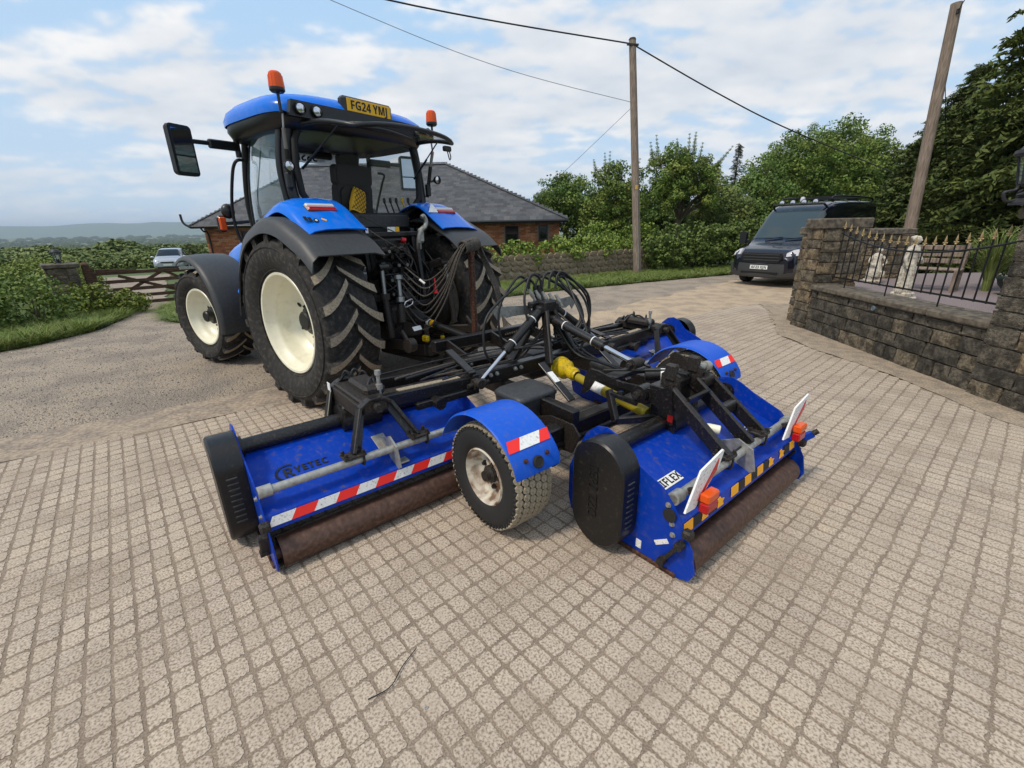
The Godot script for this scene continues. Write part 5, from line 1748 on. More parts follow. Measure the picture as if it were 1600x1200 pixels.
	for x in [-0.48, 0.48]:
		g = G.new()
		g.bar(Vector3(x, 0.56, -1.55), Vector3(x, 0.50, 0.06), 0.07, 0.13, 0.008)
		part(fr, "side_rail", g, M["frame_black"])
		g = G.new()
		g.bar(Vector3(x, 0.60, -1.5), Vector3(0.10 * signf(x) - 0.06, 0.52, -2.20), 0.08, 0.10, 0.008)
		part(fr, "drawbar", g, M["frame_black"])
		# skirt plate by the axle
		g = G.new()
		g.prism(PackedVector2Array([Vector2(-0.34, 0.42), Vector2(-0.10, 0.50), Vector2(0.10, 0.50), Vector2(0.16, 0.44), Vector2(0.10, 0.30), Vector2(-0.30, 0.26)]), -0.008, 0.008, Transform3D(SIDE.basis, Vector3(x * 1.15, 0, 0)))
		part(fr, "axle_plate", g, M["greasy"])
	g = G.new()
	g.cyl(Vector3(-0.07, 0.50, -2.16), Vector3(-0.13, 0.49, -2.34), 0.05, -1, 14)
	g.lathe(PackedVector2Array([Vector2(0.03, -0.025), Vector2(0.065, -0.025), Vector2(0.065, 0.025), Vector2(0.03, 0.025), Vector2(0.03, -0.025)]), Vector3(-0.145, 0.485, -2.39), Vector3.UP, 18)
	part(fr, "towing_eye", g, M["greasy"])
	g = G.new()
	g.cyl(Vector3(-0.92, 0.333, 0.0), Vector3(0.92, 0.333, 0.0), 0.04, -1, 14)
	g.bar(Vector3(-0.8, 0.42, -0.02), Vector3(0.8, 0.42, -0.02), 0.10, 0.10, 0.01)
	part(fr, "axle", g, M["frame_black"])
	g = G.new()
	g.box(Vector3(0, 0.60, -0.88), Vector3(0.30, 0.22, 0.30), 0.03)
	g.cyl(Vector3(0, 0.62, -0.70), Vector3(0, 0.615, -0.62), 0.08, -1, 18)
	g.cyl(Vector3(-0.35, 0.60, -0.88), Vector3(0.35, 0.60, -0.88), 0.05, -1, 14)
	part(fr, "gearbox", g, M["greasy"])
	# lifting tower
	var tw := node(m, "lifting_tower")
	for s: float in [-1.0, 1.0]:
		g = G.new()
		g.bar(Vector3(s * 0.03, 1.12, -0.75), Vector3(s * 0.34, 0.69, -0.80), 0.10, 0.05, 0.008, Vector3.RIGHT)
		part(tw, "leg", g, M["frame_black"])
		g = G.new()
		g.bar(Vector3(s * 0.03, 1.10, -0.72), Vector3(s * 0.16, 0.68, -0.52), 0.07, 0.035, 0.008, Vector3.RIGHT)
		part(tw, "brace", g, M["frame_black"])
	g = G.new()
	g.box(Vector3(0, 1.10, -0.75), Vector3(0.14, 0.10, 0.16), 0.015)
	g.bar(Vector3(0, 1.08, -0.78), Vector3(-0.02, 1.26, -0.82), 0.05, 0.07, 0.008)
	g.box(Vector3(-0.09, 1.115, -0.78), Vector3(0.10, 0.05, 0.06), 0.01)
	part(tw, "cap", g, M["frame_black"])
	for q in [[-0.47, -0.06, 1.0], [0.50, 0.05, -1.0]]:
		g = G.new()
		var x0: float = q[0]
		var d: float = q[2]
		g.prism(PackedVector2Array([Vector2(x0, 1.12), Vector2(x0 + d * 0.03, 1.13), Vector2(q[1], 1.10), Vector2(q[1], 1.03), Vector2(x0 + d * 0.22, 1.035), Vector2(x0 + d * 0.15, 1.03), Vector2(x0 + d * 0.10, 1.055), Vector2(x0 + d * 0.07, 1.01), Vector2(x0 + d * 0.035, 1.06)]), -0.005, 0.005, Transform3D(Basis(), Vector3(0, 0, -0.85)))
		part(tw, "locking_plate", g, M["galv"])
	# hose couplings and hoses over the tower
	for i in 5:
		g = G.new()
		var a := Vector3(-0.10 + 0.045 * i, 1.235 - 0.012 * i, -0.83 + 0.03 * i)
		g.cyl(a, a + Vector3(0.05, -0.10, 0.03), 0.013, -1, 10)
		g.cyl(a + Vector3(0.016, -0.032, 0.01), a + Vector3(0.03, -0.06, 0.018), 0.019, -1, 6)
		part(tw, "hose_coupling", g, M["galv"])
	var rr := RandomNumberGenerator.new()
	rr.seed = 15
	var ends := [Vector3(-0.36, 0.80, -0.80), Vector3(-0.55, 0.72, -0.75), Vector3(0.10, 0.93, -0.50), Vector3(0.34, 0.78, -0.62), Vector3(0.42, 0.74, -0.70), Vector3(0.30, 0.86, -0.66), Vector3(0.20, 0.90, -0.60), Vector3(-0.16, 0.92, -0.70), Vector3(0.46, 0.84, -0.72), Vector3(0.05, 0.80, -0.40)]
	for i in ends.size():
		g = G.new()
		var a := Vector3(-0.10 + 0.045 * (i % 5), 1.235, -0.83 + 0.03 * (i % 5))
		var e: Vector3 = ends[i]
		var up := rr.randf_range(1.30, 1.36)
		var sd := signf(e.x + 0.02)
		g.tube(smooth_path([a, Vector3(a.x + sd * 0.03, up - 0.01, a.z - 0.01), Vector3(a.x + sd * 0.12, up, a.z - 0.01), Vector3(lerpf(a.x, e.x, 0.8) + sd * 0.10, lerpf(up, e.y, 0.35), lerpf(a.z, e.z, 0.5)), Vector3(e.x + sd * 0.07, lerpf(up, e.y, 0.75), e.z), e], 7), 0.010, 7)
		part(m, "hydraulic_hose", g, M["hose"])
	# more lines clipped along the frame
	for i in 12:
		g = G.new()
		var sd := -1.0 if i % 2 else 1.0
		var z := -0.66 - 0.035 * i
		g.tube(smooth_path([Vector3(sd * 0.06, 0.98 - 0.02 * i, -0.70), Vector3(sd * (0.14 + 0.015 * i), 0.80, -0.74), Vector3(sd * 0.34, 0.715 + 0.01 * (i % 3), z), Vector3(sd * (0.62 + 0.02 * i), 0.712 + 0.012 * (i % 3), z - 0.02), Vector3(sd * (1.0 + 0.03 * i), 0.72, z + rr.randf_range(-0.06, 0.06))], 6), rr.randf_range(0.006, 0.011), 6)
		part(m, "hydraulic_hose", g, M["hose"] if i % 3 else M["hose_dusty"])
	for i in 3:
		g = G.new()
		var x := 0.10 + 0.05 * i
		g.tube(smooth_path([Vector3(x * 0.4, 0.96, -0.66), Vector3(x, 0.74, -0.50), Vector3(x * 1.3, 0.70 - 0.02 * (i % 3), -0.25), Vector3(x, 0.70, 0.05), Vector3(x * 0.9, 0.775, 0.30), Vector3(x * 0.6, 0.80, 0.50)], 6), 0.009, 6)
		part(m, "hydraulic_hose", g, M["hose"])
	for q in [[-0.60, -0.665], [-0.36, -0.665], [0.36, -0.665], [0.60, -0.665], [-0.60, -1.005], [-0.30, -1.005], [0.30, -1.005]]:
		for d: float in [-1.0, 1.0]:
			g = G.new()
			g.bolt(Vector3(q[0] + d * 0.03, 0.668 , q[1]), Vector3.BACK, 0.011, 0.012)
			part(fr, "bolt", g, M["galv"])
	for x in [-0.62, 0.0, 0.62]:
		g = G.new()
		g.prism(PackedVector2Array([Vector2(-1.50, 0.66), Vector2(-1.10, 0.60), Vector2(-1.10, 0.68), Vector2(-1.48, 0.77)]), -0.01, 0.01, Transform3D(SIDE.basis, Vector3(x * 0.8, 0, 0)))
		part(fr, "gusset", g, M["frame_black"])
	# rams
	ram(m, Vector3(-0.08, 1.08, -0.72), Vector3(-0.75, 0.63, -0.66), 0.55)
	ram(m, Vector3(0.08, 1.08, -0.72), Vector3(0.75, 0.63, -0.66), 0.55)
	ram(m, Vector3(0, 1.0, -0.64), Vector3(0, 0.81, 0.15), 0.62)
	g = G.new()
	g.tube(smooth_path([Vector3(0.03, 1.05, -0.62), Vector3(0.05, 0.93, -0.4), Vector3(0.05, 0.86, -0.2), Vector3(0.06, 0.80, 0.0), Vector3(0.10, 0.78, 0.2)], 6), 0.009, 6)
	part(m, "hydraulic_hose", g, M["hose"])
	# wing arms and the bridges that carry the wing heads
	for s: float in [-1.0, 1.0]:
		var wa := node(m, "wing_arm")
		for z in [-0.72, -1.08]:
			g = G.new()
			g.bar(Vector3(s * 0.74, 0.635, z), Vector3(s * 1.56, 0.665, z), 0.055, 0.085, 0.006)
			part(wa, "beam", g, M["frame_black"])
		g = G.new()
		g.bar(Vector3(s * 0.86, 0.683, -0.745), Vector3(s * 1.34, 0.701, -0.745), 0.05, 0.012, 0.002)
		part(wa, "dusty_strip", g, M["lug_top"])
		g = G.new()
		g.bar(Vector3(s * 0.78, 0.71, -0.68), Vector3(s * 0.74, 0.80, -1.06), 0.06, 0.02, 0.004)
		part(wa, "stop_bar", g, M["frame_black"])
		g = G.new()
		g.bar(Vector3(s * 1.25, 0.58, -0.68), Vector3(s * 0.74, 0.58, -0.68), 0.04, 0.05, 0.006)
		g.cyl(Vector3(s * 1.10, 0.58, -0.70), Vector3(s * 1.10, 0.58, -0.60), 0.04, -1, 14)
		part(wa, "link", g, M["frame_black"])
		g = G.new()
		g.cyl(Vector3(s * 0.76, 0.64, -1.14), Vector3(s * 0.76, 0.64, -0.60), 0.035, -1, 14)
		part(wa, "hinge_pin", g, M["greasy"])
		for z in [[-0.62, -0.505], [-1.12, -0.98]]:
			g = G.new()
			for d: float in [-1.0, 1.0]:
				var apex := Vector3(s * 1.55 + d * 0.035, 0.735, z[0])
				var knee := Vector3(s * 1.55 + d * 0.10, 0.695, z[0])
				var foot := Vector3(s * 1.55 + d * 0.21, 0.475, z[1])
				g.bar(apex, knee, 0.055, 0.022, 0.004, Vector3.UP)
				g.bar(knee, foot, 0.055, 0.022, 0.004, Vector3(d, 0.4, 0))
				g.bar(knee + Vector3(-d * 0.012, -0.02, -0.02), foot + Vector3(-d * 0.035, 0, -0.02), 0.012, 0.05, 0.003, Vector3(d, 0.4, 0))
			g.bar(Vector3(s * 1.55 - 0.04, 0.735, z[0]), Vector3(s * 1.55 + 0.04, 0.735, z[0]), 0.055, 0.022, 0.004)
			part(wa, "bridge", g, M["frame_black"])
			for d: float in [-1.0, 1.0]:
				g = G.new()
				var f := Vector3(s * 1.55 + d * 0.21, 0.472, z[1])
				g.box(f, Vector3(0.13, 0.014, 0.085), 0.003)
				for e in [[-0.05, -0.028], [0.05, -0.028], [-0.05, 0.028], [0.05, 0.028]]: g.bolt(f + Vector3(e[0], 0.010, e[1]), Vector3.UP, 0.010, 0.018)
				g.tube(smooth_path([f + Vector3(0.05, 0, -0.03), f + Vector3(0.05, -0.06, -0.028), f + Vector3(0.05, -0.075, 0), f + Vector3(0.05, -0.06, 0.028), f + Vector3(0.05, 0, 0.03)], 4), 0.007, 6)
				part(wa, "foot_clamp", g, M["greasy"])
		g = G.new()
		g.bar(Vector3(s * 1.55, 0.69, -1.13), Vector3(s * 1.55, 0.69, -0.60), 0.16, 0.08, 0.01)
		g.bar(Vector3(s * 1.64, 0.66, -1.15), Vector3(s * 1.64, 0.66, -0.62), 0.02, 0.10, 0.004)
		g.box(Vector3(s * 1.50, 0.745, -0.86), Vector3(0.14, 0.07, 0.30), 0.02)
		part(wa, "tilt_block", g, M["greasy"])
		g = G.new()
		g.cyl(Vector3(s * 1.55, 0.69, -0.60), Vector3(s * 1.55, 0.69, -0.55), 0.028, -1, 6)
		part(wa, "pivot_nut", g, M["greasy"])
		g = G.new()
		g.cyl(Vector3(s * 1.47, 0.70, -0.72), Vector3(s * 1.47, 0.85, -0.72), 0.012, -1, 10)
		g.cyl(Vector3(s * 1.47, 0.845, -0.72), Vector3(s * 1.47, 0.875, -0.72), 0.020, -1, 6)
		g.cyl(Vector3(s * 1.47, 0.75, -0.72), Vector3(s * 1.47, 0.785, -0.72), 0.022, -1, 6)
		part(wa, "adjusting_screw", g, M["galv"])
		for i in 6:
			g = G.new()
			var a := Vector3(s * rr.randf_range(1.40, 1.62), 0.73, rr.randf_range(-1.1, -0.75))
			var b := Vector3(s * rr.randf_range(1.36, 1.66), 0.74, rr.randf_range(-1.1, -0.65))
			g.tube(smooth_path([a, (a + b) * 0.5 + Vector3(0, rr.randf_range(0.04, 0.08), 0), b], 5), 0.009, 6)
			part(wa, "hose", g, M["hose"])
		g = G.new()
		g.box(Vector3(s * 1.665, 0.71, -1.10), Vector3(0.004, 0.06, 0.05))
		part(wa, "sticker", g, M["print_white"])
		# universal shaft that drives the wing
		g = G.new()
		g.cyl(Vector3(s * 0.40, 0.60, -0.88), Vector3(s * 1.42, 0.56, -0.93), 0.035, -1, 16)
		g.cyl(Vector3(s * 0.42, 0.60, -0.88), Vector3(s * 0.62, 0.595, -0.885), 0.06, 0.04, 16)
		part(wa, "drive_shaft", g, M["greasy"])
		# tool box
		var bx := node(m, "tool_box", Vector3(s * 0.52, 0.51, -0.40))
		g = G.new()
		loft(g, [[-0.11, 0, 0, 0.005, 0.005, 4.0], [-0.11, 0, 0, 0.165, 0.145, 9.0], [0.06, 0, 0, 0.178, 0.155, 9.0], [0.062, 0, 0, 0.184, 0.161, 9.0], [0.085, 0, 0, 0.182, 0.159, 9.0], [0.105, 0, 0, 0.165, 0.142, 7.0], [0.108, 0, 0, 0.005, 0.005, 4.0]], 40)
		part(bx, "box", g, M["plastic"])
		g = G.new()
		g.box(Vector3(0.06, 0.055, 0.165), Vector3(0.04, 0.06, 0.015), 0.005)
		part(bx, "latch", g, M["cab_black"])
		# strut with a label beside the box
		g = G.new()
		g.bar(Vector3(s * 0.33, 0.75, -0.44), Vector3(s * 0.33, 0.545, -0.12), 0.065, 0.018, 0.003)
		part(m, "strut", g, M["frame_black"])
		if s < 0:
			g = G.new()
			g.T = Transform3D(Basis(Vector3.RIGHT, 0.57), Vector3(-0.33, 0.676, -0.305))
			g.box(Vector3.ZERO, Vector3(0.05, 0.003, 0.10))
			part(m, "strut_label", g, M["print_white"])
		mower_wheel(m, s)
	# drive shafts in the middle
	g = G.new()
	g.lathe(PackedVector2Array([Vector2(0.0, 0.0), Vector2(0.078, 0.0), Vector2(0.086, 0.015), Vector2(0.086, 0.05), Vector2(0.080, 0.055), Vector2(0.080, 0.10), Vector2(0.062, 0.125), Vector2(0.044, 0.14), Vector2(0.044, 0.16), Vector2(0.052, 0.165), Vector2(0.052, 0.205), Vector2(0.040, 0.215), Vector2(0.036, 0.23)]), Vector3(0, 0.63, -0.58), Vector3(-0.10, -0.10, 0.86), 24)
	part(m, "shaft_guard", g, M["yellow_plastic"])
	g = G.new()
	g.cyl(Vector3(-0.03, 0.595, -0.34), Vector3(-0.05, 0.578, -0.18), 0.032, -1, 18)
	part(m, "shaft_tube", g, M["pto_tube"])
	g = G.new()
	g.cyl(Vector3(-0.055, 0.565, -0.06), Vector3(-0.09, 0.525, 0.34), 0.038, -1, 18)
	part(m, "shaft_tube", g, M["pto_tube"])
	g = G.new()
	g.cyl(Vector3(-0.05, 0.578, -0.18), Vector3(-0.055, 0.565, -0.06), 0.0385, -1, 18)
	part(m, "shaft_label", g, M["print_white"])
	g = G.new()
	g.box(Vector3(-0.07, 0.585, 0.10), Vector3(0.05, 0.05, 0.05), 0.012)
	part(m, "shaft_clip", g, M["cab_black"])
	# front drive shaft to the tractor: ribbed boot, tube, labels
	var a := Vector3(-0.225, 0.80, -2.73)
	var b := Vector3(-0.03, 0.64, -1.62)
	var ax := (b - a).normalized()
	g = G.new()
	var prof := PackedVector2Array([Vector2(0.05, 0.0)])
	for i in 7:
		prof.push_back(Vector2(0.088 - 0.004 * i, 0.02 + 0.038 * i))
		prof.push_back(Vector2(0.078 - 0.005 * i, 0.04 + 0.038 * i))
	prof.push_back(Vector2(0.04, 0.30))
	g.lathe(prof, a, ax, 24)
	part(m, "shaft_boot", g, M["rubber"])
	g = G.new()
	g.cyl(a + ax * 0.28, b, 0.036, -1, 18)
	part(m, "shaft_tube", g, M["cab_black"])
	g = G.new()
	g.cyl(a + ax * 0.40, a + ax * 0.45, 0.0375, -1, 18)
	part(m, "shaft_label", g, M["plate_yellow"])
	g = G.new()
	g.cyl(a + ax * 0.34, a + ax * 0.38, 0.0375, -1, 18)
	part(m, "shaft_label", g, M["print_white"])
	for i in 4:
		g = G.new()
		var c := a + ax * (0.27 + 0.02 * i)
		g.tube(smooth_path([c + Vector3(0.02, 0.05, 0), c + Vector3(-0.03, -0.06 - 0.02 * i, 0.05), c + Vector3(-0.02 + 0.02 * i, -0.20 - 0.03 * i, 0.08), c + Vector3(0.06, -0.26, 0.14 + 0.02 * i)], 6), 0.006, 6)
		part(m, "safety_chain", g, M["sacking"] if i == 5 else M["hose_dusty"])
	# hose stand: rusty post with a rolled rubber cradle, hoses draped over it
	var st := node(m, "hose_stand", Vector3(0.17, 0, -2.0))
	g = G.new()
	g.bar(Vector3(0, 0.52, 0), Vector3(-0.01, 1.50, 0.0), 0.062, 0.045, 0.006)
	part(st, "post", g, M["rust"])
	g = G.new()
	var rx := Vector3(0.80, 0.12, -0.20).normalized()
	g.lathe(PackedVector2Array([Vector2(0.052, -0.11), Vector2(0.064, -0.11), Vector2(0.066, -0.06), Vector2(0.062, -0.055), Vector2(0.066, -0.05), Vector2(0.066, 0.0), Vector2(0.062, 0.005), Vector2(0.066, 0.01), Vector2(0.066, 0.10), Vector2(0.052, 0.10), Vector2(0.052, -0.11)]), Vector3(-0.02, 1.54, 0), rx, 22)
	part(st, "cradle", g, M["hose_dusty"])
	for i in 7:
		g = G.new()
		var yy := 1.53 + 0.012 * (i % 3)
		var off := Vector3(-0.02, yy, 0.012 * (i - 3))
		var from := Vector3(-0.42 - 0.03 * i, 1.32 - 0.05 * i, -0.66 + 0.02 * i)
		var sag := 0.20 + 0.05 * i
		g.tube(smooth_path([from, from.lerp(off - rx * 0.13, 0.35) - Vector3(0, sag, 0), from.lerp(off - rx * 0.13, 0.7) - Vector3(0, sag * 0.75, 0), off - rx * 0.13, off + rx * 0.11, off + rx * 0.18 - Vector3(0, 0.10, 0), Vector3(0.20 + 0.01 * i, 1.10, 0.10), Vector3(0.24, 0.80 - 0.02 * i, 0.20), Vector3(0.16 - 0.03 * i, 0.72, 0.55)], 7), 0.0085, 6)
		part(st, "hose", g, M["hose_dusty"])
	# thin blue line clips and white tags on the hoses
	g = G.new()
	g.cyl(Vector3(-0.20, 1.20, -2.45), Vector3(-0.17, 1.16, -2.40), 0.012, -1, 10)
	part(m, "hose_tag", g, M["print_white"])

func mower_wheel(m: Node3D, s: float) -> void:
	var w := node(m, "road_wheel", Vector3(s * 1.085, 0.333, 0))
	var g := G.new()
	var p := PackedVector2Array()
	var half := [Vector2(0.172, 0.10), Vector2(0.180, 0.118), Vector2(0.215, 0.132), Vector2(0.262, 0.137), Vector2(0.295, 0.128), Vector2(0.312, 0.112), Vector2(0.320, 0.06)]
	for q in half: p.push_back(Vector2(q.x, -q.y))
	for i in range(half.size() - 1, -1, -1): p.push_back(half[i])
	g.lathe(p, Vector3.ZERO, Vector3.RIGHT, 56, 0, TAU, 0.6)
	part(w, "tyre", g, M["rubber"])
	# turf tread: rows of rounded blocks
	g = G.new()
	var hex := []
	for i in 8:
		var a := TAU * (i + 0.5) / 8.0
		hex.append(Vector2(cos(a) * 0.0232, sin(a) * 0.0236))
	for i in 8:
		var u: Vector2 = hex[i]
		var v: Vector2 = hex[(i + 1) % 8]
		g.tri(Vector3(0, 0.0110, 0), Vector3(v.x * 0.94, 0.0105, v.y * 0.94), Vector3(u.x * 0.94, 0.0105, u.y * 0.94))
		g.quad(Vector3(u.x * 0.94, 0.0105, u.y * 0.94), Vector3(v.x * 0.94, 0.0105, v.y * 0.94), Vector3(v.x, 0, v.y), Vector3(u.x, 0, u.y))
	var block := g.mesh()
	for r in 6:
		for k in 46:
			var a := TAU * (k + 0.5 * (r % 2)) / 46.0
			var x := -0.108 + 0.0432 * r
			var R := 0.3195 - (0.008 if r in [0, 5] else 0.0)
			var o := inst(w, "tread_block", block, M["turf_tread"])
			o.transform = Transform3D(Basis(Vector3.RIGHT, a) * Basis(Vector3.BACK, (0.20 if r == 0 else (-0.20 if r == 5 else 0.0))), Vector3(x, cos(a) * R, sin(a) * R))
	# shoulder ribs on the outer side
	g = G.new()
	for k in 60:
		var a := TAU * k / 60.0
		g.box(Vector3(s * 0.124, cos(a) * 0.302, sin(a) * 0.302), Vector3(0.018, 0.022, 0.014), 0.003, Basis(Vector3.RIGHT, a))
	part(w, "shoulder_rib", g, M["rubber"]).set_meta("kind", "stuff")
	g = G.new()
	var q := PackedVector2Array([Vector2(0.178, 0.116), Vector2(0.170, 0.124), Vector2(0.160, 0.112), Vector2(0.152, 0.07), Vector2(0.132, 0.045), Vector2(0.105, 0.04), Vector2(0.075, 0.055), Vector2(0.0, 0.055)])
	q.reverse()
	g.lathe(q, Vector3.ZERO, Vector3(s, 0, 0), 40, 0, TAU, 0.7)
	part(w, "rim", g, M["rim_white"])
	g = G.new()
	var hubp := PackedVector2Array([Vector2(0.055, 0.05), Vector2(0.052, 0.075), Vector2(0.036, 0.085), Vector2(0.032, 0.11), Vector2(0, 0.112)])
	g.lathe(hubp, Vector3.ZERO, Vector3(s, 0, 0), 20)
	part(w, "hub", g, M["greasy"])
	for k in 5:
		var a := TAU * k / 5.0 + 0.3
		g = G.new()
		g.bolt(Vector3(s * 0.056, cos(a) * 0.078, sin(a) * 0.078), Vector3(s, 0, 0), 0.012, 0.014)
		part(w, "wheel_nut", g, M["greasy"])
	# mudguard
	var mg := node(m, "mudguard")
	g = G.new()
	var rows := []
	for k in 22:
		var a := deg_to_rad(lerpf(157.0, 38.0, k / 21.0))
		var l := PackedVector3Array()
		for x in [1.245, 1.235, 1.16, 1.0, 0.935, 0.925]:
			l.push_back(Vector3(s * x, 0.335 + 0.395 * sin(a) - (0.012 if x > 1.24 or x < 0.93 else 0.0), 0.395 * cos(a)))
		rows.append(l)
	for q2 in [[0.535, 0.333], [0.495, 0.345], [0.475, 0.348]]:
		var l := PackedVector3Array()
		for x in [1.245, 1.235, 1.16, 1.0, 0.935, 0.925]: l.push_back(Vector3(s * x, q2[0] + (0.012 if (x > 1.24 or x < 0.93) and q2[0] < 0.48 else 0.0), q2[1]))
		rows.append(l)
	g.sheet(rows, 0.004, s > 0)
	part(mg, "panel", g, M["faded_blue"])
	# tape across its rear slope
	var at := deg_to_rad(48.0)
	var T := Transform3D(Basis(Vector3.RIGHT, at - PI / 2) * Basis(Vector3.RIGHT, PI / 2), Vector3.ZERO)
	T = Transform3D(Basis(Vector3.RIGHT, -at), Vector3(s * 1.085, 0.335 + 0.3995 * sin(at), 0.3995 * cos(at)))
	for q3 in [[-0.155, -0.065, 0], [-0.065, 0.075, 1], [0.075, 0.155, 0]]:
		g = G.new()
		g.T = T
		var sk := 0.02
		g.prism(PackedVector2Array([Vector2(maxf(q3[0] - sk, -0.155), -0.033), Vector2(minf(q3[1] - sk, 0.155), -0.033), Vector2(minf(q3[1] + sk, 0.155), 0.033), Vector2(maxf(q3[0] + sk, -0.155), 0.033)]), 0.0, 0.0035)
		part(mg, "reflective_tape", g, M["print_white"] if q3[2] == 1 else M["tape_red"])
	g = G.new()
	g.T = Transform3D(Basis(Vector3.RIGHT, -0.35), Vector3(s * 1.085, 0.535, 0.342))
	g.cyl(Vector3(0, 0, -0.004), Vector3(0, 0, 0.008), 0.034, -1, 24)
	g.lathe(PackedVector2Array([Vector2(0.024, 0.008), Vector2(0.028, 0.011), Vector2(0.032, 0.008)]), Vector3.ZERO, Vector3.BACK, 24)
	part(mg, "reflector", g, M["rubber"])
	for x in [0.075, -0.075]:
		g = G.new()
		g.bolt(Vector3(s * 1.085 + x, 0.56, 0.331), Vector3(0, 0.3, 1), 0.009, 0.008)
		part(mg, "bolt", g, M["rust"])
	# swing arm inside the wheel
	g = G.new()
	g.prism(PackedVector2Array([Vector2(-0.10, 0.66), Vector2(-0.06, 0.69), Vector2(0.02, 0.66), Vector2(0.27, 0.47), Vector2(0.285, 0.42), Vector2(0.25, 0.385), Vector2(0.19, 0.39), Vector2(-0.06, 0.30), Vector2(-0.08, 0.36)]), -0.010, 0.010, Transform3D(SIDE.basis, Vector3(s * 0.875, 0, 0)))
	g.cyl(Vector3(s * 0.86, 0.425, 0.235), Vector3(s * 0.95, 0.425, 0.235), 0.03, -1, 14)
	part(m, "wheel_arm", g, M["greasy"])

# ---------------------------------------------------------------- masonry
var blocks := []

# rock-faced block, 1 x 1 x 1 about its middle, its worked face towards +z
func block_mesh(rr: RandomNumberGenerator, rough: float) -> ArrayMesh:
	var g := G.new()
	var k := 5
	var p := []
	for i in k:
		var row := []
		for j in k:
			var x := lerpf(-0.5, 0.5, j / (k - 1.0))
			var y := lerpf(-0.5, 0.5, i / (k - 1.0))
			var edge := i == 0 or j == 0 or i == k - 1 or j == k - 1
			var z := 0.5 + (rr.randf_range(-0.02, 0.02) if edge else rr.randf_range(0.02, 0.10) * rough)
			row.append(Vector3(x + rr.randf_range(-0.025, 0.025), y + rr.randf_range(-0.03, 0.03), z))
		p.append(row)
	for i in k - 1:
		for j in k - 1:
			g.quad(p[i][j], p[i][j + 1], p[i + 1][j + 1], p[i + 1][j])
	for j in k - 1:
		for e in [[p[0][j + 1], p[0][j]], [p[k - 1][j], p[k - 1][j + 1]], [p[j][0], p[j + 1][0]], [p[j + 1][k - 1], p[j][k - 1]]]:
			var a: Vector3 = e[0]
			var b: Vector3 = e[1]
			g.quad(a, b, Vector3(b.x, b.y, -0.5), Vector3(a.x, a.y, -0.5))
	return g.mesh()

# one face of coursed blocks between two ground points; the face looks to the right of a -> b
func course_face(parent: Node, called: String, a: Vector3, b: Vector3, y0: float, y1: float, rr: RandomNumberGenerator, hmin: float, hmax: float, lmin: float, lmax: float, tone: Array, gap := 0.017, depth := 0.09) -> void:
	if blocks.is_empty():
		var br := RandomNumberGenerator.new()
		br.seed = 4
		for i in 8: blocks.append(block_mesh(br, 1.0))
	var d := b - a
	d.y = 0
	var L := d.length()
	d = d / L
	var nrm := -d.cross(Vector3.UP)
	var y := y0
	while y < y1 - 0.03:
		var h := rr.randf_range(hmin, hmax)
		if y + h > y1 - hmin * 0.6: h = y1 - y
		var x := 0.0
		while x < L - 0.02:
			var w := rr.randf_range(lmin, lmax)
			if x + w > L - lmin * 0.6: w = L - x
			var c := a + d * (x + w * 0.5)
			c.y = y + h * 0.5
			var o := inst(parent, called, blocks[rr.randi() % blocks.size()], M[tone[rr.randi() % tone.size()]])
			var fl := -1.0 if rr.randf() < 0.5 else 1.0
			o.transform = Transform3D(Basis(-d * (w - gap), Vector3.UP * (h - gap), nrm * depth), c - nrm * (depth * 0.5 - 0.012 - rr.randf_range(0.0, 0.012)))
			x += w
		y += h

func cap_slab(parent: Node, called: String, ctr: Vector3, size: Vector3, turn := 0.0) -> void:
	var g := G.new()
	g.box(Vector3.ZERO, size, 0.018)
	var o := part(parent, called, g, M["stone_cap"])
	o.position = ctr
	o.rotation.y = turn

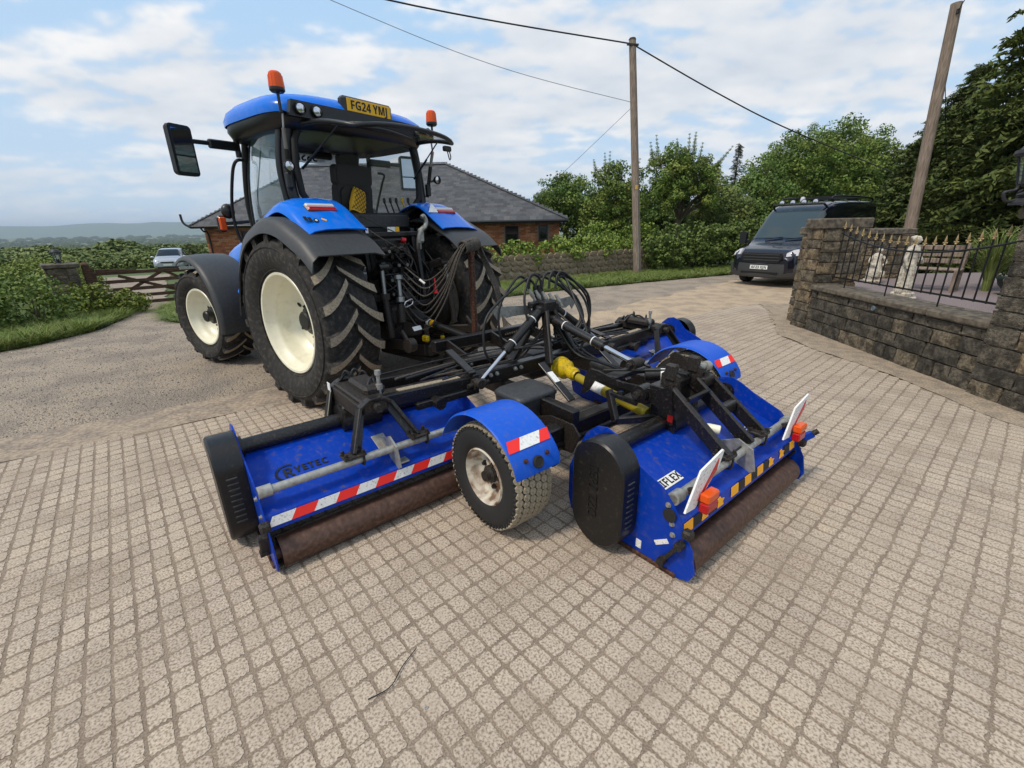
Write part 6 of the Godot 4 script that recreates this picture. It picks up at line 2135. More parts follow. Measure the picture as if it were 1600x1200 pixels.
func make_walls() -> void:
	var tones := ["stone_a", "stone_b", "stone_c", "stone_d"]
	var cs := [Color(0.84, 0.83, 0.81), Color(0.97, 0.94, 0.88), Color(0.70, 0.70, 0.69), Color(1.08, 1.01, 0.90)]
	for i in 4:
		var m: StandardMaterial3D = M["stone"].duplicate()
		m.resource_name = tones[i]
		m.albedo_color = cs[i]
		M[tones[i]] = m
	var dark := ["stone_a", "stone_c", "stone_c", "stone_b"]
	var light := ["stone_b", "stone_d", "stone_b", "stone_a", "stone_d"]
	var rr := RandomNumberGenerator.new()
	rr.seed = 12
	# low wall in front of the garden
	var A := Vector3(5.0, 0, -7.36)
	var B := Vector3(4.81, 0, -4.30)
	var w := thing("garden_wall", "low dark sandstone block wall with coping under the iron railing", "wall")
	var g := G.new()
	g.bar(A + Vector3(0.20, 0.30, 0), B + Vector3(0.20, 0.30, 0), 0.34, 0.70, 0.0)
	part(w, "core", g, M["mortar"])
	course_face(w, "stone", B, A, -0.04, 0.655, rr, 0.13, 0.24, 0.18, 0.46, dark)
	var n := 4
	for i in n:
		var p := A.lerp(B, (i + 0.5) / n)
		cap_slab(w, "coping", p + Vector3(0.17, 0.70, 0), Vector3(0.46, 0.085, A.distance_to(B) / n - 0.008), atan2((B - A).x, (B - A).z))
	g = G.new()
	var q := A.lerp(B, 0.475) + Vector3(-0.03, 0.60, 0)
	g.lathe(PackedVector2Array([Vector2(0.034, -0.02), Vector2(0.034, 0.012), Vector2(0.026, 0.018), Vector2(0.022, 0.012), Vector2(0, 0.016)]), q, Vector3.LEFT, 18)
	mat("zinc_blue", Color(0.36, 0.42, 0.45), 0.5)
	tag(part(self, "wall_lamp", g, M["zinc_blue"]), "small round blue-grey lamp set in the garden wall below the coping", "lamp")
	# gate piers
	pier("stone_pier", "broad stepped sandstone pier standing between the van and the railing", [[4.98, 5.66, -7.74, -7.36, 1.60, 1.76], [5.16, 5.92, -8.15, -7.74, 1.50, 1.63]], rr, light)
	pier("stone_pier", "tall sandstone pier at the right edge carrying the big lantern", [[4.76, 5.42, -4.31, -3.62, 1.70, 1.82]], rr, light + dark)
	pier("stone_pier", "far sandstone pier behind the garden statues beside the leaning pole", [[7.30, 8.35, -10.3, -9.6, 1.44, 1.56]], rr, light)
	# rubble wall along the lane
	var rw := thing("rubble_wall", "pale-jointed rubble stone wall below the shrubs beside the lane", "wall")
	var a := Vector3(-3.4, 0, -13.72)
	var b := Vector3(6.0, 0, -19.27)
	g = G.new()
	g.bar(a + Vector3(-0.10, 0.24, -0.17), b + Vector3(-0.10, 0.24, -0.17), 0.34, 0.90, 0.02)
	mat("lime", Color(0.74, 0.69, 0.60), 0.95)
	part(rw, "core", g, M["lime"])
	var br := RandomNumberGenerator.new()
	br.seed = 9
	var rub := []
	for i in 7:
		var s := G.new()
		var k := 9
		var ring := []
		for j in k:
			var t := TAU * (j + br.randf_range(-0.2, 0.2)) / k
			var e := 1.0 / pow(pow(absf(cos(t)), 3.0) + pow(absf(sin(t)), 3.0), 1.0 / 3.0)
			ring.append(Vector3(cos(t) * e * br.randf_range(0.40, 0.5), sin(t) * e * br.randf_range(0.40, 0.5), 0.0))
		for j in k:
			var u: Vector3 = ring[j]
			var v: Vector3 = ring[(j + 1) % k]
			s.quad(u, v, v * 0.85 + Vector3(0, 0, 0.5), u * 0.85 + Vector3(0, 0, 0.5))
			s.tri(Vector3(0, 0, 0.62), u * 0.85 + Vector3(0, 0, 0.5), v * 0.85 + Vector3(0, 0, 0.5))
		rub.append(s.mesh())
	var d := (b - a).normalized()
	var nrm := Vector3(-d.z, 0, d.x)
	if nrm.z < 0: nrm = -nrm
	var y := -0.2
	while y < 0.66:
		var h := rr.randf_range(0.16, 0.23)
		var x := rr.randf_range(-0.2, 0.0)
		while x < a.distance_to(b):
			var l := rr.randf_range(0.20, 0.44)
			var o := inst(rw, "stone", rub[rr.randi() % 7], M["rubble"])
			o.transform = Transform3D(Basis(d * l * 1.10, Vector3.UP * h * rr.randf_range(1.0, 1.16), nrm * 0.07), a + d * (x + l * 0.5) + Vector3(0, y + h * 0.5 + rr.randf_range(-0.02, 0.02), 0) + nrm * 0.012)
			x += l
		y += h
	# railing
	var f := thing("iron_railing", "black iron railing with gold spear tips on the garden wall", "railing")
	var F0 := Vector3(5.14, 0, -7.18)
	var F1 := Vector3(4.98, 0, -4.44)
	var top := func(u: float) -> float: return 1.335 + 0.19 * pow(absf(u - 0.52) / 0.5, 2.0)
	g = G.new()
	var pth := PackedVector3Array()
	for i in 25:
		var u := i / 24.0
		var p := F0.lerp(F1, u)
		p.y = top.call(u)
		pth.push_back(p)
	g.tube(pth, 0.012, 8)
	part(f, "top_rail", g, M["iron"])
	g = G.new()
	g.bar(F0 + Vector3(0, 0.88, 0), F1 + Vector3(0, 0.88, 0), 0.012, 0.022, 0.002)
	part(f, "bottom_rail", g, M["iron"])
	for i in 20:
		var u := (i + 0.35) / 19.7
		var p := F0.lerp(F1, u)
		var ty: float = top.call(u)
		g = G.new()
		g.cyl(p + Vector3(0, 0.865 if i % 6 != 2 else 0.735, 0), p + Vector3(0, ty + 0.075, 0), 0.0085, -1, 8)
		part(f, "bar", g, M["iron"])
		g = G.new()
		g.lathe(PackedVector2Array([Vector2(0.008, 0), Vector2(0.015, 0.010), Vector2(0.007, 0.022), Vector2(0.008, 0.04), Vector2(0.013, 0.055), Vector2(0.007, 0.085), Vector2(0.0, 0.12)]), p + Vector3(0, ty + 0.07, 0), Vector3.UP, 8)
		g.box(p + Vector3(0, ty + 0.10, 0), Vector3(0.014, 0.016, 0.062), 0.005)
		part(f, "spear_tip", g, M["gold"])
	# lantern on the near pier
	lantern(Vector3(4.735, 1.82, -4.33), 1.2, "big_lantern", "grey cast-metal lantern with glass panes on the near pier at the right edge")

func pier(called: String, label: String, boxes: Array, rr: RandomNumberGenerator, tones: Array) -> void:
	var q0: Array = boxes[0]
	var t := thing(called, label, "pier", Vector3(q0[0], 0, q0[3]), 0.0)
	for q in boxes:
		var o := Vector3(q0[0], 0, q0[3])
		var g := G.new()
		g.box(Vector3((q[0] + q[1]) * 0.5, q[4] * 0.5 - 0.05, (q[2] + q[3]) * 0.5) - o, Vector3(q[1] - q[0] - 0.03, q[4] + 0.08, q[3] - q[2] - 0.03), 0.0)
		part(t, "core", g, M["mortar"])
		course_face(t, "stone", Vector3(q[0], 0, q[3]) - o, Vector3(q[0], 0, q[2]) - o, -0.04, q[4], rr, 0.13, 0.20, 0.22, 0.45, tones)
		course_face(t, "stone", Vector3(q[1], 0, q[3]) - o, Vector3(q[0], 0, q[3]) - o, -0.04, q[4], rr, 0.13, 0.20, 0.22, 0.50, tones)
		cap_slab(t, "cap_stone", Vector3((q[0] + q[1]) * 0.5, (q[4] + q[5]) * 0.5, (q[2] + q[3]) * 0.5) - o, Vector3(q[1] - q[0] + 0.10, q[5] - q[4], q[3] - q[2] + 0.10))

func lantern(at: Vector3, k: float, called: String, label: String) -> void:
	var t := thing(called, label, "lantern", at)
	var g := G.new()
	g.lathe(PackedVector2Array([Vector2(0.10, 0), Vector2(0.10, 0.02), Vector2(0.06, 0.05), Vector2(0.075, 0.075), Vector2(0.03, 0.10), Vector2(0.028, 0.12), Vector2(0.06, 0.135), Vector2(0.085, 0.15), Vector2(0, 0.15)]), Vector3.ZERO, Vector3.UP, 16)
	for i in 4:
		var a := TAU * i / 4.0 + 0.4
		var o := Vector3(cos(a), 0, sin(a))
		g.tube(smooth_path([o * 0.03 + Vector3(0, 0.05, 0), o * 0.12 + Vector3(0, 0.03, 0), o * 0.15 + Vector3(0, 0.09, 0), o * 0.09 + Vector3(0, 0.11, 0), o * 0.08 + Vector3(0, 0.14, 0)], 5), 0.012, 6)
	part(t, "base", g, M["lamp_iron"])
	g = G.new()
	for i in 6:
		var a := TAU * i / 6.0
		var o := Vector3(cos(a), 0, sin(a))
		g.bar(o * 0.085 + Vector3(0, 0.145, 0), o * 0.125 + Vector3(0, 0.35, 0), 0.012, 0.012)
	g.lathe(PackedVector2Array([Vector2(0.145, 0.345), Vector2(0.155, 0.36), Vector2(0.15, 0.385), Vector2(0.13, 0.39), Vector2(0.10, 0.44), Vector2(0.05, 0.475), Vector2(0.02, 0.485), Vector2(0.025, 0.51), Vector2(0.0, 0.55)]), Vector3.ZERO, Vector3.UP, 18)
	g.lathe(PackedVector2Array([Vector2(0.145, 0.345), Vector2(0, 0.345)]), Vector3.ZERO, Vector3.UP, 18)
	part(t, "hood", g, M["lamp_iron"])
	for i in 6:
		var a := TAU * i / 6.0
		var b := TAU * (i + 1) / 6.0
		g = G.new()
		var p := Vector3(cos(a), 0, sin(a))
		var q := Vector3(cos(b), 0, sin(b))
		g.quad(p * 0.083 + Vector3(0, 0.15, 0), p * 0.122 + Vector3(0, 0.345, 0), q * 0.122 + Vector3(0, 0.345, 0), q * 0.083 + Vector3(0, 0.15, 0))
		part(t, "pane", g, M["glass"])
	g = G.new()
	g.lathe(PackedVector2Array([Vector2(0.02, 0.15), Vector2(0.022, 0.19), Vector2(0.04, 0.23), Vector2(0.035, 0.27), Vector2(0, 0.29)]), Vector3.ZERO, Vector3.UP, 12)
	part(t, "bulb", g, M["frosted"])
	t.scale = Vector3(k, k, k)

# ---------------------------------------------------------------- bungalow
func make_bungalow() -> void:
	var o := Vector3(-6.0, ground_y(-6.0, -22.0), -22.0)
	var t := thing("bungalow", "red brick bungalow with a dark slate hipped roof behind the tractor", "bungalow", o)
	var x0 := -14.3 - o.x
	var x1 := 2.35 - o.x
	var e := 2.0 - o.y
	var g := G.new()
	g.box(Vector3((x0 + x1) * 0.5, e * 0.5 - 0.2, -4.6), Vector3(x1 - x0, e + 0.4, 9.1), 0.0)
	part(t, "wall", g, M["brick_joint"])
	# window openings: [x0, x1, y0, y1]
	var wins := [[-0.20 - o.x, 0.42 - o.x, 0.98 - o.y, 1.79 - o.y], [1.38 - o.x, 1.80 - o.x, 1.15 - o.y, 1.79 - o.y], [-12.6 - o.x, -11.7 - o.x, 0.9 - o.y, 1.75 - o.y], [-5.2 - o.x, -4.0 - o.x, 0.9 - o.y, 1.79 - o.y]]
	var rr := RandomNumberGenerator.new()
	rr.seed = 3
	g = G.new()
	var y := 0.0
	var odd := 0
	while y < e - 0.02:
		var x := x0 - (0.11 if odd else 0.0)
		while x < x1:
			var l := 0.215
			var ok := true
			for w in wins:
				if x + l > w[0] and x < w[1] and y + 0.065 > w[2] and y < w[3]: ok = false
			if ok:
				var k := rr.randf_range(0.62, 1.08)
				var c := Color(0.60, 0.235, 0.11) * k
				if rr.randf() < 0.16: c = Color(0.33, 0.135, 0.085)
				elif rr.randf() < 0.22: c = Color(0.66, 0.34, 0.19)
				g.col = c
				var a := maxf(x, x0)
				var b := minf(x + l, x1)
				g.box(Vector3((a + b) * 0.5, y + 0.0325, -0.046), Vector3(b - a, 0.065, 0.11), 0.0)
			x += 0.225
		y += 0.075
		odd = 1 - odd
	part(t, "brickwork", g, M["brick"]).set_meta("kind", "stuff")
	for w in wins:
		var wn := node(t, "window", Vector3((w[0] + w[1]) * 0.5, (w[2] + w[3]) * 0.5, 0.0))
		var hw: float = (w[1] - w[0]) * 0.5
		var hh: float = (w[3] - w[2]) * 0.5
		g = G.new()
		for s: float in [-1.0, 1.0]:
			g.box(Vector3(s * (hw - 0.025), 0, 0.0), Vector3(0.05, hh * 2, 0.06), 0.0)
			g.box(Vector3(0, s * (hh - 0.025), 0.0), Vector3(hw * 2 - 0.1, 0.05, 0.06), 0.0)
		g.box(Vector3(0, -hh - 0.03, 0.03), Vector3(hw * 2 + 0.06, 0.05, 0.12), 0.0)
		part(wn, "frame", g, M["window_dark"])
		g = G.new()
		g.box(Vector3(0, 0, 0.004), Vector3(hw * 2 - 0.1, hh * 2 - 0.1, 0.008), 0.0)
		part(wn, "pane", g, M["window_glass"])
		if w == wins[0]:
			g = G.new()
			g.box(Vector3(0, hh - 0.20, 0.16), Vector3(hw * 2 - 0.06, 0.40, 0.035), 0.0, Basis(Vector3.RIGHT, -0.65))
			part(wn, "open_fanlight", g, M["window_dark"])
	# roof body
	var c0 := Vector3(x0 - 0.35, e + 0.02, 0.42)
	var c1 := Vector3(x1 + 0.35, e + 0.02, 0.42)
	var c2 := Vector3(x1 + 0.35, e + 0.02, -9.6)
	var c3 := Vector3(x0 - 0.35, e + 0.02, -9.6)
	var r0 := Vector3(-11.1 - o.x, 4.98 - o.y, -4.6)
	var r1 := Vector3(-3.35 - o.x, 4.98 - o.y, -4.6)
	var rf := node(t, "roof")
	g = G.new()
	g.quad(c0, c1, r1, r0)
	g.quad(c2, c3, r0, r1)
	g.tri(c1, c2, r1)
	g.tri(c3, c0, r0)
	g.quad(c3, c2, c1, c0)
	part(rf, "boarding", g, M["gutter"])
	# slates laid in courses on the slope that faces the yard
	g = G.new()
	var up := (r0 - Vector3(r0.x, c0.y, c0.z))
	var ln := up.length()
	up = up / ln
	var nr := Vector3.RIGHT.cross(up).normalized()
	if nr.y < 0: nr = -nr
	var v := 0.0
	odd = 0
	while v < ln:
		var u := v / ln
		var xa := lerpf(c0.x, r0.x, u)
		var xb := lerpf(c1.x, r1.x, u)
		var x := c0.x - 0.15 * odd
		while x < c1.x:
			var a := maxf(x, xa)
			var b := minf(x + 0.295, xb)
			if b - a > 0.04:
				var k := rr.randf_range(0.62, 1.25)
				g.col = Color(0.105, 0.11, 0.122) * k if rr.randf() < 0.93 else Color(0.15, 0.15, 0.15)
				var p := Vector3((a + b) * 0.5, c0.y, c0.z) + up * (v + 0.16) + nr * 0.014
				g.box(p, Vector3(b - a - 0.006, 0.011, 0.36), 0.0, Basis(Vector3.RIGHT, nr, -up) * Basis(Vector3.RIGHT, 0.035))
			x += 0.30
		v += 0.20
		odd = 1 - odd
	part(rf, "slates", g, M["slate"]).set_meta("kind", "stuff")
	mat("ridge_tile", Color(0.24, 0.245, 0.26), 0.8)
	for q in [[c0, r0], [c1, r1], [r0, r1]]:
		var a: Vector3 = q[0]
		var b: Vector3 = q[1]
		var kk := int(a.distance_to(b) / 0.45)
		for i in kk:
			g = G.new()
			g.bar(a.lerp(b, float(i) / kk) + Vector3(0, 0.03, 0), a.lerp(b, (i + 0.97) / kk) + Vector3(0, 0.03, 0), 0.20, 0.035, 0.012)
			part(rf, "ridge_tile", g, M["ridge_tile"])
	g = G.new()
	g.cyl(c0 + Vector3(0, -0.04, 0.05), c1 + Vector3(0, -0.04, 0.05), 0.055, -1, 10)
	g.box((c0 + c1) * 0.5 + Vector3(0, -0.05, -0.01), Vector3(c1.x - c0.x, 0.14, 0.03), 0.0)
	part(t, "gutter", g, M["gutter"])
	g = G.new()
	g.tube(smooth_path([c0 + Vector3(0.5, -0.08, 0.05), c0 + Vector3(0.52, -0.25, -0.1), Vector3(x0 + 0.18, e - 0.4, 0.05), Vector3(x0 + 0.18, 0.0, 0.05)], 5), 0.035, 8)
	part(t, "downpipe", g, M["gutter"])
	# black swan-neck vent at the corner of the eaves
	g = G.new()
	g.tube(smooth_path([c0 + Vector3(0.1, -0.05, 0.1), c0 + Vector3(-0.10, 0.06, 0.12), c0 + Vector3(-0.20, 0.22, 0.12), c0 + Vector3(-0.22, 0.50, 0.12)], 5), 0.05, 8)
	part(t, "vent_pipe", g, M["gutter"])

# ---------------------------------------------------------------- garden behind the railing
func body_lathe(g: G, prof: Array, o: Vector3, sx: float, sz: float) -> void:
	var p := PackedVector2Array()
	for q in prof: p.push_back(Vector2(q[0], q[1]))
	g.T = Transform3D(Basis.from_scale(Vector3(sx, 1, sz)), o)
	g.lathe(p, Vector3.ZERO, Vector3.UP, 20, 0, TAU, 0.5)
	g.T = Transform3D()

func make_garden() -> void:
	var g := G.new()
	g.prism(PackedVector2Array([Vector2(5.3, 3.1), Vector2(15, 3.1), Vector2(15, 10.4), Vector2(8.6, 10.4), Vector2(6.6, 8.9), Vector2(5.9, 8.2), Vector2(5.6, 7.5), Vector2(5.3, 7.3)]), -0.05, 0.55, Transform3D(Basis(Vector3.RIGHT, -PI / 2), Vector3.ZERO))
	structure(part(self, "garden_bed", g, M["pinkgravel"]))
	# statues
	for q in [[Vector3(5.92, 0.55, -6.72), 1.0, "weathered cream statue of a draped woman nearest the railing", 0.4], [Vector3(7.25, 0.55, -9.0), 0.95, "white statue of a kneeling figure beside the stone pier", -0.3]]:
		var t := thing("statue", q[2], "statue", q[0], q[3])
		g = G.new()
		g.box(Vector3(0, 0.04, 0), Vector3(0.30, 0.08, 0.30), 0.02)
		g.box(Vector3(0, 0.11, 0), Vector3(0.24, 0.08, 0.24), 0.02)
		part(t, "plinth", g, M["statue"])
		g = G.new()
		if q[1] == 1.0:
			body_lathe(g, [[0.12, 0.14], [0.13, 0.22], [0.105, 0.36], [0.10, 0.46], [0.105, 0.54], [0.085, 0.62], [0.075, 0.66], [0.09, 0.73], [0.10, 0.78], [0.085, 0.83], [0.035, 0.855], [0.03, 0.88], [0.0, 0.88]], Vector3.ZERO, 1.0, 0.8)
			for i in 9:
				var a := TAU * i / 9.0
				g.tube(smooth_path([Vector3(cos(a) * 0.13, 0.15, sin(a) * 0.10), Vector3(cos(a + 0.25) * 0.11, 0.36, sin(a + 0.25) * 0.088), Vector3(cos(a + 0.6) * 0.10, 0.54, sin(a + 0.6) * 0.08)], 4), 0.016, 6)
			g.ball(Vector3(0.012, 0.935, 0.018), Vector3(0.043, 0.060, 0.048), 14)
			g.ball(Vector3(0.0, 0.955, -0.015), Vector3(0.047, 0.047, 0.045), 12)
			g.ball(Vector3(0.0, 0.965, -0.055), Vector3(0.026, 0.026, 0.026), 10)
			g.ball(Vector3(0.014, 0.93, 0.066), Vector3(0.008, 0.014, 0.012), 8)
			g.tube(smooth_path([Vector3(0.10, 0.80, 0), Vector3(0.16, 0.68, 0.03), Vector3(0.10, 0.60, 0.10), Vector3(0.0, 0.66, 0.12)], 5), 0.032, 8, 0.02)
			g.tube(smooth_path([Vector3(-0.10, 0.80, 0), Vector3(-0.15, 0.66, 0.0), Vector3(-0.13, 0.52, 0.05)], 5), 0.032, 8, 0.02)
		else:
			body_lathe(g, [[0.17, 0.14], [0.19, 0.22], [0.17, 0.34], [0.13, 0.44], [0.11, 0.54], [0.12, 0.62], [0.10, 0.68], [0.04, 0.71], [0.0, 0.72]], Vector3.ZERO, 0.8, 1.0)
			g.ball(Vector3(0.02, 0.775, 0.05), Vector3(0.050, 0.066, 0.056), 14)
			g.ball(Vector3(0.02, 0.795, 0.03), Vector3(0.055, 0.055, 0.055), 12)
			g.ball(Vector3(0.02, 0.77, 0.105), Vector3(0.009, 0.016, 0.013), 8)
			g.tube(smooth_path([Vector3(0.11, 0.63, 0), Vector3(0.17, 0.50, 0.08), Vector3(0.08, 0.42, 0.17)], 5), 0.035, 8, 0.022)
			g.tube(smooth_path([Vector3(-0.11, 0.63, 0), Vector3(-0.17, 0.50, 0.08), Vector3(-0.06, 0.40, 0.17)], 5), 0.035, 8, 0.022)
			g.tube(smooth_path([Vector3(0.08, 0.22, 0.10), Vector3(0.10, 0.26, 0.22), Vector3(0.09, 0.15, 0.24)], 4), 0.05, 8, 0.035)
		part(t, "figure", g, M["statue"])
		t.scale = Vector3.ONE * (0.95 if q[1] == 1.0 else 0.80)
	# bench, trough, low inner wall
	var b := thing("garden_bench", "weathered timber garden bench behind the cream statue", "bench", Vector3(7.35, 0.55, -7.9), -0.9)
	for i in 4:
		g = G.new()
		g.box(Vector3(0, 0.36, -0.14 + 0.10 * i), Vector3(0.8, 0.03, 0.08), 0.008)
		part(b, "seat_slat", g, M["polewood"])
	for i in 3:
		g = G.new()
		g.box(Vector3(0, 0.48 + 0.11 * i, -0.22 - 0.02 * i), Vector3(0.8, 0.08, 0.025), 0.008)
		part(b, "back_slat", g, M["polewood"])
	for x in [-0.36, 0.36]:
		for z in [-0.2, 0.2]:
			g = G.new()
			g.bar(Vector3(x, -0.02, z), Vector3(x, 0.36 if z > 0 else 0.78, z), 0.06, 0.06, 0.008)
			part(b, "leg", g, M["polewood"])
	var iw := thing("inner_wall", "low buff stone retaining wall behind the railing bars", "wall", Vector3(6.6, 0, -5.6))
	var rr := RandomNumberGenerator.new()
	rr.seed = 33
	g = G.new()
	g.box(Vector3(1.3, 0.68, -0.35), Vector3(2.9, 0.50, 0.26), 0.0, Basis(Vector3.UP, 0.2))
	part(iw, "core", g, M["mortar"])
	course_face(iw, "stone", Vector3(2.75, 0, -0.52), Vector3(-0.1, 0, 0.06), 0.50, 0.90, rr, 0.12, 0.15, 0.25, 0.4, ["stone_b", "stone_d"])
	cap_slab(iw, "coping", Vector3(1.3, 0.95, -0.35), Vector3(3.0, 0.06, 0.36), 0.2)
	var pot := thing("stone_urn", "dark green planting urn beside the timber bench", "urn", Vector3(7.9, 0.55, -7.1))
	pot.scale = Vector3(0.7, 0.7, 0.7)
	g = G.new()
	g.lathe(PackedVector2Array([Vector2(0.10, 0), Vector2(0.11, 0.03), Vector2(0.05, 0.08), Vector2(0.06, 0.12), Vector2(0.16, 0.24), Vector2(0.20, 0.36), Vector2(0.22, 0.38), Vector2(0.22, 0.41), Vector2(0.19, 0.41), Vector2(0.16, 0.33), Vector2(0, 0.33)]), Vector3.ZERO, Vector3.UP, 20)
	mat("urn_green", Color(0.12, 0.19, 0.17), 0.6)
	part(pot, "bowl", g, M["urn_green"])
	g = G.new()
	g.lathe(PackedVector2Array([Vector2(0.18, 0.335), Vector2(0.0, 0.36)]), Vector3.ZERO, Vector3.UP, 14)
	part(pot, "soil", g, M["bark"])

# ---------------------------------------------------------------- field gate and its pillar
func make_gate() -> void:
	var rr := RandomNumberGenerator.new()
	rr.seed = 6
	var gy := ground_y(-10.7, -11.2)
	var t := thing("gate_pillar", "short square stone gate pillar with a lamp half hidden by the hedge", "pillar", Vector3(-10.85, gy, -11.05), -0.75)
	var g := G.new()
	g.box(Vector3(0, 0.52, 0), Vector3(0.50, 1.12, 0.50), 0.0)
	part(t, "core", g, M["mortar"])
	for q in [[Vector3(0.27, 0, 0.27), Vector3(-0.27, 0, 0.27)], [Vector3(0.27, 0, -0.27), Vector3(0.27, 0, 0.27)], [Vector3(-0.27, 0, 0.27), Vector3(-0.27, 0, -0.27)]]:
		course_face(t, "stone", q[0], q[1], -0.05, 1.06, rr, 0.15, 0.22, 0.18, 0.34, ["stone_b", "stone_a", "stone_d"])
	cap_slab(t, "cap_stone", Vector3(0, 1.12, 0), Vector3(0.66, 0.10, 0.66))
	lantern(Vector3(-10.85, gy + 1.16, -11.05), 0.72, "pillar_lamp", "small black lantern on top of the stone gate pillar")
	var gt := thing("field_gate", "brown five-bar timber field gate closed across the track", "gate", Vector3(-10.45, gy, -11.35), 0.705)
	var L := 2.75
	for y in [0.10, 0.28, 0.46, 0.66, 0.88]:
		g = G.new()
		g.box(Vector3(L * 0.5, y, 0), Vector3(L, 0.085, 0.025), 0.004)
		part(gt, "bar", g, M["gatewood"])
	g = G.new()
	g.bar(Vector3(0.1, 0.95, 0.0), Vector3(0.9, 0.90, 0.0), 0.05, 0.09, 0.006)
	part(gt, "hanging_stile_brace", g, M["gatewood"])
	for x in [0.04, L - 0.04]:
		g = G.new()
		g.box(Vector3(x, 0.52, -0.03), Vector3(0.09, 1.0, 0.05), 0.006)
		part(gt, "stile", g, M["gatewood"])
	for q in [[0.08, 0.10, 1.45, 0.88], [L - 0.08, 0.10, 1.45, 0.88], [0.5, 0.80, L - 0.5, 0.12]]:
		g = G.new()
		g.bar(Vector3(q[0], q[1], -0.026), Vector3(q[2], q[3], -0.026), 0.025, 0.075, 0.004)
		part(gt, "brace", g, M["gatewood"])
	g = G.new()
	g.bar(Vector3(-0.06, -0.05, -0.06), Vector3(-0.06, 1.12, -0.06), 0.15, 0.15, 0.02)
	g.cyl(Vector3(-0.06, 1.12, -0.06), Vector3(-0.06, 1.17, -0.06), 0.09, 0.04, 12)
	part(gt, "post", g, M["gatewood"])
	g = G.new()
	g.bar(Vector3(L + 0.1, -0.05, -0.06), Vector3(L + 0.1, 1.12, -0.06), 0.15, 0.15, 0.02)
	part(gt, "post", g, M["gatewood"])
	var sg := thing("gate_sign", "small dark sign with a yellow mark hung on the field gate", "sign")
	sg.transform = gt.transform * Transform3D(Basis(), Vector3(2.02, 0.70, 0.025))
	g = G.new()
	g.box(Vector3(0, 0, 0), Vector3(0.22, 0.26, 0.012), 0.003)
	part(sg, "board", g, M["iron"])
	g = G.new()
	g.prism(PackedVector2Array([Vector2(-0.05, 0.01), Vector2(0.05, 0.01), Vector2(0.0, 0.09)]), 0.006, 0.009)
	part(sg, "yellow_mark", g, M["plate_yellow"])
	var lp := thing("gate_plate", "grey strip plate fixed to the top bar of the field gate", "plate")
	lp.transform = gt.transform * Transform3D(Basis(), Vector3(1.98, 0.905, 0.02))
	g = G.new()
	g.box(Vector3(0, 0, 0), Vector3(0.34, 0.075, 0.012), 0.003)
	part(lp, "strip", g, M["galv"])

# ---------------------------------------------------------------- poles and wires
func make_poles() -> void:
	var a := Vector3(5.03, -0.3, -17.8)
	var b := Vector3(4.29, 7.65, -18.0)
	var t := thing("utility_pole", "weathered wooden utility pole beside the rubble wall and hedge", "pole", a, 0.0, "utility poles")
	var g := G.new()
	g.cyl(Vector3.ZERO, b - a, 0.155, 0.115, 14)
	part(t, "shaft", g, M["polewood"])
	g = G.new()
	g.cyl(b - a, b - a + Vector3(0, 0.05, 0), 0.13, 0.10, 14)
	g.bar(b - a + Vector3(-0.2, -0.16, 0.1), b - a + Vector3(0.2, -0.18, 0.1), 0.06, 0.06, 0.01)
	part(t, "cap", g, M["greasy"])
	g = G.new()
	g.bar(Vector3(-0.03, 0.4, 0.15), Vector3(-0.03, 0.4, 0.15) + (b - a) * 0.40, 0.035, 0.02)
	part(t, "cable_guard", g, M["galv"])
	g = G.new()
	g.box((b - a) * 0.42 + Vector3(0, 0, 0.15), Vector3(0.10, 0.14, 0.01))
	part(t, "number_tag", g, M["plate_yellow"])
	var c := Vector3(11.30, -0.4, -13.0)
	var d := Vector3(10.85, 6.62, -13.0)
	t = thing("utility_pole", "leaning wooden utility pole in front of the dark evergreen", "pole", c, 0.0, "utility poles")
	g = G.new()
	g.cyl(Vector3.ZERO, d - c, 0.15, 0.11, 14)
	part(t, "shaft", g, M["polewood"])
	g = G.new()
	g.cyl(d - c + Vector3(-0.02, -0.25, 0.12), d - c + Vector3(-0.02, -0.16, 0.12), 0.035, -1, 10)
	g.bar(d - c + Vector3(-0.02, -0.2, 0.0), d - c + Vector3(-0.02, -0.2, 0.13), 0.03, 0.03)
	part(t, "insulator", g, M["greasy"])
	for q in [[[b + Vector3(0, -0.12, 0), Vector3(-3.5, 7.97, -15.7), Vector3(-13, 9.2, -12.9)], 0.022, "cable", "thick black overhead cable running left from the pole beside the rubble wall"],
			[[b + Vector3(0, -0.12, 0), Vector3(7.7, 6.25, -18.8), Vector3(11.29, 5.11, -19.7), Vector3(19, 3.4, -22.4)], 0.022, "cable", "thick black overhead cable sloping down right towards the trees"],
			[[a.lerp(b, 0.765), Vector3(-0.3, 6.55, -16.6), Vector3(-4.93, 7.82, -15.3), Vector3(-13, 10.4, -13.1)], 0.008, "cable_grey", "thin grey overhead wire rising left above the tractor cab"],
			[[a.lerp(b, 0.755), Vector3(2.9, 4.35, -20.0), Vector3(1.1, 2.85, -22.9)], 0.007, "cable_grey", "thin grey wire from the pole down to the bungalow roof"],
			[[d + Vector3(-0.02, -0.2, 0.12), Vector3(10.2, 6.95, -11.6), Vector3(8.5, 8.4, -8.0)], 0.010, "cable", "black wire leaving the top of the leaning pole"],
			[[c.lerp(d, 0.92), Vector3(11.3, 5.2, -13.3), Vector3(12.6, 3.2, -14.0)], 0.010, "cable", "black stay wire from the leaning pole into the evergreen"]]:
		g = G.new()
		g.tube(smooth_path(q[0], 10), q[1], 6)
		tag(part(self, "overhead_wire", g, M[q[2]]), q[3], "wire")

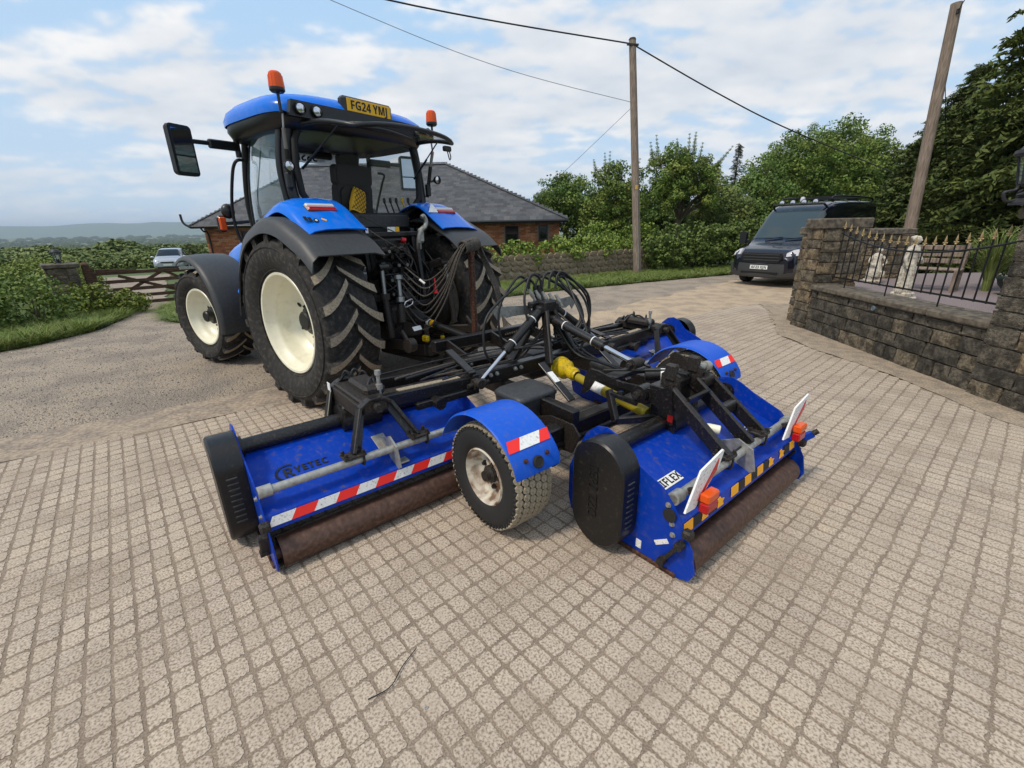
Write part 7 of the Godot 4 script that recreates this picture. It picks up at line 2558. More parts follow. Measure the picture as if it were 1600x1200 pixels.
# ---------------------------------------------------------------- van and car
# stations: [z, y bottom, y belt, y top, half width low, half width top, roundness]
func body_rows(st: Array) -> Array:
	var rows := []
	for q in st:
		var l := PackedVector3Array()
		var half := []
		half.append(Vector2(0.0, q[1]))
		half.append(Vector2(q[4] * 0.9, q[1]))
		half.append(Vector2(q[4], q[1] + 0.10))
		half.append(Vector2(q[4] * 1.0, lerpf(q[1], q[2], 0.6)))
		half.append(Vector2(q[4] * 0.985, q[2]))
		half.append(Vector2(lerpf(q[4], q[5], 0.55), lerpf(q[2], q[3], 0.45)))
		half.append(Vector2(q[5], q[3] - 0.14 * q[6]))
		half.append(Vector2(q[5] * 0.93, q[3] - 0.05 * q[6]))
		half.append(Vector2(q[5] * 0.78, q[3] - 0.012 * q[6]))
		half.append(Vector2(0.0, q[3]))
		for i in half.size(): l.push_back(Vector3(-half[i].x, half[i].y, q[0]))
		for i in range(half.size() - 2, 0, -1): l.push_back(Vector3(half[i].x, half[i].y, q[0]))
		l.push_back(Vector3(0, q[1], q[0]))
		rows.append(l)
	return rows

func road_wheel(t: Node3D, at: Vector3, R: float, w: float, rim: Material) -> void:
	var n := node(t, "wheel", at)
	var g := G.new()
	g.lathe(PackedVector2Array([Vector2(R * 0.62, -w * 0.45), Vector2(R * 0.8, -w * 0.52), Vector2(R * 0.96, -w * 0.47), Vector2(R, -w * 0.3), Vector2(R, w * 0.3), Vector2(R * 0.96, w * 0.47), Vector2(R * 0.8, w * 0.52), Vector2(R * 0.62, w * 0.45)]), Vector3.ZERO, Vector3.RIGHT, 36, 0, TAU, 0.6)
	part(n, "tyre", g, M["rubber"])
	g = G.new()
	var s := signf(at.x)
	g.lathe(PackedVector2Array([Vector2(0, w * 0.34), Vector2(R * 0.2, w * 0.34), Vector2(R * 0.5, w * 0.25), Vector2(R * 0.6, w * 0.44), Vector2(R * 0.63, w * 0.44)]), Vector3.ZERO, Vector3(s, 0, 0), 24)
	g.cyl(Vector3(-w * 0.4, 0, 0), Vector3(w * 0.25, 0, 0), R * 0.6, -1, 24)
	part(n, "rim", g, rim)

func strip_on(rows: Array, i0: int, i1: int, j0: int, j1: int, lift: float) -> G:
	# part of a body surface lifted off it, for glass laid on the shell
	var g := G.new()
	var out := []
	var ctr := Vector3(0, 1.2, rows[(i0 + i1) / 2][0].z - 0.8)
	for i in range(i0, i1 + 1):
		var l := PackedVector3Array()
		for j in range(j0, j1 + 1):
			var p: Vector3 = rows[i][j]
			l.push_back(p + (p - ctr).normalized() * lift)
		out.append(l)
	g.sheet(out, 0.0)
	return g

func fine(st: Array, k := 4) -> Array:
	var out := []
	for i in st.size() - 1:
		for j in k:
			var l := []
			for e in 7:
				var a: float = st[maxi(i - 1, 0)][e]
				var b: float = st[i][e]
				var c: float = st[i + 1][e]
				var d: float = st[mini(i + 2, st.size() - 1)][e]
				l.append(cubic_interpolate(b, c, a, d, float(j) / k) if e != 0 else lerpf(b, c, float(j) / k))
			out.append(l)
	out.append(st[st.size() - 1])
	return out

func make_van() -> void:
	var gy := ground_y(7.57, -13.7)
	var t := thing("van", "dark blue panel van with roof lamps parked behind the stone pier", "van", Vector3(7.573, gy - 0.01, -13.704), -0.969)
	var st := fine([[0.04, 0.42, 0.70, 0.86, 0.78, 0.74, 0.6], [-0.06, 0.36, 0.86, 1.06, 0.90, 0.84, 0.7], [-0.35, 0.34, 0.98, 1.17, 0.98, 0.88, 0.8], [-0.80, 0.34, 1.10, 1.31, 1.0, 0.90, 0.8], [-1.15, 0.34, 1.20, 1.70, 1.01, 0.86, 1.0], [-1.62, 0.34, 1.22, 2.17, 1.01, 0.84, 1.0], [-1.95, 0.34, 1.22, 2.36, 1.01, 0.85, 1.2], [-2.5, 0.34, 1.22, 2.44, 1.01, 0.87, 1.3], [-4.0, 0.34, 1.22, 2.47, 1.01, 0.88, 1.3], [-5.2, 0.34, 1.22, 2.46, 1.01, 0.88, 1.3], [-5.36, 0.36, 1.20, 2.38, 0.98, 0.85, 1.3]])
	var rows := body_rows(st)
	var g := G.new()
	g.sheet(rows, 0.0)
	var e := rows.size() - 1
	for j in rows[e].size() - 1: g.tri(rows[e][j], Vector3(0, 1.4, -5.36), rows[e][j + 1])
	for j in rows[0].size() - 1: g.tri(rows[0][j + 1], Vector3(0, 0.66, 0.06), rows[0][j])
	part(t, "body", g, M["navy"])
	mat("windscreen_glass", Color(0.22, 0.265, 0.28), 0.05)
	part(t, "windscreen", strip_on(rows, 13, 20, 6, 12, 0.012), M["windscreen_glass"])
	for q in [[15, 22, 4, 6], [15, 22, 12, 14]]: part(t, "side_window", strip_on(rows, q[0], q[1], q[2], q[3], 0.008), M["window_glass"])
	# wipers and papers on the dash
	for x in [-0.42, 0.18]:
		g = G.new()
		g.bar(Vector3(x, 1.345, -0.80), Vector3(x + 0.50, 1.41, -0.86), 0.02, 0.02)
		part(t, "wiper", g, M["cab_black"])
	# bumper, grille, lamps, plate
	g = G.new()
	var br := []
	for y in [[0.27, 0.90], [0.32, 1.0], [0.55, 1.03], [0.68, 1.0]]:
		var l := PackedVector3Array()
		for j in 13:
			var x := lerpf(-1.0, 1.0, j / 12.0)
			l.push_back(Vector3(x * 1.0 * y[1], y[0], 0.115 - 0.26 * pow(absf(x), 3.2) - (0.05 if y[0] < 0.3 else 0.0)))
		br.append(l)
	g.sheet(br, 0.03)
	part(t, "bumper", g, M["plastic"])
	g = G.new()
	g.prism(PackedVector2Array([Vector2(-0.50, 0.71), Vector2(0.50, 0.71), Vector2(0.62, 0.86), Vector2(0.55, 0.98), Vector2(-0.55, 0.98), Vector2(-0.62, 0.86)]), -0.04, 0.085)
	g.box(Vector3(0, 0.42, 0.10), Vector3(1.10, 0.07, 0.03), 0.01)
	part(t, "grille", g, M["iron"])
	for y in [0.78, 0.86, 0.94]:
		g = G.new()
		g.box(Vector3(0, y, 0.09), Vector3(1.06, 0.022, 0.02), 0.004)
		part(t, "grille_bar", g, M["plastic"])
	for s: float in [-1.0, 1.0]:
		g = G.new()
		g.T = Transform3D(Basis(Vector3.UP, s * 0.55) * Basis(Vector3.RIGHT, -0.4), Vector3(s * 0.79, 0.975, -0.09))
		g.prism(PackedVector2Array([Vector2(-0.16, -0.10), Vector2(0.15, -0.06), Vector2(0.17, 0.13), Vector2(0.02, 0.10), Vector2(-0.15, 0.0)]), -0.03, 0.03)
		part(t, "headlight", g, M["lens_clear"])
		g = G.new()
		g.T = Transform3D(Basis(), Vector3(s * 1.17, 1.38, -0.92))
		g.prism(round_rect(0.11, 0.19, 0.05), -0.08, 0.05)
		g.bar(Vector3(-s * 0.18, -0.10, -0.04), Vector3(-s * 0.06, -0.06, -0.02), 0.06, 0.08, 0.01)
		part(t, "mirror", g, M["cab_black"])
		for z in [-0.95, -4.25]: road_wheel(t, Vector3(s * 0.88, 0.345, z), 0.345, 0.24, M["silver"])
		g = G.new()
		g.box(Vector3(s * 0.80, 0.50, 0.085 - 0.13), Vector3(0.12, 0.08, 0.03), 0.01)
		part(t, "fog_light", g, M["lens_clear"])
	var np := node(t, "number_plate", Vector3(0, 0.575, 0.135))
	g = G.new()
	g.box(Vector3.ZERO, Vector3(0.52, 0.111, 0.008), 0.002)
	part(np, "plate", g, M["plate_white"])
	inst(np, "lettering", text_mesh("AF23 XJN", 0.076, 0.003), M["print_black"]).position = Vector3(0, 0, 0.006)
	# light bar and roof rails
	var lb := node(t, "light_bar")
	g = G.new()
	g.tube(smooth_path([Vector3(-0.78, 2.18, -1.85), Vector3(-0.72, 2.32, -1.66), Vector3(-0.6, 2.34, -1.62), Vector3(0.6, 2.34, -1.62), Vector3(0.72, 2.32, -1.66), Vector3(0.78, 2.18, -1.85)], 5), 0.03, 8)
	part(lb, "tube", g, M["iron"])
	for x in [-0.48, -0.16, 0.16, 0.48]:
		g = G.new()
		g.lathe(PackedVector2Array([Vector2(0, -0.07), Vector2(0.07, -0.05), Vector2(0.09, 0.0), Vector2(0.09, 0.02), Vector2(0.075, 0.02)]), Vector3(x, 2.40, -1.62), Vector3(0, 0, 1), 16)
		var sp := part(lb, "spot_lamp", g, M["iron"])
		g = G.new()
		g.lathe(PackedVector2Array([Vector2(0.075, 0.012), Vector2(0, 0.02)]), Vector3(x, 2.40, -1.62), Vector3(0, 0, 1), 16)
		part(sp, "lens", g, M["chrome"])
	for s: float in [-1.0, 1.0]:
		g = G.new()
		g.tube(smooth_path([Vector3(s * 0.72, 2.40, -2.2), Vector3(s * 0.72, 2.56, -2.35), Vector3(s * 0.72, 2.56, -5.0), Vector3(s * 0.72, 2.42, -5.15)], 5), 0.025, 8)
		part(t, "roof_rail", g, M["iron"])
	for z in [-2.7, -3.6, -4.5]:
		g = G.new()
		g.bar(Vector3(-0.72, 2.565, z), Vector3(0.72, 2.565, z), 0.05, 0.035, 0.005)
		part(t, "roof_bar", g, M["iron"])
	g = G.new()
	g.lathe(PackedVector2Array([Vector2(0.07, 0), Vector2(0.07, 0.08), Vector2(0.05, 0.13), Vector2(0, 0.14)]), Vector3(-0.1, 2.44, -2.1), Vector3.UP, 14)
	part(t, "roof_beacon", g, M["lens_clear"])

func make_car() -> void:
	var p := Vector3(-22.55, 0, -30.2)
	p.y = ground_y(p.x, p.z) - 0.02
	var t := thing("car", "silver car parked on the gravel beyond the field gate", "car", p, 0.50)
	t.scale = Vector3(0.9, 0.88, 0.9)
	var st := fine([[0.02, 0.38, 0.60, 0.72, 0.66, 0.60, 0.5], [-0.08, 0.30, 0.70, 0.88, 0.80, 0.72, 0.6], [-0.40, 0.26, 0.82, 0.98, 0.89, 0.78, 0.6], [-1.0, 0.26, 0.92, 1.07, 0.90, 0.80, 0.6], [-1.45, 0.26, 0.98, 1.36, 0.90, 0.70, 0.8], [-1.85, 0.26, 1.0, 1.58, 0.90, 0.66, 0.9], [-2.5, 0.26, 1.0, 1.64, 0.90, 0.68, 0.9], [-3.6, 0.26, 1.0, 1.60, 0.90, 0.68, 0.9], [-4.2, 0.30, 0.98, 1.30, 0.86, 0.66, 0.9], [-4.4, 0.38, 0.92, 1.05, 0.78, 0.62, 0.9]])
	var rows := body_rows(st)
	var g := G.new()
	g.sheet(rows, 0.0)
	var e := rows.size() - 1
	for j in rows[e].size() - 1: g.tri(rows[e][j], Vector3(0, 0.8, -4.4), rows[e][j + 1])
	for j in rows[0].size() - 1: g.tri(rows[0][j + 1], Vector3(0, 0.55, 0.03), rows[0][j])
	part(t, "body", g, M["silver"])
	part(t, "windscreen", strip_on(rows, 13, 20, 6, 12, 0.012), M["window_glass"])
	for q in [[16, 28, 4, 6], [16, 28, 12, 14]]: part(t, "side_window", strip_on(rows, q[0], q[1], q[2], q[3], 0.008), M["window_glass"])
	g = G.new()
	g.box(Vector3(0, 0.70, 0.02), Vector3(0.80, 0.10, 0.08), 0.02)
	part(t, "grille", g, M["iron"])
	g = G.new()
	g.box(Vector3(0, 0.34, -0.02), Vector3(1.30, 0.14, 0.12), 0.03)
	part(t, "air_intake", g, M["iron"])
	g = G.new()
	g.box(Vector3(0, 0.52, 0.055), Vector3(0.52, 0.111, 0.01))
	part(t, "number_plate", g, M["plate_white"])
	for s: float in [-1.0, 1.0]:
		g = G.new()
		g.T = Transform3D(Basis(Vector3.UP, s * 0.5), Vector3(s * 0.62, 0.76, -0.10))
		g.box(Vector3.ZERO, Vector3(0.30, 0.14, 0.10), 0.03)
		part(t, "headlight", g, M["lens_clear"])
		g = G.new()
		g.ball(Vector3(s * 1.0, 1.05, -1.35), Vector3(0.12, 0.08, 0.06), 10)
		part(t, "mirror", g, M["silver"])
		for z in [-0.85, -3.45]: road_wheel(t, Vector3(s * 0.79, 0.34, z), 0.34, 0.22, M["silver"])

# ---------------------------------------------------------------- growing things
func leaf(g: G, p: Vector3, nrm: Vector3, size: float, c: Color, rr: RandomNumberGenerator, long := 1.5) -> void:
	var x := nrm.cross(Vector3(rr.randf_range(-1, 1), rr.randf_range(-1, 1), rr.randf_range(-1, 1))).normalized()
	var y := nrm.cross(x)
	var a := p - y * size * 0.5 * long
	var b := p + x * size * 0.5 + nrm * size * 0.12
	var d := p + y * size * 0.5 * long
	var e := p - x * size * 0.5 + nrm * size * 0.12
	g.v.append_array(PackedVector3Array([a, d, b, a, e, d]))
	g.n.append_array(PackedVector3Array([nrm, nrm, nrm, nrm, nrm, nrm]))
	g.c.append_array(PackedColorArray([c, c, c, c, c, c]))

func rdir(rr: RandomNumberGenerator) -> Vector3:
	var z := rr.randf_range(-1, 1)
	var t := rr.randf() * TAU
	var r := sqrt(1.0 - z * z)
	return Vector3(r * cos(t), z, r * sin(t))

func clump(g: G, c: Vector3, r: Vector3, k: int, size: float, c0: Color, c1: Color, rr: RandomNumberGenerator, up := 0.35) -> void:
	for i in k:
		var d := rdir(rr)
		var q := 0.45 + 0.55 * sqrt(rr.randf())
		var nrm := (d + rdir(rr) * 0.8 + Vector3(0, up, 0)).normalized()
		leaf(g, c + d * r * q, nrm, size * rr.randf_range(0.65, 1.25), c0.lerp(c1, rr.randf()), rr)

# one spray of leaves in a unit ball, shared by many crowns
var sprays := {}
func spray(kind: String, k: int, size: float, c0: Color, c1: Color, flat: float) -> ArrayMesh:
	if not sprays.has(kind):
		var rr := RandomNumberGenerator.new()
		rr.seed = kind.hash()
		var g := G.new()
		for i in k:
			var d := rdir(rr)
			var q := 0.30 + 0.70 * sqrt(rr.randf())
			var nrm := (d + rdir(rr) * 0.8 + Vector3(0, 0.35, 0)).normalized()
			leaf(g, d * Vector3(1, flat, 1) * q, nrm, size * rr.randf_range(0.6, 1.25), c0.lerp(c1, rr.randf()), rr)
		sprays[kind] = g.mesh()
	return sprays[kind]

func crown_of(t: Node3D, meshes: Array, tf: Array, m: Material) -> void:
	var st := SurfaceTool.new()
	st.begin(Mesh.PRIMITIVE_TRIANGLES)
	for i in tf.size(): st.append_from(meshes[i % meshes.size()], 0, tf[i])
	inst(t, "crown", st.commit(), m)

func tree(called: String, label: String, at: Vector3, ctr: Vector3, r: Vector3, n: int, cr: float, size: float, c0: Color, c1: Color, trunk: float, sd: int, low := -0.6, shoots := 0) -> Node3D:
	var rr := RandomNumberGenerator.new()
	rr.seed = sd
	at.y = ground_y(at.x, at.z) - 0.05
	var t := thing(called, label, "tree", at)
	var tf := []
	while tf.size() < n:
		var d := rdir(rr)
		if d.y < low: continue
		var p := ctr + d * r * sqrt(rr.randf_range(0.08, 1.0)) * rr.randf_range(0.86, 1.10)
		var s := cr * rr.randf_range(0.55, 1.25)
		tf.append(Transform3D(Basis.from_euler(Vector3(rr.randf_range(-0.5, 0.5), rr.randf() * TAU, rr.randf_range(-0.5, 0.5))).scaled(Vector3(s, s, s)), p))
	var g := G.new()
	var fork := Vector3(ctr.x * 0.5, maxf(0.6, ctr.y - r.y * 0.75), ctr.z * 0.5)
	g.tube(smooth_path([Vector3.ZERO, fork * 0.5 + Vector3(rr.randf_range(-0.1, 0.1), 0, 0.05), fork], 4), trunk, 9, trunk * 0.72)
	for i in 16:
		var e: Vector3 = tf[i * n / 16].origin
		g.tube(smooth_path([fork - Vector3(0, 0.1, 0), fork.lerp(e, 0.45) + Vector3(rr.randf_range(-0.2, 0.2), 0.15, rr.randf_range(-0.2, 0.2)), e], 4), trunk * 0.42, 6, trunk * 0.08)
	# long upright shoots that break the outline
	for i in shoots:
		var a := rr.randf() * TAU
		var e := ctr + Vector3(cos(a) * r.x * 0.75, r.y * rr.randf_range(0.45, 0.8), sin(a) * r.z * 0.6)
		var tip := e + Vector3(cos(a) * rr.randf_range(0.1, 0.7), rr.randf_range(0.5, 1.1), 0)
		g.tube(PackedVector3Array([fork.lerp(e, 0.6), e, tip]), 0.03, 5, 0.006)
		for j in 7:
			var s := cr * lerpf(0.42, 0.16, j / 6.0)
			tf.append(Transform3D(Basis(Vector3.UP, rr.randf() * TAU).scaled(Vector3(s, s, s)), e.lerp(tip, j / 6.0)))
	part(t, "trunk", g, M["bark"])
	var kinds := []
	for i in 4:
		var v: float = [0.85, 0.97, 1.1, 1.2][i]
		var w: float = [1.0, 1.12, 0.95, 1.18][i]
		kinds.append(spray("%s_%d_%d" % [called, sd, i], 130, size * 1.12 / cr, Color(c0.r * v * w, c0.g * v, c0.b * v), Color(c1.r * v * w, c1.g * v, c1.b * v), 0.75))
	crown_of(t, kinds, tf, M["leaf"])
	return t

func bush(called: String, label: String, category: String, blobs: Array, per: float, size: float, c0: Color, c1: Color, sd: int, group := "") -> void:
	# blobs: [centre, radii]
	var rr := RandomNumberGenerator.new()
	rr.seed = sd
	var o: Vector3 = blobs[0][0]
	o.y = ground_y(o.x, o.z)
	var t := thing(called, label, category, o, 0.0, group)
	var g := G.new()
	var stems := G.new()
	for b in blobs:
		var c: Vector3 = b[0] - Vector3(o.x, 0, o.z)
		var r: Vector3 = b[1]
		var n := int(per * r.x * r.z + per * r.x * r.y)
		for i in n:
			var d := rdir(rr)
			var q := sqrt(rr.randf_range(0.25, 1.0))
			var p := c + d * r * q * rr.randf_range(0.9, 1.08)
			if p.y < 0.02: p.y = rr.randf_range(0.02, 0.25)
			var s := 0.17 * rr.randf_range(0.6, 1.3)
			clump(g, p, Vector3(s, s * 0.8, s), 26, size, c0, c1, rr)
		for i in 5:
			var d := rdir(rr)
			d.y = absf(d.y)
			stems.tube(smooth_path([Vector3(c.x + d.x * 0.1, -0.05, c.z + d.z * 0.1), c * 0.5 + Vector3(c.x * 0.5, 0, c.z * 0.5) + d * r * 0.3, c + d * r * 0.8], 3), 0.018, 5, 0.004)
	part(t, "stem", stems, M["bark"]).set_meta("kind", "stuff")
	part(t, "foliage", g, M["leaf"])

var tuft_meshes := []
func tuft(rr: RandomNumberGenerator, k: int, h: float, bend: float, w: float) -> ArrayMesh:
	var g := G.new()
	for i in k:
		var t := rr.randf() * TAU
		var d := Vector3(cos(t), 0, sin(t))
		var s := Vector3(-sin(t), 0, cos(t))
		var o := d * rr.randf_range(0.0, 0.05) + s * rr.randf_range(-0.05, 0.05)
		var hh := h * rr.randf_range(0.5, 1.1)
		var bb := bend * rr.randf_range(0.3, 1.2)
		var c := Color(0.11, 0.17, 0.032).lerp(Color(0.21, 0.26, 0.065), rr.randf())
		if rr.randf() < 0.08: c = Color(0.34, 0.30, 0.15)
		g.col = c
		var p := []
		for j in 4:
			var u := j / 3.0
			p.append([o + d * bb * u * u * hh + Vector3(0, hh * u * (1.0 - 0.25 * bb * u), 0), w * (1.0 - u * 0.95)])
		for j in 3:
			g.quad(p[j][0] - s * p[j][1], p[j][0] + s * p[j][1], p[j + 1][0] + s * p[j + 1][1], p[j + 1][0] - s * p[j + 1][1])
	return g.mesh()

func grass(called: String, label: String, poly: PackedVector2Array, count: int, hmin: float, hmax: float, sd: int, lift := 0.0) -> void:
	var rr := RandomNumberGenerator.new()
	rr.seed = sd
	if tuft_meshes.is_empty():
		for i in 5: tuft_meshes.append(tuft(rr, 16, 1.0, 0.6, 0.014))
	var lo := poly[0]
	var hi := poly[0]
	for p in poly:
		lo = lo.min(p)
		hi = hi.max(p)
	var lists := [[], [], [], [], []]
	var k := 0
	while k < count:
		var p := Vector2(rr.randf_range(lo.x, hi.x), rr.randf_range(lo.y, hi.y))
		if not Geometry2D.is_point_in_polygon(p, poly): continue
		var h := rr.randf_range(hmin, hmax)
		var w := rr.randf_range(0.55, 0.9)
		lists[k % 5].append(Transform3D(Basis(Vector3.UP, rr.randf() * TAU) * Basis.from_scale(Vector3(w, h, w)), Vector3(p.x, ground_y(p.x, p.y) - 0.02 + lift, p.y)))
		k += 1
	var t := node(self, called)
	t.set_meta("kind", "stuff")
	tag(t, label, "grass")
	part(t, "turf", land_sheet(poly, 0.004 + lift, 0.8), M["turf"]).set_meta("kind", "stuff")
	for i in 5:
		var mm := MultiMesh.new()
		mm.transform_format = MultiMesh.TRANSFORM_3D
		mm.mesh = tuft_meshes[i]
		mm.instance_count = lists[i].size()
		for j in lists[i].size(): mm.set_instance_transform(j, lists[i][j])
		var mi := MultiMeshInstance3D.new()
		mi.name = "blades"
		mi.multimesh = mm
		mi.material_override = M["blade"]
		mi.set_meta("kind", "stuff")
		t.add_child(mi, true)

func conifer(called: String, label: String, at: Vector3, h: float, r: float, sd: int, dense: int, c0: Color, c1: Color) -> void:
	var rr := RandomNumberGenerator.new()
	rr.seed = sd
	at.y = ground_y(at.x, at.z) - 0.05
	var t := thing(called, label, "tree", at)
	var g := G.new()
	g.tube(PackedVector3Array([Vector3.ZERO, Vector3(0, h * 0.5, 0), Vector3(0, h * 0.97, 0)]), 0.025 * h, 8, 0.02)
	# flat feathery boughs pointing along +x, one metre long
	var kinds := []
	var br := RandomNumberGenerator.new()
	br.seed = sd + 1
	for n in 3:
		var v: float = [0.85, 1.0, 1.15][n]
		var f := G.new()
		for i in 13:
			var u := (i + 0.5) / 13.0
			for s: float in [-1.0, 1.0]:
				var l := 0.42 * (1.0 - u * 0.75) * br.randf_range(0.6, 1.1)
				var o := Vector3(u, -0.16 * u * u, 0)
				var e := o + Vector3(l * 0.75, br.randf_range(-0.12, 0.03) - 0.06, s * l * 0.8)
				for k in 4:
					var q := (k + 1) / 4.0
					var cc := c0.lerp(c1, br.randf())
					leaf(f, o.lerp(e, q) + rdir(br) * 0.04, (Vector3.UP + rdir(br) * 0.9).normalized(), 0.062, Color(cc.r * v, cc.g * v, cc.b * v), br, 2.6)
		kinds.append(f.mesh())
	var tf := []
	for i in dense:
		var u := pow(rr.randf(), 0.85)
		var y := h * (0.04 + 0.95 * u)
		var rad := r * pow(1.0 - u, 0.72) * rr.randf_range(0.35, 1.08) + 0.05
		var a := rr.randf() * TAU
		var s := clampf(rad * 0.8, 0.3, 1.15) * rr.randf_range(0.75, 1.25)
		var d := Vector3(cos(a), 0, -sin(a))
		if i % 9 == 0: g.tube(PackedVector3Array([Vector3(0, y + 0.1, 0), Vector3(0, y, 0) + d * rad]), 0.02, 5, 0.005)
		tf.append(Transform3D((Basis(Vector3.UP, a + rr.randf_range(-0.5, 0.5)) * Basis(Vector3.BACK, rr.randf_range(-0.45, 0.25)) * Basis(Vector3.RIGHT, rr.randf_range(-0.5, 0.5))).scaled(Vector3(s, s, s)), Vector3(0, y, 0) + d * maxf(0.0, rad - s * 0.8)))
	part(t, "trunk", g, M["bark"])
	crown_of(t, kinds, tf, M["needle"])

func make_greenery() -> void:
	var G0 := Color(0.085, 0.14, 0.028)
	var G1 := Color(0.175, 0.245, 0.05)
	var Y0 := Color(0.12, 0.19, 0.033)
	var Y1 := Color(0.24, 0.31, 0.06)
	# trees behind the lane
	tree("round_tree", "round dark green tree right behind the bungalow roof", Vector3(3.6, 0, -30.0), Vector3(0, 3.4, 0), Vector3(2.0, 1.95, 2.0), 190, 0.48, 0.085, Color(0.07, 0.125, 0.026), Color(0.125, 0.20, 0.04), 0.20, 101, -0.85)
	tree("orchard_tree", "tall thin-topped leafy tree left of the utility pole", Vector3(5.5, 0, -25.5), Vector3(0, 3.0, 0), Vector3(1.75, 2.2, 1.6), 190, 0.38, 0.07, G0, G1, 0.16, 102, -0.9, 5)
	tree("orchard_tree", "old fruit tree with forked trunk right of the utility pole", Vector3(8.55, 0, -23.6), Vector3(-0.1, 3.65, 0), Vector3(2.15, 1.85, 1.8), 200, 0.36, 0.07, G0, G1, 0.17, 103, -0.55, 7)
	tree("orchard_tree", "pale leafy tree behind the hedge near the van", Vector3(11.4, 0, -25.6), Vector3(0, 2.5, 0), Vector3(1.8, 1.7, 1.6), 160, 0.38, 0.07, Color(0.10, 0.15, 0.045), Color(0.18, 0.235, 0.065), 0.14, 104, -0.9)
	tree("broad_tree", "large spreading tree with a broad crown behind the van", Vector3(21.6, 0, -33.5), Vector3(0, 5.3, 0), Vector3(5.1, 3.5, 4.0), 560, 0.62, 0.10, G0, Color(0.155, 0.235, 0.046), 0.34, 106, -0.6)
	tree("broad_tree", "bushy tree filling the gap left of the leaning pole", Vector3(26.5, 0, -31.0), Vector3(0, 3.9, 0), Vector3(3.6, 3.6, 3.0), 330, 0.58, 0.10, G0, Color(0.15, 0.225, 0.045), 0.28, 107, -0.9)
	tree("broad_tree", "low dark tree directly above the parked van", Vector3(16.2, 0, -31.0), Vector3(0, 2.7, 0), Vector3(3.4, 2.5, 2.4), 280, 0.54, 0.10, Color(0.07, 0.12, 0.025), Color(0.13, 0.20, 0.04), 0.24, 108, -0.95)
	tree("hedge_tree", "dark tree in the gap behind the old fruit tree", Vector3(9.6, 0, -31.0), Vector3(0, 2.4, 0), Vector3(3.4, 2.1, 1.8), 260, 0.5, 0.09, Color(0.065, 0.11, 0.023), Color(0.12, 0.185, 0.037), 0.2, 109, -0.95)
	# thicket behind them
	bush("thicket", "dark thicket of shrubs under the trees behind the hedge", "shrubs", [[Vector3(6.0, 1.3, -29.0), Vector3(2.6, 2.0, 1.2)], [Vector3(10.0, 1.2, -29.5), Vector3(2.8, 2.1, 1.2)], [Vector3(14.0, 1.2, -30.0), Vector3(2.8, 2.2, 1.2)]], 45.0, 0.12, Color(0.06, 0.10, 0.022), Color(0.11, 0.165, 0.035), 140)
	bush("garden_shrub", "bright shrub below the trees left of the utility pole", "bush", [[Vector3(4.2, 0.9, -22.5), Vector3(1.3, 1.2, 0.9)], [Vector3(6.4, 0.9, -22.6), Vector3(1.2, 1.1, 0.9)]], 60.0, 0.085, Y0, Y1, 141)
	conifer("spire_conifer", "narrow dark spire-shaped conifer between the tree crowns", Vector3(18.75, 0, -40.0), 8.9, 1.35, 105, 420, Color(0.055, 0.065, 0.032), Color(0.095, 0.10, 0.055))
	conifer("dark_evergreen", "huge dark evergreen towering at the right edge behind the railing", Vector3(15.6, 0, -12.6), 13.8, 4.0, 110, 2600, Color(0.065, 0.09, 0.023), Color(0.12, 0.15, 0.038))
	conifer("dark_evergreen", "second dark evergreen between the leaning pole and the tall one", Vector3(15.2, 0, -16.6), 6.6, 2.6, 111, 1100, Color(0.06, 0.085, 0.023), Color(0.105, 0.135, 0.037))
	# hedges and bushes
	bush("shrub_border", "bright green shrubs growing along the top of the rubble wall", "shrubs", [[Vector3(-2.6, 0.85, -14.9), Vector3(0.8, 0.42, 0.45)], [Vector3(-1.2, 0.85, -15.6), Vector3(0.9, 0.50, 0.5)], [Vector3(0.3, 0.85, -16.5), Vector3(1.0, 0.52, 0.5)], [Vector3(1.9, 0.9, -17.4), Vector3(1.0, 0.62, 0.5)], [Vector3(3.4, 0.9, -18.3), Vector3(0.9, 0.60, 0.5)], [Vector3(4.6, 0.85, -19.2), Vector3(0.8, 0.55, 0.5)]], 75.0, 0.075, Y0, Y1, 120)
	bush("laurel_hedge", "dense rounded hedge between the pole and the van", "hedge", [[Vector3(6.5, 0.85, -18.9), Vector3(1.1, 0.95, 0.8)], [Vector3(7.9, 0.9, -19.5), Vector3(1.2, 1.0, 0.85)], [Vector3(9.4, 0.95, -20.2), Vector3(1.2, 1.0, 0.85)], [Vector3(11.0, 1.0, -20.9), Vector3(1.3, 1.05, 0.9)], [Vector3(12.8, 1.0, -21.6), Vector3(1.4, 1.1, 0.9)]], 75.0, 0.085, Color(0.085, 0.13, 0.03), Color(0.16, 0.215, 0.052), 121)
	bush("hedge_bush", "large wild bush filling the left edge of the yard", "bush", [[Vector3(-10.5, 0.62, -8.0), Vector3(1.25, 0.80, 1.1)], [Vector3(-9.7, 0.45, -9.0), Vector3(0.75, 0.62, 0.8)], [Vector3(-12.2, 0.70, -8.6), Vector3(1.4, 0.85, 1.3)], [Vector3(-11.4, 0.62, -6.8), Vector3(1.3, 0.78, 1.1)]], 110.0, 0.050, Color(0.08, 0.13, 0.027), Color(0.17, 0.23, 0.047), 122)
	bush("bramble", "small yellowish bramble at the foot of the gate pillar", "bush", [[Vector3(-9.85, 0.28, -10.5), Vector3(0.55, 0.42, 0.5)], [Vector3(-9.4, 0.2, -10.9), Vector3(0.42, 0.32, 0.35)]], 150.0, 0.055, Color(0.10, 0.14, 0.025), Color(0.21, 0.245, 0.04), 123)
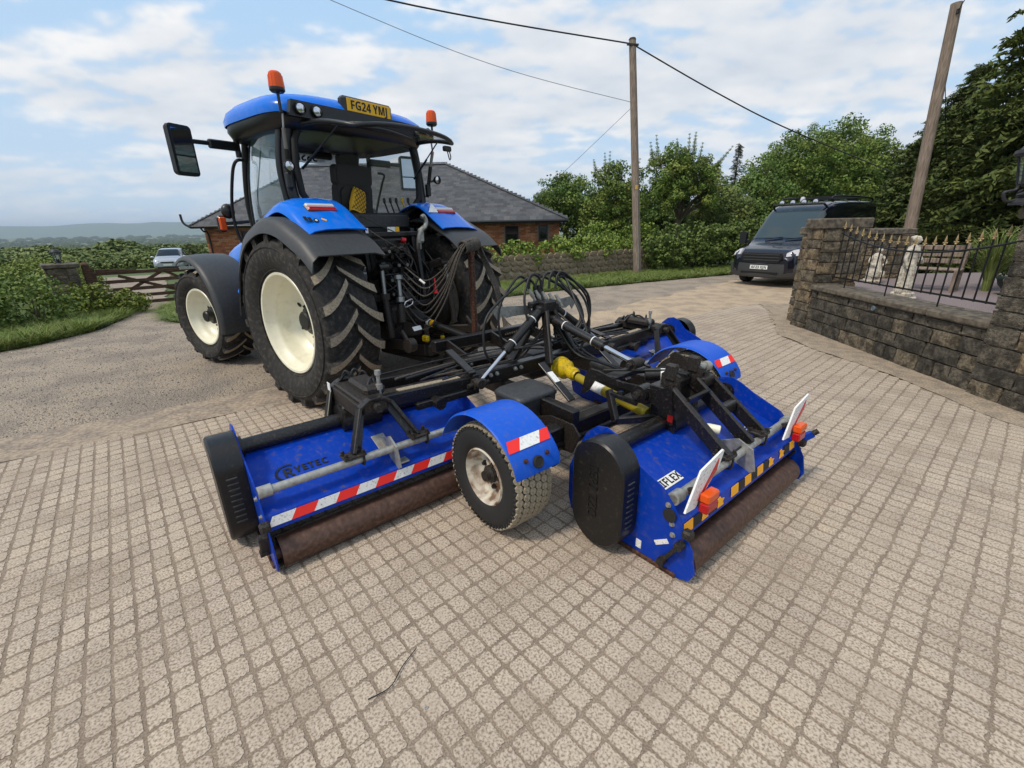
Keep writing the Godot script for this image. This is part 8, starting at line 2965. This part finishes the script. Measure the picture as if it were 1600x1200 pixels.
	bush("field_hedge", "long field hedge beyond the gate pillar", "hedge", [[Vector3(-12.6, 0.45, -12.6), Vector3(1.2, 0.75, 0.9)], [Vector3(-14.6, 0.40, -14.4), Vector3(1.3, 0.75, 1.0)], [Vector3(-16.8, 0.32, -16.4), Vector3(1.4, 0.75, 1.1)], [Vector3(-19.4, 0.15, -18.8), Vector3(1.6, 0.8, 1.2)], [Vector3(-22.5, -0.05, -21.6), Vector3(1.8, 0.85, 1.4)]], 95.0, 0.055, Color(0.11, 0.155, 0.032), Color(0.21, 0.25, 0.055), 124)
	bush("hawthorn", "dark twiggy hawthorn just behind the silver car", "bush", [[Vector3(-24.6, 0.35, -35.5), Vector3(2.0, 1.5, 1.4)], [Vector3(-22.6, 0.1, -36.2), Vector3(1.7, 1.2, 1.3)]], 40.0, 0.10, Color(0.06, 0.08, 0.026), Color(0.105, 0.13, 0.04), 125)
	bush("ivy_shrub", "low green shrub beyond the railing beside the lantern pier", "bush", [[Vector3(8.9, 1.0, -6.2), Vector3(0.9, 0.6, 0.7)], [Vector3(9.4, 1.1, -7.6), Vector3(1.0, 0.7, 0.8)]], 90.0, 0.06, Color(0.05, 0.085, 0.02), Color(0.10, 0.15, 0.035), 126)
	# grass
	grass("grass_verge", "rough green grass below the hedge at the left of the yard", PackedVector2Array([Vector2(-8.25, -6.75), Vector2(-8.05, -7.4), Vector2(-8.15, -8.4), Vector2(-8.95, -10.3), Vector2(-9.6, -11.3), Vector2(-10.6, -11.3), Vector2(-10.4, -9.4), Vector2(-10.2, -7.0), Vector2(-11.0, -4.5), Vector2(-9.2, -3.6)]), 2600, 0.10, 0.32, 130)
	grass("grass_verge", "strip of grass along the foot of the rubble wall", PackedVector2Array([Vector2(-3.6, -10.6), Vector2(-0.4, -12.0), Vector2(1.2, -13.4), Vector2(4.5, -15.2), Vector2(8.4, -17.2), Vector2(13.5, -20.6), Vector2(13.0, -21.8), Vector2(6.2, -19.1), Vector2(-3.4, -13.6), Vector2(-5.2, -12.0)]), 4200, 0.07, 0.24, 131)
	grass("grass_patch", "patch of grass between the track and the front wheel", PackedVector2Array([Vector2(-9.0, -11.4), Vector2(-7.5, -9.6), Vector2(-6.7, -9.0), Vector2(-5.4, -9.8), Vector2(-4.4, -11.0), Vector2(-7.0, -12.6), Vector2(-9.1, -12.4)]), 1700, 0.05, 0.18, 132)
	# arching ornamental grass in the garden
	var rr := RandomNumberGenerator.new()
	rr.seed = 60
	for q in [[Vector3(8.1, 0.55, -7.6), 1.25, "tall arching ornamental grass behind the railing"], [Vector3(8.3, 0.55, -6.6), 0.85, "smaller arching grass clump beside the tall one"]]:
		var t := thing("ornamental_grass", q[2], "plant", q[0])
		for e in 3:
			var g := G.new()
			for i in 70:
				var a := rr.randf() * TAU
				var d := Vector3(cos(a), 0, sin(a))
				var s := Vector3(-sin(a), 0, cos(a))
				var h: float = q[1] * rr.randf_range(0.6, 1.1)
				var sp: float = rr.randf_range(0.15, 0.75) * q[1]
				g.col = Color(0.10, 0.16, 0.03).lerp(Color(0.27, 0.30, 0.10), rr.randf())
				var p := []
				for j in 7:
					var u := j / 6.0
					p.append([d * (0.04 + sp * u * u) + Vector3(0, h * (u * 1.35 - 0.62 * u * u * u), 0), 0.012 * (1.0 - u * 0.9)])
				for j in 6: g.quad(p[j][0] - s * p[j][1], p[j][0] + s * p[j][1], p[j + 1][0] + s * p[j + 1][1], p[j + 1][0] - s * p[j + 1][1])
			part(t, "leaf_blades", g, M["blade"]).set_meta("kind", "stuff")

func make_far() -> void:
	var rr := RandomNumberGenerator.new()
	rr.seed = 70
	# woods and hedgerows of the valley, too far to tell apart
	var wood := node(self, "valley_woods")
	wood.set_meta("kind", "stuff")
	tag(wood, "hazy woods and hedgerows spread over the valley on the left", "woodland")
	var kinds := []
	for k in 3:
		var g := G.new()
		for i in 44:
			var d := rdir(rr)
			d.y = absf(d.y)
			clump(g, d * Vector3(0.75, 0.55, 0.75) + Vector3(0, 0.12, 0), Vector3(0.24, 0.20, 0.24), 36, 0.10, Color(0.10, 0.14, 0.04), Color(0.18, 0.22, 0.065), rr)
		kinds.append(g.mesh())
	var lists := [[], [], []]
	var fld := FastNoiseLite.new()
	fld.seed = 3
	fld.frequency = 0.006
	fld.fractal_octaves = 3
	var made := 0
	var tries := 0
	while made < 5200 and tries < 200000:
		tries += 1
		var u := rr.randf()
		var r := 55.0 * pow(90.0, u)
		var az := rr.randf_range(-1.30, 0.55) if rr.randf() < 0.25 else rr.randf_range(-1.15, -0.45)
		var x := sin(az) * r
		var z := -cos(az) * r
		var v := fld.get_noise_2d(x, z)
		# belts of wood, and lines along the field edges
		var belt := v > 0.10 or absf(fract_line(x, z, 90.0 + r * 0.05)) < 0.07
		if not belt: continue
		if r < 90.0 and rr.randf() < 0.5: continue
		var s := rr.randf_range(2.2, 5.2) * (0.55 if r < 120.0 else 1.0) * (1.0 + r / 900.0)
		lists[made % 3].append(Transform3D(Basis(Vector3.UP, rr.randf() * TAU) * Basis.from_scale(Vector3(s, s * rr.randf_range(0.6, 1.0), s)), Vector3(x, ground_y(x, z) - 0.3, z)))
		made += 1
	for k in 3:
		var mm := MultiMesh.new()
		mm.transform_format = MultiMesh.TRANSFORM_3D
		mm.mesh = kinds[k]
		mm.instance_count = lists[k].size()
		for j in lists[k].size(): mm.set_instance_transform(j, lists[k][j])
		var mi := MultiMeshInstance3D.new()
		mi.name = "tree_masses"
		mi.multimesh = mm
		mi.material_override = M["leaf"]
		mi.set_meta("kind", "stuff")
		wood.add_child(mi, true)
	# hills on the horizon
	var hn := FastNoiseLite.new()
	hn.seed = 8
	hn.frequency = 0.9
	hn.fractal_octaves = 4
	var g := G.new()
	var rows := []
	for i in 14:
		var u := i / 13.0
		var l := PackedVector3Array()
		for j in 140:
			var az := lerpf(-1.5, 1.2, j / 139.0)
			var top := 150.0 + 75.0 * hn.get_noise_2d(az * 3.0, 0.0) + 60.0 * smoothstep(-0.95, -0.45, az)
			var y := lerpf(-45.0, top, smoothstep(0.0, 1.0, u)) + 14.0 * hn.get_noise_2d(az * 14.0, u * 3.0)
			var r := 6200.0 + 3200.0 * u
			l.push_back(Vector3(sin(az) * r, y, -cos(az) * r))
		rows.append(l)
	g.sheet(rows)
	structure(part(self, "hills", g, M["hill"]))
	# houses in the valley
	for q in [[Vector3(-150, 0, -176), 6.5, 5.0, Color(0.62, 0.30, 0.20), "red brick farmhouse far off in the valley", 0.5], [Vector3(-139, 0, -178), 11.0, 3.6, Color(0.40, 0.40, 0.42), "long grey farm shed beside the far red farmhouse", 0.4], [Vector3(-520, 0, -420), 22.0, 8.0, Color(0.86, 0.86, 0.84), "white house far off at the left edge of the valley", 0.9]]:
		var p: Vector3 = q[0]
		p.y = ground_y(p.x, p.z)
		var t := thing("farmhouse", q[4], "building", p, q[5])
		g = G.new()
		g.box(Vector3(0, q[2] * 0.35 - 0.3, 0), Vector3(q[1], q[2] * 0.7 + 0.6, q[1] * 0.5), 0.0)
		part(t, "wall", g, mat("far_wall_%d" % int(q[1]), q[3], 0.9))
		g = G.new()
		g.prism(PackedVector2Array([Vector2(-q[1] * 0.29, q[2] * 0.7), Vector2(q[1] * 0.29, q[2] * 0.7), Vector2(0, q[2])]), -q[1] * 0.52, q[1] * 0.52, Transform3D(Basis(Vector3.UP, PI / 2), Vector3.ZERO))
		part(t, "roof", g, mat("far_roof", Color(0.42, 0.36, 0.34), 0.9))

func fract_line(x: float, z: float, s: float) -> float:
	var a := fposmod(x * 0.8 + z * 0.6, s) / s - 0.5
	var b := fposmod(x * 0.6 - z * 0.8, s * 1.4) / (s * 1.4) - 0.5
	return a if absf(a) < absf(b) else b
